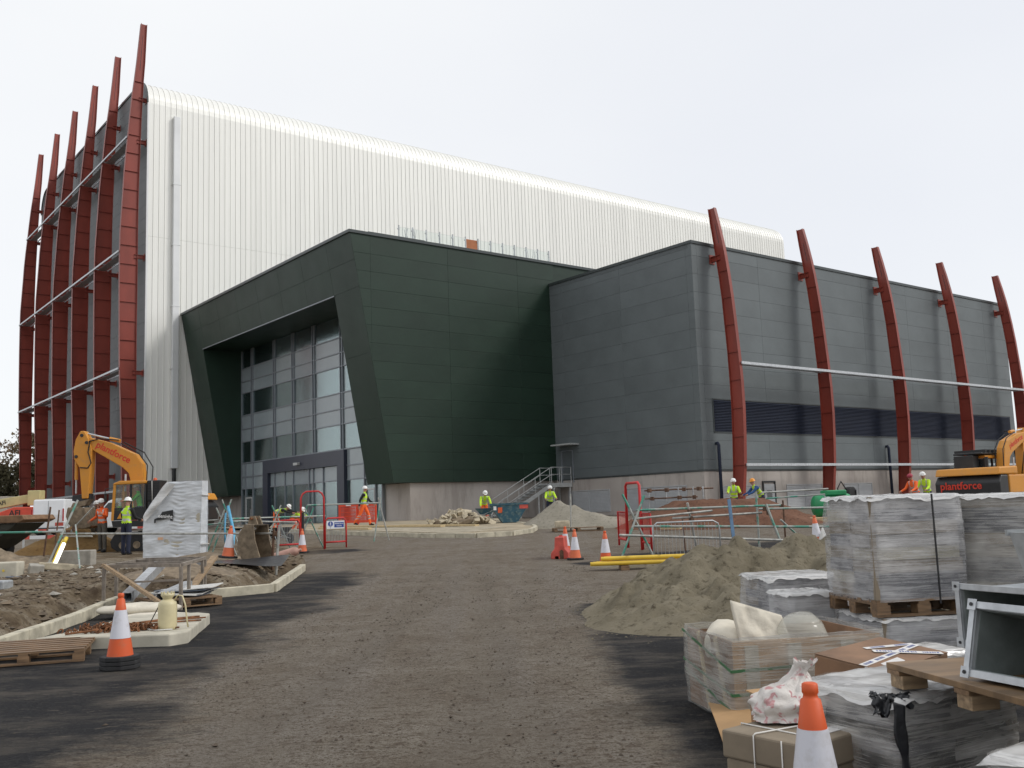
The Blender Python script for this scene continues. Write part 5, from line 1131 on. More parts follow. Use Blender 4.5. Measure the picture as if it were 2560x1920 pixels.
# blocks, lamp and rubble left
def block(label, s, d, z, sz, rz, mat='conc', tilt=(0,0), name='concrete_block'):
    mb = MB(); mb.box((0, 0, sz[2]/2), sz); o = mb.build(name, MT[mat], None, None, SW(s, d, z), 0, bevel=.03); o.rotation_euler = (rad(tilt[0]), rad(tilt[1]), A0+rad(rz)); return tag(o, label, 'block')
block('pale concrete block with a yellow dot at the left edge', -12.75, 24.9, gz(-12.75, 24.9)-.03, (.62, .5, .40), 6, 'slab')
tag(MB().lathe([(.03, 0), (.03, .004)], n=10, xf=Matrix.Translation(SW(-12.72, 24.62, gz(-12.75, 24.9)+.17)) @ Matrix.Rotation(A0, 4, 'Z') @ Matrix.Rotation(rad(90), 4, 'X')).build('paint_dot', MT['lamp_yellow'], None), 'yellow paint dot on the pale concrete block', 'paint mark')
block('wide grey concrete slab standing behind the lit tube', -12.9, 29.2, gz(-12.9, 29.2)-.05, (.95, .35, .48), -4, 'conc')
block('tilted buff stone slab under the lit tube', -11.75, 25.6, gz(-11.7, 25.6)-.02, (1.0, .5, .18), 8, 'stone', (-8, 6))
block('thin grey slate lying flat on the dug earth', -11.3, 22.6, gz(-11.3, 22.6)+.02, (.55, .4, .04), 20, 'slate', (-5, 4))
block('dark grey steel box half sunk at the left edge of the dug earth', -10.3, 19.6, gz(-10.3, 19.6)-.02, (.6, .35, .18), -6, 'galv_dull')
block('rough grey boulder next to the pale concrete block', -12.25, 25.3, gz(-12.2, 25.3)-.02, (.35, .35, .26), 30, 'conc', (8, 5))
block('flat broken concrete piece behind the rubble at left', -12.9, 27.0, gz(-12.9, 27)-.02, (.6, .4, .22), 15, 'conc', (6, -7))
lm = thing('tube_lamp', 'lit fluorescent tube lamp leaning on the scaffold legs at left', 'lamp', sp_(-12.62, 27.2)); lo_ = lm.location.copy()
la, lb = SW(-12.55, 26.9, gz(-12.6, 27)+.08), SW(-12.55, 27.5, 1.0)
MB().path([la, lb], .05, 10).build('lit_tube', MT['lit'], lm, lo_); MB().path([lb, lb+(lb-la)*.25], .055, 10).build('lamp_cap', MT['lamp_yellow'], lm, lo_); MB().path([la+SW(-.12, .1), lb+SW(-.08, .12, .1)], .03, 8).build('lamp_back', MT['lamp_yellow'], lm, lo_)
# loose excavator bucket
bk = site('digger_bucket', 'loose rusty digger bucket standing on the dug earth', 'bucket', -6.45, 24.6, gz(-6.45, 24.6)-.03, rad(8))
prof = [(0.0, .0), (.32, -.02), (.40, .14), (.30, .40), (.24, .70), (.10, .92), (-.12, .95), (-.30, .72), (-.34, .35), (-.22, .10)]
shell = [(.34, .02), (-.05, .03), (-.22, .12), (-.34, .36), (-.30, .72), (-.12, .95), (.12, .93)]
mb = MB(); n = len(shell)
ins = [(u*.9+.02, w*.94+.03) for u, w in shell]
for y0, y1 in ((-.32, .32),):
    vs = [(u, y, w) for y in (y0, y1) for u, w in shell] + [(u, y, w) for y in (y0+.03, y1-.03) for u, w in ins]
    fs = [(i, i+1, n+i+1, n+i) for i in range(n-1)] + [(2*n+i+1, 2*n+i, 3*n+i, 3*n+i+1) for i in range(n-1)]
    mb.add(vs, fs)
mb.build('bucket_shell', MT['muddy'], bk)
for y in (-.335, .305): MB().prism(shell+[(.16, .55)], 'y', y, y+.03).build('side_plate', MT['muddy'], bk)
MB().bx(.30, .40, -.34, .34, -.02, .03).build('cutting_edge', MT['rust'], bk)
for k in range(4): MB().prism([(.38, .0), (.56, .0), (.38, .06)], 'y', -.30+k*.19, -.22+k*.19).build('tooth', MT['rust'], bk)
for y in (-.12, .08): MB().prism([(-.2, .9), (.1, .95), (.02, 1.15), (-.12, 1.15)], 'y', y, y+.04).build('lug', MT['muddy'], bk)
MB().tube((-.05, -.2, 1.08), (-.05, .2, 1.08), .03, 8).build('pin', MT['rust'], bk)
bk.rotation_euler = (0, 0, A0+rad(-18))
mb = MB(); mb.grid(lambda u, v: SW(-7.6+u*2.2, 23.0+v*.9-u*.3, gz(-6.9, 23.2)+.05+.16*math.sin(u*2.2)*v+.05*math.sin(5*u+2*v)), 12, 5); o = mb.build('plastic_sheet', MT['tarp_black'], None, fix=False); tag(o, 'black plastic sheet lying over the pit behind the kerb', 'sheet')
mb = MB(); mb.path([SW(-6.5, 24.7, 1.28), SW(-6.62, 24.6, 1.22), SW(-6.75, 24.6, 1.24), SW(-6.85, 24.65, 1.22)], .035, 6); tag(mb.build('rag', MT['cloth'], None), 'white rag tied on top of the loose bucket', 'rag')
# gas cylinder and grey tray behind
mb = MB(); mb.lathe([(.02, -.45), (.11, -.42), (.13, -.36), (.13, .3), (.09, .4), (.04, .43), (.04, .5)], n=14, xf=Matrix.Translation(sp_(-6.7, 28.6, .13)) @ Matrix.Rotation(A0, 4, 'Z') @ Matrix.Rotation(rad(75), 4, 'Y') @ Matrix.Rotation(rad(30), 4, 'Z')); tag(mb.build('gas_cylinder', M('faded_pink_cylinder', (.42, .24, .19), .6, 0, .2, 3), None), 'faded pinkish cylinder lying by the cone at the red arch', 'cylinder')
tag(MB().bx(-.45, .45, -.12, .12, 0, .22).build('metal_trough', MT['galv_dull'], None, None, sp_(-7.6, 29.0), A0, bevel=.02), 'grey metal trough lying left of the pinkish cylinder', 'trough')
# wheelbarrows
def barrow(label, s, d, z, rz, mat='black'):
    t = site('wheelbarrow', label, 'wheelbarrow', s, d, z, rad(rz), 'wheelbarrows on the pavement'); mb = MB()
    b0, b1 = [(-.18,-.2),(.25,-.17),(.25,.17),(-.18,.2)], [(-.38,-.33),(.5,-.28),(.5,.28),(-.38,.33)]
    mb.add([(x, y, .32) for x, y in b0]+[(x, y, .62) for x, y in b1]+[(x*.95, y*.93, .615) for x, y in b1]+[(x*.95, y*.93, .34) for x, y in b0], [(3,2,1,0),(0,1,5,4),(1,2,6,5),(2,3,7,6),(3,0,4,7),(4,5,9,8),(5,6,10,9),(6,7,11,10),(7,4,8,11),(8,9,13,12),(9,10,14,13),(10,11,15,14),(11,8,12,15),(12,13,14,15)])
    mb.build('tray', MT[mat], t)
    for y in (-.2, .2): MB().path([(.62, y*.25, .2), (.1, y, .3), (-.4, y*1.2, .5), (-.85, y*1.3, .6)], .018, 6).build('handle', MT['galv_dull'], t); MB().path([(-.1, y, .31), (-.25, y*1.1, .02), (-.4, y*1.1, .4)], .016, 6).build('leg', MT['galv_dull'], t)
    mb = MB(); mb.lathe([(.12, -.035), (.18, -.04), (.195, 0), (.18, .04), (.12, .035)], n=16, xf=Matrix.Translation((.64, 0, .195)) @ Matrix.Rotation(rad(90), 4, 'X')); mb.build('wheel', MT['rubber'], t)
barrow('black wheelbarrow on the pavement left of the red arch', -10.4, 40.0, base_z(40)+.01, 20)
barrow('second black wheelbarrow just left of the red gate', -8.8, 36.5, None, 60)
barrow('dark wheelbarrow beside the blue skip and rubble heap', -1.45, 48.0, pz(48)+.01, 160, 'skip_blue')
# rubble heap of stone pieces before the plinth
rb = thing('stone_heap', 'heap of broken buff paving stone on the pavement', 'stone heap', SW(-2.6, 45.6, pz(45.6)), A0); rn = random.Random(4)
mb = MB(); mb.ico((0,0,.05), (1.35, .7, .34), 2, .12, rn); mb.build('heap_core', MT['muddy'], rb)
for k in range(70):
    a, r = rn.uniform(0, 6.28), rn.random()**.6; x, y = 1.5*r*math.cos(a), .85*r*math.sin(a); z = max(.02, .62*(1-r)**.8+rn.uniform(-.05, .1))
    mb = MB(); sx_, sy_, sz_ = rn.uniform(.2, .45), rn.uniform(.16, .34), rn.uniform(.06, .13)
    mb.box((0,0,0), (sx_, sy_, sz_)); mb.v = [Vector((v.x*rn.uniform(.75, 1.1), v.y*rn.uniform(.75, 1.1), v.z*rn.uniform(.8, 1.1))) for v in mb.v]
    o = mb.build('stone_piece', MT['stone'], rb, None, (x, y, z)); o.rotation_euler = (rn.uniform(-.9, .9), rn.uniform(-.9, .9), rn.uniform(0, 6.28))
# blue skip
def skip(name, label, s, d, z, rz, L, W, H, mat, mat2):
    t = site(name, label, 'skip', s, d, z, rad(rz)); mb = MB(); a = L*.30
    prf = [(-L/2+a, 0), (L/2-a, 0), (L/2, H), (L/2-.06, H), (L/2-a-.05, .06), (-L/2+a+.05, .06), (-L/2+.06, H), (-L/2, H)]
    mb.prism(prf, 'y', -W/2, W/2); mb.build('skip_floor', MT[mat2], t)
    for y in (-W/2-.04, W/2+.001): MB().prism([(-L/2+a, 0), (L/2-a, 0), (L/2, H), (-L/2, H)], 'y', y, y+.039).build('side_plate', MT[mat], t)
    for y in (-W/2-.08, W/2+.0): MB().bx(-L/2, L/2, y, y+.08, H+.001, H+.09).build('rim', MT[mat], t)
    for x in (-L*.18, L*.18): MB().tube((x, -W/2-.12, H*.6), (x, W/2+.12, H*.6), .05, 10).build('lifting_lug', MT[mat], t)
    return t
sk1 = skip('rubble_skip', 'chipped blue skip on the pavement beside the stone heap', -.35, 46.3, pz(46.3)-.02, 4, 1.75, 1.3, .80, 'skip_blue', 'skip_blue')
MB().bx(-.55, -.35, -.705, -.695, .45, .7).build('warning_label', MT['cone_o'], sk1); MB().bx(.45, .85, -.705, -.695, .62, .8).build('warning_label', MT['red_faded'], sk1); MB().bx(-.75, -.62, -.705, -.695, .58, .76).build('warning_label', MT['sign_white'], sk1)
make_pallet('timber_pallet', 'small dark pallet with a stone block before the grey sand heap', SW(2.35, 38.7, gz(2.35, 38.7)), A0+rad(5), 1.9, .9, 'timber_wet')
block('buff stone block sitting on the small dark pallet', 1.75, 38.5, gz(1.75, 38.5)+.145, (.55, .35, .28), 3, 'stone')
tag(MB().tube(SW(2.1, 38.9, gz(2.1, 38.9)), SW(2.15, 38.9, 2.0), .03, 8).build('marker_post', MT['scaf'], None), 'upright tube standing in front of the grey sand heap', 'post')
tag(MB().beam(SW(5.6, 36.5, .62), SW(5.7, 36.6, .64), .9, .1).build('timber_board', MT['timber_pale'], None), 'pale timber board beside the brown gravel heap', 'board')
# green tank and boards on the right
gt = site('water_bowser', 'green plastic water tank on a timber base by the scaffold barrier', 'tank', 12.9, 40.5, None, rad(5))
MB().bx(-.9, .9, -.5, .5, 0, .12).build('timber_base', MT['timber_pale'], gt)
mb = MB(); mb.lathe([(.02, -.78), (.38, -.76), (.46, -.66), (.46, .66), (.38, .76), (.02, .78)], n=20, xf=Matrix.Translation((0, 0, .59)) @ Matrix.Rotation(rad(90), 4, 'Y')); mb.build('tank', MT['green_tank'], gt)
MB().bx(-.35, .5, -.35, .35, .98, 1.2).build('lid_box', MT['green_tank'], gt, bevel=.05)
for x in (-.4, .4): MB().lathe([(.475, -.03), (.475, .03)], n=20, xf=Matrix.Translation((x, 0, .59)) @ Matrix.Rotation(rad(90), 4, 'Y')).build('strap', MT['galv_dull'], gt)
tag(MB().bx(-.7, .7, -.1, .1, 0, .28).build('red_trough', MT['red_plastic'], None, None, sp_(10.9, 39.5), A0, bevel=.03), 'long red plastic tray on the ground before the green tank', 'tray')
tag(MB().bx(-2.2, 1.2, -.1, .1, 0, .22).build('timber_baulk', MT['timber_pale'], None, None, sp_(11.3, 38.4), A0, bevel=.02), 'pale timber baulk lying along the ground near the green tank', 'timber')
hs = thing('hose_reel', 'black hose reel with a drum fan by the grey block plinth', 'hose reel', sp_(15.2, 45)); ho = hs.location.copy()
mb = MB(); mb.lathe([(.22, -.12), (.3, -.12), (.3, .12), (.22, .12)], n=18, xf=Matrix.Translation(sp_(15.2, 45, .95)) @ Matrix.Rotation(rad(90), 4, 'X')); mb.build('drum', MT['rubber'], hs, ho)
for s in (14.95, 15.45): MB().tube(sp_(s, 45.1), sp_(s, 45.0, 1.1), .025, 6).build('stand', MT['steel_dark'], hs, ho)
MB().path([sp_(15.0, 44.9, 1.1), sp_(14.7, 44.7, 1.5), sp_(14.5, 44.6, 1.2), sp_(14.5, 44.5, .3)], .03, 6).build('hose', MT['rubber'], hs, ho)

# ------------------------------------------------------------------ tall wrapped panel stack on the left
wp = site('wrapped_stack', 'tall stack of panels in torn pale plastic wrap with a black label', 'wrapped stack', -10.3, 29.8, None, rad(-6))
MB().bx(-.9, .9, -.2, .3, 0, .1).build('timber_base', MT['timber'], wp)
panel_top = [(-.86, .101), (.86, .101), (.92, 2.3), (-.08, 2.34), (-.3, 2.15), (-.82, 1.3)]
MB().prism([(u*.97, w*.985+.015) for u, w in panel_top], 'y', -.14, .24).build('panel', MT['carton_pale'], wp)
mb = MB(); mb.smooth = True; out_p = [(-.89, .11), (.89, .11), (.95, 2.32), (-.10, 2.37), (-.35, 2.18), (-.62, 1.72), (-.86, 1.36)]
def wrapf(u, v):
    x = lerp(-.89, lerp(.89, .95, v), u); top = 2.34 if x > -.1 else lerp(1.33, 2.34, max(0, min(1, (x+.89)/.79))**.8); z = lerp(.1, top, v)
    w = .009*math.sin(z*52+5*mnoise.noise(Vector((x*2, z*2.5, 5)))+2*math.sin(x*4))*(1 if .0 < x < .4 else .1) + .045*mnoise.noise(Vector((x*3, z*3, 7))) + .012*mnoise.noise(Vector((x*5, z*22, 3)))
    return (x, -.165-w, z)
mb.grid(wrapf, 40, 90)
mb.smooth = True; mb.grid(lambda u, v: (lerp(-.89, .95, u), .26+.02*mnoise.noise(Vector((u*6, v*6, 1))), lerp(.1, 2.34 if u > .43 else lerp(1.33, 2.34, (u/.43)**.8), v)), 16, 16)
mb.grid(lambda u, v: (lerp(.89, .95, v), lerp(-.165, .26, u), lerp(.1, 2.34, v)), 3, 16); mb.grid(lambda u, v: (-.89+.02*math.sin(9*v), lerp(-.165, .26, u), lerp(.1, 1.33, v)), 3, 12)
def topf(u, v):
    x = lerp(-.89, .95, u); top = 2.34 if x > -.1 else lerp(1.33, 2.34, max(0, (x+.89)/.79)**.8); return (x, lerp(-.165, .26, v), top+.004)
mb.grid(topf, 20, 2); mb.build('plastic_wrap', MT['film_sheet'], wp, fix=False)
mb = MB(); mb.smooth = True
def flapf(u, v):
    a = lerp(0, 1, u); base = Vector((lerp(-.14, -.86, a), -.19, lerp(2.33, 1.30, a)))
    return base + Vector((-.05*math.sin(3*a)+.20*v*(1-a)+.1*v, -.02-.10*math.sin(v*2.2)-.03*math.sin(9*a+4*v), -.30*v*(.25+1.2*a*(1.1-a))))
mb.grid(flapf, 26, 8); mb.build('torn_flap', MT['film_white'], wp, fix=False)
mb = MB(); mb.prism([(-.52, 1.12), (-.47, 1.13), (-.47, 1.20), (-.02, 1.24), (-.02, 1.18), (.06, 1.17), (.07, 1.50), (-.27, 1.45), (-.36, 1.30), (-.52, 1.24)], 'y', -.222, -.215); lb_ = mb.build('black_label', MT['black'], wp)
me = text_mesh('eenight', .155, .001); me.materials.append(MT['text_white']); inst(me, 'lettering', wp, (-.17, -.226, 1.31), (rad(90), rad(7), 0))
MB().bx(-.40, -.24, -.222, -.214, .62, .70).build('orange_mark', M('faint_orange_print', (.62, .38, .24), .6), wp)
for z in (.45, 1.9): MB().bx(.93, .99, -.2, .28, z, z+.02).build('strap', MT['cloth'], wp)

# ------------------------------------------------------------------ excavators (x forward, left side towards +y)
def excavator(label, s, d, rz, z=None, rear_text=False, pitch=0):
    t = site('excavator', label, 'excavator', s, d, z, rad(rz), 'yellow hire excavators')
    Y, B = MT['yellow'], MT['black']
    # undercarriage
    for y in (-1.0, .6):
        prf = [(-1.35, .12), (-1.2, 0), (1.2, 0), (1.4, .14), (1.45, .36), (1.3, .60), (1.05, .68), (-1.05, .68), (-1.3, .58), (-1.42, .34)]
        MB().prism(prf, 'y', y, y+.42).build('track', MT['rubber'], t, bevel=.03)
        n = 0
        for k in range(22): MB().bx(-1.24+k*.115, -1.16+k*.115, y-.015, y+.435, -.012, .0).build('track_pad', MT['muddy'], t)
        for k in range(5): MB().tube((-1.0+k*.5, y-.02, .22), (-1.0+k*.5, y+.44, .22), .13, 12).build('track_roller', MT['muddy'], t)
    MB().bx(-.8, .8, -.57, .59, .3, .62).build('chassis', B, t); MB().tube((0,0,.62), (0,0,.85), .5, 20).build('slew_ring', B, t)
    # upper structure
    MB().prism([(-1.55, .86), (1.3, .86), (1.35, 1.08), (-1.62, 1.08)], 'y', -1.15, 1.15).build('deck', B, t)
    MB().prism([(-1.72, 1.0), (-1.1, .95), (-1.1, 1.72), (-1.55, 1.72), (-1.74, 1.5)], 'y', -1.14, 1.14).build('counterweight', B, t, bevel=.05)
    MB().prism([(-1.72, 1.73), (-.35, 1.73), (-.35, 2.02), (-1.6, 1.98)], 'y', -1.13, 1.13).build('engine_cover', Y, t, bevel=.05)
    MB().bx(-1.0, .1, .78, 1.13, 1.09, 1.72).build('side_door', B, t, bevel=.02)
    for k in range(6): MB().bx(-.75, .0, 1.131, 1.145, 1.15+k*.09, 1.2+k*.09).build('louvre', MT['rubber'], t)
    MB().bx(-1.0, .8, -1.13, -.42, 1.09, 1.72).build('tank_cover', Y, t, bevel=.04)
    MB().bx(-.34, .12, .42, 1.12, 1.73, 2.46).build('rear_cab_panel', B, t, bevel=.02)
    for k in range(7): MB().bx(-.32, .1, 1.121, 1.135, 1.76+k*.095, 1.81+k*.095).build('louvre', MT['rubber'], t)
    MB().tube((-1.2, -.5, 2.0), (-1.2, -.5, 2.35), .06, 10).build('exhaust', B, t)
    # cab
    x0, x1, y0, y1, zb, zt_ = .14, 1.36, .22, 1.14, 1.09, 2.48
    MB().prism([(x0, zt_-.02), (x1-.28, zt_), (x1-.06, zt_-.08), (x1-.03, zt_-.14), (x0, zt_-.12)], 'y', y0-.02, y1+.02).build('cab_roof', Y, t, bevel=.03)
    for y in (y0, y1-.07):
        MB().beam((x1-.03, y+.035, zb), (x1-.10, y+.035, zt_-.12), .07, .09, up=(1,0,0)).build('cab_pillar', Y, t)
        MB().bx(x0, x0+.07, y, y+.07, zb, zt_-.13).build('cab_pillar', B, t)
        MB().bx(x0+.52, x0+.59, y+.005, y+.06, 1.52, zt_-.13).build('cab_pillar', B, t)
        MB().bx(x0+.071, x1-.09, y+.004, y+.06, 1.46, 1.53).build('window_rail', B, t)
    dr = MB().prism([(x0+.08, zb), (x1-.06, zb), (x1-.08, 1.455), (x0+.08, 1.455)], 'y', y1-.05, y1-.01).build('cab_door', B, t); MB().prism([(x0+.62, 1.15), (x1-.2, 1.15), (x1-.35, 1.42), (x0+.62, 1.42)], 'y', y1-.008, y1-.001).build('door_decal', Y, dr)
    MB().bx(x0+.5, x0+.62, y1, y1+.03, 1.36, 1.4).build('handle', MT['rubber'], dr)
    for (a, b2) in ((x0+.08, x0+.51), (x0+.60, x1-.12)): MB().bx(a, b2, y1-.03, y1-.024, 1.535, zt_-.135).build('side_glass', MT['glass_clear'], t)
    MB().bx(x1-.075, x1-.07, y0+.08, y1-.08, 1.5, zt_-.15).build('front_glass', MT['glass_clear'], t)
    MB().bx(x0+.02, x0+.05, y0+.08, y1-.08, 1.5, zt_-.15).build('rear_glass', MT['glass_dark'], t)
    MB().bx(x0+.1, x0+.62, y0+.2, y1-.25, zb, 1.5).build('seat', B, t, bevel=.05); MB().bx(x0+.08, x0+.2, y0+.22, y1-.27, 1.45, 2.1).build('seat_back', B, t, bevel=.04)
    mb = MB(); mb.lathe([(.07, 0), (.065, .07), (.02, .1)], n=12); mb.build('beacon', MT['cone_o'], t, None, (-.05, .8, 2.46))
    MB().path([(x1-.05, y1+.02, 2.25), (x1+.18, y1+.1, 2.2), (x1+.2, y1+.12, 1.9)], .015, 6).build('mirror_arm', B, t); MB().bx(x1+.15, x1+.19, y1+.02, y1+.2, 1.75, 2.05).build('mirror', B, t, bevel=.02)
    MB().path([(x0-.2, y1+.01, 2.45), (x0-.22, y1+.01, 1.7)], .012, 5).build('grab_rail', MT['cloth'], t)
    # boom, stick and bucket
    by0, by1 = -.22, .16
    boom = [(2.78, 4.12), (2.62, 4.14), (1.87, 3.93), (.92, 3.47), (.67, 3.11), (.60, 2.5), (.42, 1.25), (.92, 1.15), (1.08, 2.45), (1.16, 2.78), (1.38, 3.0), (2.5, 3.68), (2.78, 3.78)]
    bm_ = MB().prism(boom, 'y', by0, by1).build('boom', Y, t, bevel=.025)
    stick = [(2.92, 4.38), (2.78, 4.38), (2.64, 4.12), (2.49, 3.7), (2.52, 3.11), (2.60, 1.92), (2.82, 1.92), (2.93, 3.05), (3.13, 3.35), (3.16, 3.65), (3.09, 4.07)]
    MB().prism(stick, 'y', by0+.05, by1+.06).build('stick', Y, t, bevel=.02)
    for px_, pz_ in ((2.68, 3.95), (2.86, 4.22), (3.05, 3.45)): MB().tube((px_, by0-.04, pz_), (px_, by1+.09, pz_), .06, 12).build('pin', MT['steel_dark'], t)
    def ram(a, b2, r, q, nm='ram'):
        a, b2 = Vector(a), Vector(b2); m_ = a.lerp(b2, q); MB().tube(a, m_, r, 12).build(nm+'_barrel', Y, t); MB().tube(m_, b2, r*.5, 10).build(nm+'_rod', MT['galv'], t)
    ram((1.55, by1-.18, 3.98), (2.84, by1-.18, 4.32), .07, .30); ram((3.1, by1-.1, 3.42), (3.1, by1-.1, 2.12), .065, .62)
    for y in (by0-.1, by1+.1): ram((1.25, y, 1.2), (1.22, y, 2.75), .07, .6)
    MB().prism([(2.55, 2.1), (3.18, 2.05), (3.2, 1.86), (2.75, 1.72), (2.58, 1.9)], 'y', -.16, .16).build('linkage', MT['steel_dark'], t)
    MB().prism([(2.55, 1.9), (3.15, 1.78), (3.25, 1.55), (2.7, 1.68)], 'y', -.2, .2).build('quick_hitch', MT['muddy'], t)
    shell2 = [(3.22, 1.62), (3.28, 1.3), (3.18, 1.02), (2.92, .86), (2.6, .84), (2.38, .9), (2.5, 1.2), (2.62, 1.6)]
    MB().prism(shell2, 'y', -.48, .48).build('bucket', MT['muddy'], t, bevel=.03)
    for k in range(4): MB().prism([(2.40, .86), (2.26, .93), (2.42, .95)], 'y', -.42+k*.24, -.34+k*.24).build('bucket_tooth', MT['rust'], t)
    for off_, pts in ((by1+.075, [(2.6, 3.75), (2.55, 4.0), (2.62, 3.6), (2.5, 3.2), (2.62, 3.02), (2.9, 3.05)]), (by1+.04, [(1.5, 4.0), (2.2, 4.08), (2.6, 4.0), (2.62, 3.7)]), (by0-.03, [(.55, 1.6), (.45, 2.5), (.42, 3.0), (.75, 3.55), (1.5, 3.95)]), (by1-.02, [(.58, 1.7), (.50, 2.6), (.48, 3.05), (.80, 3.5), (1.45, 3.88)])):
        MB().path([(x, off_, z_) for x, z_ in pts], .022, 6).build('hose', MT['rubber'], t)
    ang = math.atan2(-.51, .97)
    me = text_mesh('plantforce', .34, .003); me.materials.append(MT['text_red'])
    for sg, yy in ((1, by1+.004), (-1, by0-.004)):
        o = inst(me, 'lettering', t); o.matrix_basis = Matrix.Translation((1.72, yy, 3.56)) @ Matrix.Rotation(-math.atan2(.51, .97), 4, 'Y') @ (Matrix(((-1,0,0,0),(0,0,1,0),(0,1,0,0),(0,0,0,1))) if sg > 0 else Matrix(((1,0,0,0),(0,0,-1,0),(0,1,0,0),(0,0,0,1))))
    if pitch:
        Rm = Matrix.Translation((.65, 0, 1.2)) @ Matrix.Rotation(rad(pitch), 4, 'Y') @ Matrix.Diagonal((.8, .8, .8, 1)) @ Matrix.Translation((-.65, 0, -1.2))
        for o in list(t.children):
            if o.name.split('.')[0] in ('boom', 'stick', 'pin', 'ram_barrel', 'ram_rod', 'linkage', 'quick_hitch', 'bucket', 'bucket_tooth', 'hose', 'lettering'): o.matrix_basis = Rm @ o.matrix_basis
    if rear_text:
        me = text_mesh('plantforce', .36, .003); me.materials.append(MT['text_red']); o = inst(me, 'lettering', t); o.matrix_basis = Matrix.Translation((-1.752, .2, 1.38)) @ Matrix(((0,0,-1,0),(-1,0,0,0),(0,1,0,0),(0,0,0,1)))
        MB().bx(-.2, 1.2, .15, 1.2, 2.49, 2.56).build('roof_guard', B, t, bevel=.02)
        for k in range(4): MB().bx(.0+k*.3, .08+k*.3, .1, 1.25, 2.57, 2.66).build('guard_bar', B, t)
        MB().path([(.2, -1.0, 1.75), (.2, -1.15, 2.5), (.5, -1.3, 2.5), (.8, -1.3, 1.4)], .02, 6).build('grab_rail', B, t)
    return t
excavator('yellow excavator seen from its side, digging at the brown sand heap', -12.9, 36.0, 180)
excavator('yellow excavator seen from behind at the right edge', 15.95, 33.2, 38, rear_text=True, pitch=8).scale = (.95,)*3
person('driver in a green hi-vis top sitting in the excavator cab', -13.42, 35.33, -70, gz(-12.9, 36)+.98, lean=8, head=10, armL=(45,12,40), armR=(45,12,40), legL=(80,10), legR=(80,10), jacket='hiviz_green', sleeve='hiviz_green', trouser='navy_t', stripe=False, pel=.52)

# ------------------------------------------------------------------ vehicles and plant far left
def van(label, s, d, rz, logo=False):
    t = site('white_van', label, 'van', s, d, None, rad(rz))
    side = [(-2.4, .35), (2.3, .35), (2.45, .75), (2.3, 1.05), (1.6, 1.25), (1.0, 1.95), (.6, 2.1), (-2.35, 2.1), (-2.45, 1.2)]
    MB().prism(side, 'y', -.9, .9).build('body', MT['van_white'], t, bevel=.09)
    for x in (-1.5, 1.5):
        for y in (-.92, .70): MB().lathe([(.18, 0), (.32, .0), (.33, .1), (.32, .22), (.18, .22)], n=18, xf=Matrix.Translation((x, y, .33)) @ Matrix.Rotation(rad(-90), 4, 'X')).build('wheel', MT['rubber'], t)
    MB().prism([(1.58, 1.29), (1.03, 1.9), (1.06, 1.93), (1.63, 1.31)], 'y', -.8, .8).build('windscreen', MT['glass_dark'], t)
    for y in (-.906, .9): MB().prism([(1.45, 1.3), (.95, 1.85), (.35, 1.85), (.35, 1.3)], 'y', y, y+.006).build('side_window', MT['glass_dark'], t)
    for y in (-.905, .85): MB().bx(-2.47, -2.44, min(y, y+.1)+.03, y+.1, .85, 1.55).build('tail_lamp', MT['tail_red'], t)
    MB().bx(-2.462, -2.45, -.01, .01, .5, 2.0).build('door_gap', MT['grey_dark'], t); MB().bx(-2.475, -2.45, .05, .2, 1.05, 1.2).build('door_handle', MT['black'], t); MB().bx(-2.475, -2.45, -.5, -.1, .62, .74).build('number_plate', MT['lamp_yellow'], t)
    MB().bx(-2.5, -2.42, -.88, .88, .35, .5).build('bumper', MT['black'], t)
    if logo:
        for k in range(3):
            MB().lathe([(.16, 0), (.2, 0), (.2, .006), (.16, .006)], n=16, xf=Matrix.Translation((-.6+.42*k, .906, 1.45)) @ Matrix.Rotation(rad(-90), 4, 'X')).build('green_emblem', MT['hiviz_green'], t)
    return t
van('white van seen from the rear parked beyond the brown sand heap', -26.6, 58.5, 92)
van('white van with green emblem half hidden by the orange worker', -23.6, 60.5, 178, True)
lf = site('boom_lift', 'cream and red boom lift parked at the left edge', 'boom lift', -30.2, 60, None, rad(0))
MB().prism([(-2.2, 1.55), (.9, 2.05), (.9, 2.55), (-2.2, 2.15)], 'y', -.2, .2).build('boom', MT['cream'], lf, bevel=.03)
MB().bx(.7, 1.45, -.35, .35, 1.85, 2.75).build('boom_head', MT['cream'], lf, bevel=.04)
MB().prism([(-1.2, 1.0), (2.4, 1.0), (2.5, 1.35), (1.6, 1.75), (.2, 1.78), (-1.2, 1.3)], 'y', -1.0, 1.0).build('hood', MT['red_paint'], lf, bevel=.05)
MB().bx(-1.3, 2.5, -1.0, 1.0, .6, .99).build('chassis', MT['rail_grey'], lf)
for x in (-.8, 1.9):
    for y in (-1.15, .8): MB().lathe([(.2, 0), (.42, 0), (.45, .15), (.42, .33), (.2, .33)], n=16, xf=Matrix.Translation((x, y, .45)) @ Matrix.Rotation(rad(-90), 4, 'X')).build('wheel', MT['rubber'], lf)
me = text_mesh('AFI', .5, .004); me.materials.append(MT['text_black']); inst(me, 'lettering', lf, (.3, -1.008, 1.4), (rad(90), 0, 0))
me = text_mesh('AFI', .34, .004); me.materials.append(MT['text_black']); inst(me, 'lettering', lf, (-.9, -.208, 2.05), (rad(90), rad(-9), 0))
dm = site('dumper_skip', 'muddy brown dumper hopper tipping in from the left edge', 'dumper', -17.6, 33, None, rad(-4))
MB().prism([(-1.8, 1.45), (1.75, 1.45), (1.85, 1.3), (1.62, 1.2), (-1.8, 1.2)], 'y', -1.0, .9).build('hopper_rim', MT['skip_brown'], dm, bevel=.03)
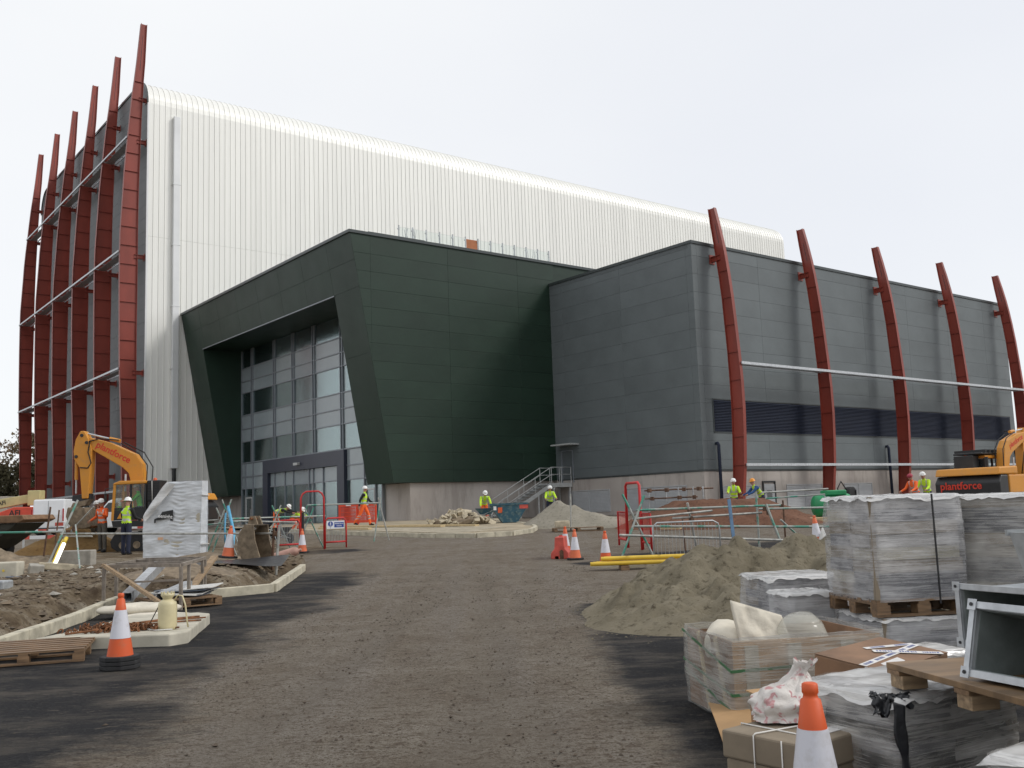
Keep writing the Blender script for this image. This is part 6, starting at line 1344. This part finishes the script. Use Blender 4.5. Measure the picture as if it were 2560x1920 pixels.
MB().prism([(-1.8, .3), (.35, .35), (.9, .7), (1.55, 1.195), (-1.8, 1.195)], 'y', -.9, .8).build('hopper_belly', MT['skip_dark'], dm, bevel=.04)
MB().bx(-1.6, .2, -.5, .5, 0.1, .29).build('chassis', MT['black'], dm)
for x in (-.9, .1):
    for y in (-.85, .6): MB().lathe([(.15, 0), (.33, 0), (.36, .13), (.33, .26), (.15, .26)], n=16, xf=Matrix.Translation((x, y, .36)) @ Matrix.Rotation(rad(-90), 4, 'X')).build('wheel', MT['rubber'], dm)
tag(MB().bx(-3, 3, -1.2, 1.2, 0, 2.9).build('site_cabin', M('beige_cabin_wall', (.45, .40, .33), .7, 0, .08), None, None, SW(-41.5, 76, .85), A0, bevel=.04), 'pale grey site cabin at the far left under the trees', 'cabin')
for k, (s, d, L) in enumerate(((-19.2, 40.5, 2.0), (-15.6, 41.5, 1.6))):
    t = site('road_barrier', ('low red and white barrier boards behind the dumper hopper', 'low red and white barrier boards behind the brown sand heap')[k], 'barrier', s, d, None, rad(3))
    for j, z in enumerate((.35, .6, .85)):
        n = 6
        for i in range(n): MB().bx(-L/2+i*L/n, -L/2+(i+1)*L/n-.004, -.02, .02, z, z+.14).build('barrier_board', MT['sign_white'] if (i+j) % 3 else MT['red_faded'], t)
    for x in (-L/2+.1, L/2-.1): MB().bx(x-.04, x+.04, -.05, -.021, 0, 1.0).build('post', MT['rail_grey'], t)

# ------------------------------------------------------------------ trees beyond the hall
def tree(label, s, d, h, w, mat, seed):
    t = site('tree', label, 'tree', s, d, .85, 0, 'trees at the far left'); rn = random.Random(seed)
    mb = MB(); mb.path([(0,0,-.2), (rn.uniform(-.2,.2), 0, h*.25), (rn.uniform(-.4,.4), 0, h*.5), (rn.uniform(-.5,.5), 0, h*.8)], .2, 8, rs=[.32, .24, .16, .05])
    for k in range(9):
        z = h*rn.uniform(.25, .7); a = rn.uniform(0, 6.28); L = w*rn.uniform(.5, .9)
        mb.path([(0, 0, z), (L*.5*math.cos(a), L*.5*math.sin(a), z+h*.08), (L*math.cos(a), L*math.sin(a), z+h*rn.uniform(.12, .25))], .06, 5, rs=[.09, .05, .015])
    mb.build('trunk', MT['bark'], t)
    mb = MB(); cl = [(rn.gauss(0, w*.42), rn.gauss(0, w*.42), h*rn.uniform(.28, .93), rn.uniform(.12, .24)*w) for _ in range(60)]
    for cx, cy_, cz, r in cl:
        for _ in range(85):
            v = Vector((rn.gauss(0, 1), rn.gauss(0, 1), rn.gauss(0, 1))).normalized()*r*rn.uniform(.5, 1.15); c = Vector((cx, cy_, cz))+v; q = Quaternion((rn.uniform(-1,1), rn.uniform(-1,1), rn.uniform(-1,1), rn.uniform(-1,1))).normalized(); k = rn.uniform(.10, .26)
            mb.add([c+q @ Vector((-k, -k*.5, 0)), c+q @ Vector((k, -k*.5, 0)), c+q @ Vector((0, k, .05))], [(0,1,2)])
    mb.build('crown', MT[mat], t, fix=False); return t
tree('bronze brown tree at the far left edge', -70, 128, 13.2, 4.6, 'leaf_b', 1)
tree('dull green tree between the outermost two ribs', -63.5, 131, 13.6, 4.4, 'leaf_a', 2)
tree('dark evergreen tree low at the left edge', -66.5, 112, 8.8, 4.2, 'leaf_c', 3)
tree('bronze tree right of the outermost rib', -58, 133, 12.6, 4.2, 'leaf_b', 4)
tree('dark evergreen tree seen low between the outer ribs', -59.5, 116, 8.2, 4.0, 'leaf_c', 5)
tree('dull green tree cut by the left picture edge', -77, 126, 12.2, 4.4, 'leaf_a', 6)
tree('dark evergreen tree farthest left', -73.5, 110, 8.6, 4.2, 'leaf_c', 7)

# ------------------------------------------------------------------ right foreground: wrapped pallets, cartons, ducts
def shell(mb, w, l, z0, z1, amp, seed, top=True, n=22, taper=.0, bulge=.02):
    mb.smooth = True
    def P(x, y, z):
        k = (z-z0)/(z1-z0); c = 1-taper*k
        v = Vector((x*6, y*6, z*6+seed)); q = amp*mnoise.noise(v)+amp*.6*mnoise.noise(Vector((x*3+seed, y*3, z*30)))
        b2 = bulge*math.sin(math.pi*k)
        r = Vector((x, y, 0)); r = r.normalized() if r.length > 0 else r
        return (x*c+r.x*(q+b2), y*c+r.y*(q+b2), z+amp*.8*mnoise.noise(Vector((x*7, y*7, seed+9)))*(1 if k > .95 else .2))
    c = .035
    per = []
    for (ax, ay), (bx2, by2) in (((-w/2+c, -l/2), (w/2-c, -l/2)), ((w/2, -l/2+c), (w/2, l/2-c)), ((w/2-c, l/2), (-w/2+c, l/2)), ((-w/2, l/2-c), (-w/2, -l/2+c))):
        for i in range(n): per.append((lerp(ax, bx2, i/n), lerp(ay, by2, i/n)))
        per.append((bx2, by2))
    m_ = len(per); nz = 26; vs = [P(x, y, lerp(z0, z1, j/nz)) for j in range(nz+1) for x, y in per]
    fs = [(j*m_+i, j*m_+(i+1) % m_, (j+1)*m_+(i+1) % m_, (j+1)*m_+i) for j in range(nz) for i in range(m_)]
    mb.add(vs, fs)
    if top:
        R_ = 6; base = [vs[nz*m_+i] for i in range(m_)]; tv = list(base)
        for k in range(1, R_):
            q = 1-k/R_
            for x, y, z in base: tv.append((x*q, y*q, z1+.008*math.sin(k*.8)+amp*1.2*mnoise.noise(Vector((x*q*7, y*q*7, seed+4)))))
        tv.append((0, 0, z1+.01)); fs2 = [(k*m_+i, k*m_+(i+1) % m_, (k+1)*m_+(i+1) % m_, (k+1)*m_+i) for k in range(R_-1) for i in range(m_)]
        fs2 += [((R_-1)*m_+i, (R_-1)*m_+(i+1) % m_, R_*m_) for i in range(m_)]; mb.add(tv, fs2)
def wrapped(label, s, d, z0, w, l, h, rz, film='film', goods=('carton_dark', 'carton_mid'), layers=4, nx=2, ny=2, pal=True, seed=1, corner=None, strap=None, topfilm='film_white', amp=.012, pmat='timber_wet', name='wrapped_pallet'):
    t = thing(name, label, 'wrapped pallet', SW(s, d, z0), A0+rad(rz), 'shrink wrapped pallets in the right foreground')
    b0 = .145 if pal else .01
    if pal: pallet_parts(t, w, l, pmat)
    lh = (h-b0)/layers; rn = random.Random(seed)
    for k in range(layers):
        for i in range(nx):
            for j in range(ny):
                gx, gy = (w-.05-.03*(k % 2))/nx, (l-.05-.025*(k % 3 == 1))/ny; cx, cy_ = -gx*nx/2+gx*(i+.5), -gy*ny/2+gy*(j+.5); jx = rn.uniform(-.006, .006)
                MB().bx(cx-gx/2+.004+jx, cx+gx/2-.004+jx, cy_-gy/2+.004, cy_+gy/2-.004, b0+lh*k+.002, b0+lh*(k+1)-.003).build('carton', MT[goods[(k*3+i+j+rn.randint(0, 1)) % len(goods)]], t)
    mb = MB(); shell(mb, w+.01, l+.01, b0-.02, h+.006, amp, seed, False); mb.build('stretch_film', MT[film], t, fix=False)
    mb = MB(); mb.smooth = True
    def tf(u, v):
        x, y = (u-.5)*(w+.055), (v-.5)*(l+.055); e = max(abs(u-.5), abs(v-.5))*2; return (x, y, h+.012-max(0, e-.9)*10*(.025+.05*abs(mnoise.noise(Vector((x*3.5, y*3.5, seed+2))))+.02*mnoise.noise(Vector((x*14, y*14, seed))))+.014*mnoise.noise(Vector((x*6, y*6, seed)))+.006*mnoise.noise(Vector((x*20, y*20, seed))))
    mb.grid(tf, 30, 30); mb.build('top_film', MT[topfilm], t, fix=False)
    if corner:
        for cx, cy_ in corner: MB().bx(cx*(w/2-.016)-.02, cx*(w/2-.016)+.02, cy_*(l/2-.016)-.02, cy_*(l/2-.016)+.02, b0, h).build('corner_board', MT['card_grey'], t)
    if strap is not None:
        for x in strap: MB().bx(x-.008, x+.008, -l/2-.058, -l/2-.053, .1, h+.01).build('strap', MT['black'], t)
    return t
wrapped('small wrapped stack of grey goods left of the big wrapped pallet', 2.86, 10.5, 0, .82, .8, .76, 8, 'film', ('carton_dark', 'carton_dark', 'card_grey'), 8, 1, 2, True, 3, [(1, -1)])
wrapped('narrow low wrapped carton just left of the stacked pallets', 2.70, 9.62, 0, .46, .42, .66, 14, 'film', ('carton_dark', 'carton_mid'), 4, 1, 1, False, 5)
wrapped('low wrapped pallet carrying the big wrapped pallet', 3.42, 9.02, 0, .80, .84, .5, 8, 'film', ('carton_dark', 'carton_mid'), 3, 2, 2, True, 6, [(-1, -1)])
wrapped('big wrapped pallet of grey goods on top of the stack', 3.40, 9.05, .515, .86, .90, 1.02, 8, 'film', ('carton_dark', 'card_grey', 'carton_mid', 'carton_dark', 'carton_pale'), 8, 1, 2, True, 7, [(-1, -1)], [.12], amp=.014)
wrapped('low wrapped pallet at the right edge under a wrapped load', 4.42, 8.95, 0, .84, .84, .5, 38, 'film', ('carton_dark', 'carton_mid'), 3, 2, 2, True, 9)
wrapped('big wrapped pallet with diagonal film bands cut by the right edge', 4.42, 8.95, .515, .90, .90, 1.0, 40, 'film_diag', ('carton_mid', 'card_grey', 'carton_pale', 'carton_dark'), 8, 1, 1, True, 10, [(-1, -1)], amp=.016)
wrapped('small white wrapped bundle between the pallets and the brown board', 3.0, 7.55, 0, .42, .40, .40, 20, 'film_white', ('carton_pale',), 2, 1, 1, False, 11)
wrapped('wrapped pallet of dark goods standing below the brown board', 2.0, 5.42, 0, .86, .74, .56, 28, 'film_diag', ('carton_dark', 'black', 'carton_mid'), 6, 2, 1, True, 12, [(1, -1)], amp=.012)
wrapped('wrapped pallet cut by the bottom right corner', 2.28, 3.72, 0, .84, .8, .575, 36, 'film_diag', ('carton_mid', 'carton_dark'), 4, 2, 2, True, 14, amp=.012)
# black torn plastic on the near pallet
mb = MB(); mb.smooth = True
def jag(k, q): return mnoise.noise(Vector((k*q, 3.3, 7.7)))
mb.grid(lambda u, v: SW(1.69+.19*u+.03*jag(v, 9), 4.97-.08*v*(1-u*.3)+.03*jag(u+v*2, 7), .585+.02*jag(u*1.3+v, 9)-.10*sstep(.45, 1, v)*(.6+.8*jag(u, 6))+.012*jag(u*3-v*2, 11)), 18, 12)
mb.grid(lambda u, v: SW(1.785+(u-.5)*(.05+.03*jag(v, 5))+.03*jag(v, 2.3), 4.855-.02*v, .57-.46*v-.02*u), 4, 40)
o = mb.build('torn_plastic', MT['tarp_black'], None, fix=False); o.modifiers.new('thick', 'SOLIDIFY').thickness = .003; tag(o, 'torn black plastic hanging down the corner of the near wrapped pallet', 'plastic')
# brown plywood pallet top
bd = thing('plywood_pallet', 'brown plywood topped pallet lying across the near wrapped pallets', 'pallet', SW(1.87, 5.2, .575), A0+rad(10.3))
MB().bx(0, 1.15, -1.25, 0, .092, .122).build('plywood_top', MT['ply'], bd, bevel=.003)
for y in (-.06, -.62, -1.19): MB().bx(0, 1.15, y-.055, y+.055, .070, .0915).build('stringer_board', MT['timber_wet'], bd)
for x in (.08, .56, 1.05):
    for y in (-.07, -.62, -1.18): MB().bx(x-.07, x+.07, y-.055, y+.055, 0.003, .0695).build('block', MT['timber'], bd, bevel=.004)
# galvanised duct sections
def duct(label, s, d, z, rz, L, W, H, tilt=0):
    t = thing('duct_section', label, 'duct', SW(s, d, z), 0, 'galvanised duct sections', rot=(0, rad(tilt), A0+rad(rz)))
    th = .006
    for nm, a in (('top_sheet', (0, L, -W, 0, H-th, H)), ('bottom_sheet', (0, L, -W, 0, 0, th)), ('side_sheet', (0, L, -th, 0, th+.0005, H-th-.0005)), ('side_sheet', (0, L, -W, -W+th, th+.0005, H-th-.0005))): MB().bx(*a).build(nm, MT['galv_dull'], t)
    for a in ((.02, L-.01, -W+th+.001, -th-.001, H-th-.004, H-th-.001), (.02, L-.01, -W+th+.001, -th-.001, th+.001, th+.004), (.02, L-.01, -th-.004, -th-.001, th+.005, H-th-.005), (.02, L-.01, -W+th+.001, -W+th+.004, th+.005, H-th-.005), (L-.009, L-.005, -W+th+.001, -th-.001, th+.005, H-th-.005)): MB().bx(*a).build('shade_skin', MT['galv_in'], t)  # inner skins and end plate added, darkened to paint the shade inside the duct
    for x in (0, L):
        x0 = x-.012 if x == 0 else x
        for y0, y1, z0, z1 in ((-W-.028, .028, H-.003, H+.028), (-W-.028, .028, -.028, .003), (-.003, .028, .0035, H-.0035), (-W-.028, -W+.003, .0035, H-.0035)): MB().bx(x0, x0+.012, y0, y1, z0, z1).build('flange', MT['galv'], t)
        for y in (.012, -W-.012):
            for z_ in (-.012, H+.012): MB().box((x0-.004, y, z_), (.006, .05, .05)).build('corner_piece', MT['galv'], t); MB().tube((x0-.012, y, z_), (x0-.0075, y, z_), .009, 8).build('bolt_hole', MT['steel_dark'], t)
    return t
duct('galvanised duct section with its open end towards us on the brown board', 2.05, 4.64, .74, 19, 1.1, .62, .285, 14)
duct('galvanised duct section lying behind the open duct', 2.52, 5.74, .715, 21, 1.2, .6, .29)
bn = thing('grey_bin', 'grey plastic tub standing on the rear duct at the right edge', 'tub', SW(3.1, 5.72, 1.035), A0+rad(8))
mb = MB(); b0, b1 = .13, .18
mb.add([(-b0,-b0,0),(b0,-b0,0),(b0,b0,0),(-b0,b0,0),(-b1,-b1,.27),(b1,-b1,.27),(b1,b1,.27),(-b1,b1,.27),(-b1+.02,-b1+.02,.268),(b1-.02,-b1+.02,.268),(b1-.02,b1-.02,.268),(-b1+.02,b1-.02,.268),(-b0,-b0,.05),(b0,-b0,.05),(b0,b0,.05),(-b0,b0,.05)], [(3,2,1,0),(0,1,5,4),(1,2,6,5),(2,3,7,6),(3,0,4,7),(4,5,9,8),(5,6,10,9),(6,7,11,10),(7,4,8,11),(8,9,13,12),(9,10,14,13),(10,11,15,14),(11,8,12,15),(12,13,14,15)])
mb.build('tub_body', MT['galv_dull'], bn); mb = MB()
for a in ((-b1-.015, b1+.015, -b1-.015, -b1+.005), (-b1-.015, b1+.015, b1-.005, b1+.015)): mb.bx(*a, .25, .285)
mb.build('tub_rim', MT['galv_dull'], bn)
sack('white plastic sack bulging out of the grey tub', 3.14, 5.72, 1.15, .32, .32, .26, 10, 'cloth', 9)

# cardboard crate with film and contents
cr_ = thing('cardboard_crate', 'large open cardboard crate in clear film with green tape', 'crate', SW(1.93, 7.54, .02), A0+rad(10)); W_, L_, H_ = 1.11, .92, .555
for nm, a in (('front_wall', (-W_/2, W_/2, -L_/2, -L_/2+.012, .0, H_)), ('back_wall', (-W_/2, W_/2, L_/2-.012, L_/2, .0, H_-.02)), ('side_wall', (-W_/2, -W_/2+.012, -L_/2+.0125, L_/2-.0125, .0, H_)), ('side_wall', (W_/2-.012, W_/2, -L_/2+.0125, L_/2-.0125, .0, H_))): MB().bx(*a).build(nm, MT['card_tan'] if nm == 'front_wall' else MT['card_wet'], cr_)
MB().bx(-W_/2+.013, W_/2-.013, -L_/2+.013, L_/2-.013, .0, .03).build('crate_floor', MT['card'], cr_)
for y in (-.2, .15): MB().beam((-W_/2-.006, y-.12, .02), (-W_/2-.006, y+.05, H_), .012, .05, up=(0,1,0)).build('corner_batten', MT['timber_pale'], cr_)
for x in (-.42, -.1, .3): MB().bx(x-.05, x+.05, -L_/2-.008, -L_/2-.001, .02, H_-.03).build('batten', MT['carton_pale'], cr_)
mb = MB(); shell(mb, W_+.05, L_+.05, .0, H_+.03, .014, 31, False); mb.build('stretch_film', MT['film_thin'], cr_, fix=False)
for z0, z1 in ((.44, .36), (.22, .20)):
    mb = MB()
    pts = [(-W_/2-.03, L_/2+.03, z0+.1), (-W_/2-.036, -L_/2-.036, z1), (W_/2+.03, -L_/2-.036, z1+.03)]
    for a, b2 in zip(pts[:-1], pts[1:]): mb.beam(a, b2, .003, .02)
    mb.build('green_tape', M('green_tape', (.05, .15, .065), .5), cr_)
mb = MB(); mb.beam((-W_/2-.03, L_/2, .25), (-W_/2-.038, -L_/2-.036, .08), .003, .02); mb.build('green_tape', M('green_tape_thin', (.07, .15, .08), .5), cr_)
mb = MB(); mb.grid(lambda u, v: SW(lerp(lerp(1.32, 1.22, v), lerp(1.55, 1.46, v), u)+.0, lerp(lerp(7.25, 6.18, v), lerp(6.97, 5.98, v), u), lerp(.12, .02, v)+.015*math.sin(3*v)), 6, 6); o = mb.build('cardboard_flap', MT['card_tan'], None, fix=False); o.modifiers.new('thick', 'SOLIDIFY').thickness = .006; tag(o, 'tan cardboard flap folded out on the ground before the crate', 'cardboard')
mb = MB(); rn = random.Random(6); mb.ico(tuple(SW(1.40, 6.22, .085)), (.07, .05, .055), 2, .35, rn); tag(mb.build('crumpled_paper', MT['paper'], None, fix=False), 'crumpled white paper on the tan cardboard flap', 'paper')
# things in the crate
def drape(name, label, cat, P0, U, V, nu, nv, amp, mat, seed, th=.006):
    P0, U, V = Vector(P0), Vector(U), Vector(V); N = U.cross(V).normalized(); mb = MB(); mb.smooth = True
    mb.grid(lambda u, v: P0+U*u+V*v+N*(amp*mnoise.noise(Vector((u*4, v*4, seed)))+amp*.5*mnoise.noise(Vector((u*11, v*9, seed)))), nu, nv); o = mb.build(name, MT[mat], None, fix=False); o.modifiers.new('thick', 'SOLIDIFY').thickness = th; return tag(o, label, cat)
c00, c10, c01, c11 = SW(1.60, 7.26, .33), SW(2.0, 7.3, .33), SW(1.55, 7.42, .82), SW(1.92, 7.42, .70)
mb = MB(); mb.smooth = True; mb.grid(lambda u, v: c00.lerp(c10, u).lerp(c01.lerp(c11, u), v) + SW(0, -.05*math.sin(2.6*v)+.03*mnoise.noise(Vector((u*3, v*3, 2)))+.014*mnoise.noise(Vector((u*9, v*8, 2))), 0), 20, 20)
o = mb.build('paper_sack', MT['sack'], None, fix=False); o.modifiers.new('thick', 'SOLIDIFY').thickness = .02; tag(o, 'stiff white sack standing up out of the crate', 'sack')
sack('beige sack folded over the left side of the crate', 1.56, 7.55, .32, .42, .36, .34, 70, 'sack', 12)
mb = MB(); mb.smooth = True; mb.lathe([(.17, -.14), (.185, .0), (.18, .10), (.14, .18), (.07, .215), (.005, .22)], n=24, xf=Matrix.Translation(SW(2.06, 7.36, .50)) @ Matrix.Rotation(A0, 4, 'Z') @ Matrix.Rotation(rad(-22), 4, 'Y') @ Matrix.Rotation(rad(14), 4, 'X')); tag(mb.build('plastic_dome', MT['tub_clear'], None), 'round translucent plastic tub upside down in the crate', 'tub')
drape('film_heap', 'loose clear film heaped in the right half of the crate', 'film', SW(2.15, 7.25, .47), SW(.5, .12, .04), SW(-.08, .3, -.06), 14, 10, .07, 'film_white', 5, .004)
# open carton with a navy thing
oc = thing('open_carton', 'open brown carton with a navy piece inside, below the crate', 'carton', SW(1.70, 6.2, .0), A0+rad(8)); w2, l2, h2 = .50, .42, .34
for a in ((-w2/2, w2/2, l2/2-.008, l2/2, 0, h2), (-w2/2, -w2/2+.008, -l2/2, l2/2-.009, 0, h2), (w2/2-.008, w2/2, -l2/2, l2/2-.009, 0, h2), (-w2/2+.009, w2/2-.009, -l2/2, -l2/2+.008, 0, h2*.75)): MB().bx(*a).build('carton_wall', MT['card'], oc)
MB().bx(-w2/2+.01, w2/2-.01, -l2/2+.01, l2/2-.01, 0, .02).build('carton_floor', MT['card_wet'], oc)
MB().beam((-w2/2, l2/2, h2+.01), (w2/2*.4, l2/2+.02, h2+.02), .12, .008).build('lid_flap', MT['card_tan'], oc)
mb = MB(); mb.prism([(-.14, .20), (.18, .28), (.2, .3), (.16, .12), (.05, .05), (0, .18)], 'y', -.05, .05); o = mb.build('navy_plastic_piece', MT['navy_cloth'], None, None, SW(1.70, 6.16, .02), A0+rad(8)); tag(o, 'navy blue plastic piece lying in the open carton', 'plastic')
# tied cardboard box with carrier bag
tb = thing('tied_box', 'brown cardboard box tied with white string in the right foreground', 'box', SW(1.44, 5.30, 0), A0+rad(38)); w2, l2, h2 = .62, .50, .37
MB().bx(-w2/2, w2/2, -l2/2, l2/2, .0, h2-.14).build('box_body', MT['card_grey'], tb, bevel=.012); MB().bx(-w2/2-.012, w2/2+.012, -l2/2-.012, l2/2+.012, h2-.139, h2).build('box_lid', MT['card_grey'], tb, bevel=.012)
for x in (-.18, .17): MB().path([(x, -l2/2-.018, .02), (x, -l2/2-.02, h2-.1), (x+.01, -l2/2-.012, h2+.004), (x+.02, l2/2+.01, h2+.006), (x+.02, l2/2+.018, .05)], .004, 5).build('string', MT['string'], tb)
MB().path([(-w2/2-.018, .05, .02), (-w2/2-.016, .05, h2), (-w2/2, .05, h2+.008), (w2/2, -.06, h2+.008), (w2/2+.018, -.06, .05)], .004, 5).build('string', MT['string'], tb)
MB().path([(-w2/2-.018, -.12, .02), (-w2/2-.016, -.12, h2)], .004, 5).build('string', MT['string'], tb)
MB().bx(-.02, .13, -.19, -.11, h2+.0015, h2+.004).build('label', MT['paper'], tb)
mb = MB(); mb.smooth = True; rn = random.Random(3)
def bagf(u, v):
    a = 2*math.pi*u; r = lerp(.175, .03, sstep(.3, .82, v)) + (.02*sstep(.86, 1, v)); c_, s_ = math.cos(a), math.sin(a)
    n = mnoise.noise(Vector((c_*2.2, s_*2.2, v*4+3))) + .6*mnoise.noise(Vector((c_*5, s_*5, v*9+1)))+.35*abs(mnoise.noise(Vector((c_*9, s_*9, v*5))))
    r *= 1+.24*n; return Vector((r*c_*1.2+.10*v*v, r*s_*.8, max(0, .29*v+.03*n*v)))
mb.grid(bagf, 64, 34); bg = mb.build('carrier_bag', MT['film_white'], None, None, SW(1.43, 5.45, .385), A0, fix=False); 
bm2, nt, b = new_mat('printed_carrier_bag'); v = coords(nt, (1,1,1)); c = mixc(nt, ramp(nt, noise_n(nt, v, 11, 2, .5, 1.5), [(.56, (0,0,0)), (.62, (.8,.8,.8))]), (.62, .58, .54), (.46, .17, .18)); nt.links.new(c, b.inputs['Base Color']); b.inputs['Roughness'].default_value = .4; bumpn(nt, b, noise_n(nt, v, 14, 5), .7, .02); bg.data.materials[0] = bm2
tag(bg, 'white carrier bag with faded red print on the tied box', 'bag')
# taped brown box
tc_ = thing('timber_crate', 'low timber crate under the taped brown box', 'crate', SW(2.22, 6.55, 0), A0+rad(38))
for k in range(4): MB().bx(-.42, .42, -.3, -.28, .02+k*.075, .085+k*.075).build('slat', MT['timber'], tc_)
for k in range(4): MB().bx(-.42, .42, .28, .3, .02+k*.075, .085+k*.075).build('slat', MT['timber'], tc_)
for k in range(4): MB().bx(-.44, -.4205, -.3, .3, .02+k*.075, .085+k*.075).build('slat', MT['timber'], tc_)
for x in (-.38, .38): MB().bx(x-.03, x+.03, -.279, -.24, 0, .31).build('post', MT['timber_wet'], tc_); MB().bx(x-.03, x+.03, .24, .279, 0, .31).build('post', MT['timber_wet'], tc_)
MB().bx(-.41, .41, -.23, .23, .02, .3).build('packing', MT['card_wet'], tc_)
tx = thing('taped_box', 'flat brown cardboard box with printed white and blue tape', 'box', SW(2.28, 6.45, .355), A0+rad(38)); tx.rotation_euler = (rad(7), rad(-2), A0+rad(38)); w2, l2, h2 = .74, .48, .2
MB().bx(-w2/2, w2/2, -l2/2, l2/2, 0, h2-.004).build('box_body', MT['card_wet'], tx, bevel=.008); MB().bx(-w2/2, -.06, -l2/2, l2/2, h2-.0035, h2+.002).build('lid_flap', MT['card_wet'], tx); MB().bx(-.055, w2/2, -l2/2, l2/2, h2-.0035, h2).build('lid_flap', MT['card_wet'], tx)
def tape(a, b2, w, z=h2+.004):
    mb = MB(); mb.beam((a[0], a[1], z), (b2[0], b2[1], z), w, .0015); tp = mb.build('tape', MT['paper'], tx); L = math.hypot(b2[0]-a[0], b2[1]-a[1]); n = max(1, int(L/.13))
    for k in range(n):
        q = (k+.5)/n; an = math.atan2(b2[1]-a[1], b2[0]-a[0]); mb = MB(); xx = -.05
        while xx < .05:
            ww = rnd.uniform(.006, .013); mb.bx(xx, xx+ww, -.012, .012, 0, .0004); xx += ww+rnd.uniform(.004, .009)
        inst(mb.mesh('blue_print', MT['text_blue']), 'blue_print', tx, (lerp(a[0], b2[0], q), lerp(a[1], b2[1], q), z+.0012), (0, 0, an))
tape((-w2/2, -.10), (w2/2, -.02), .05); tape((-.02, .05), (.30, -l2/2), .055, h2+.0065); tape((.0, .12), (w2/2, .0), .04, h2+.0045)
MB().bx(-w2/2-.002, -w2/2-.0005, -.165, -.115, .03, h2).build('tape', MT['paper'], tx)
mb = MB(); mb.prism([(-.28, -.22), (-.05, -.19), (-.02, -.12), (-.24, -.14)], 'z', h2+.0025, h2+.0035); mb.build('paper_label', MT['paper'], tx)

sp = []; rn = random.Random(77)
for _ in range(2600):
    s, d = rn.uniform(.3, 6.5), rn.uniform(10.2, 19.5); h = big(s, d)
    if -.28 < h < .05 and rn.random() < math.exp(h*7): sp.append((s, d, rn.uniform(.006, .022)))
lumps('sand_spill', 'loose sand crumbs around the foot of the big sand heap', 'sand', sp, MT['sand'])
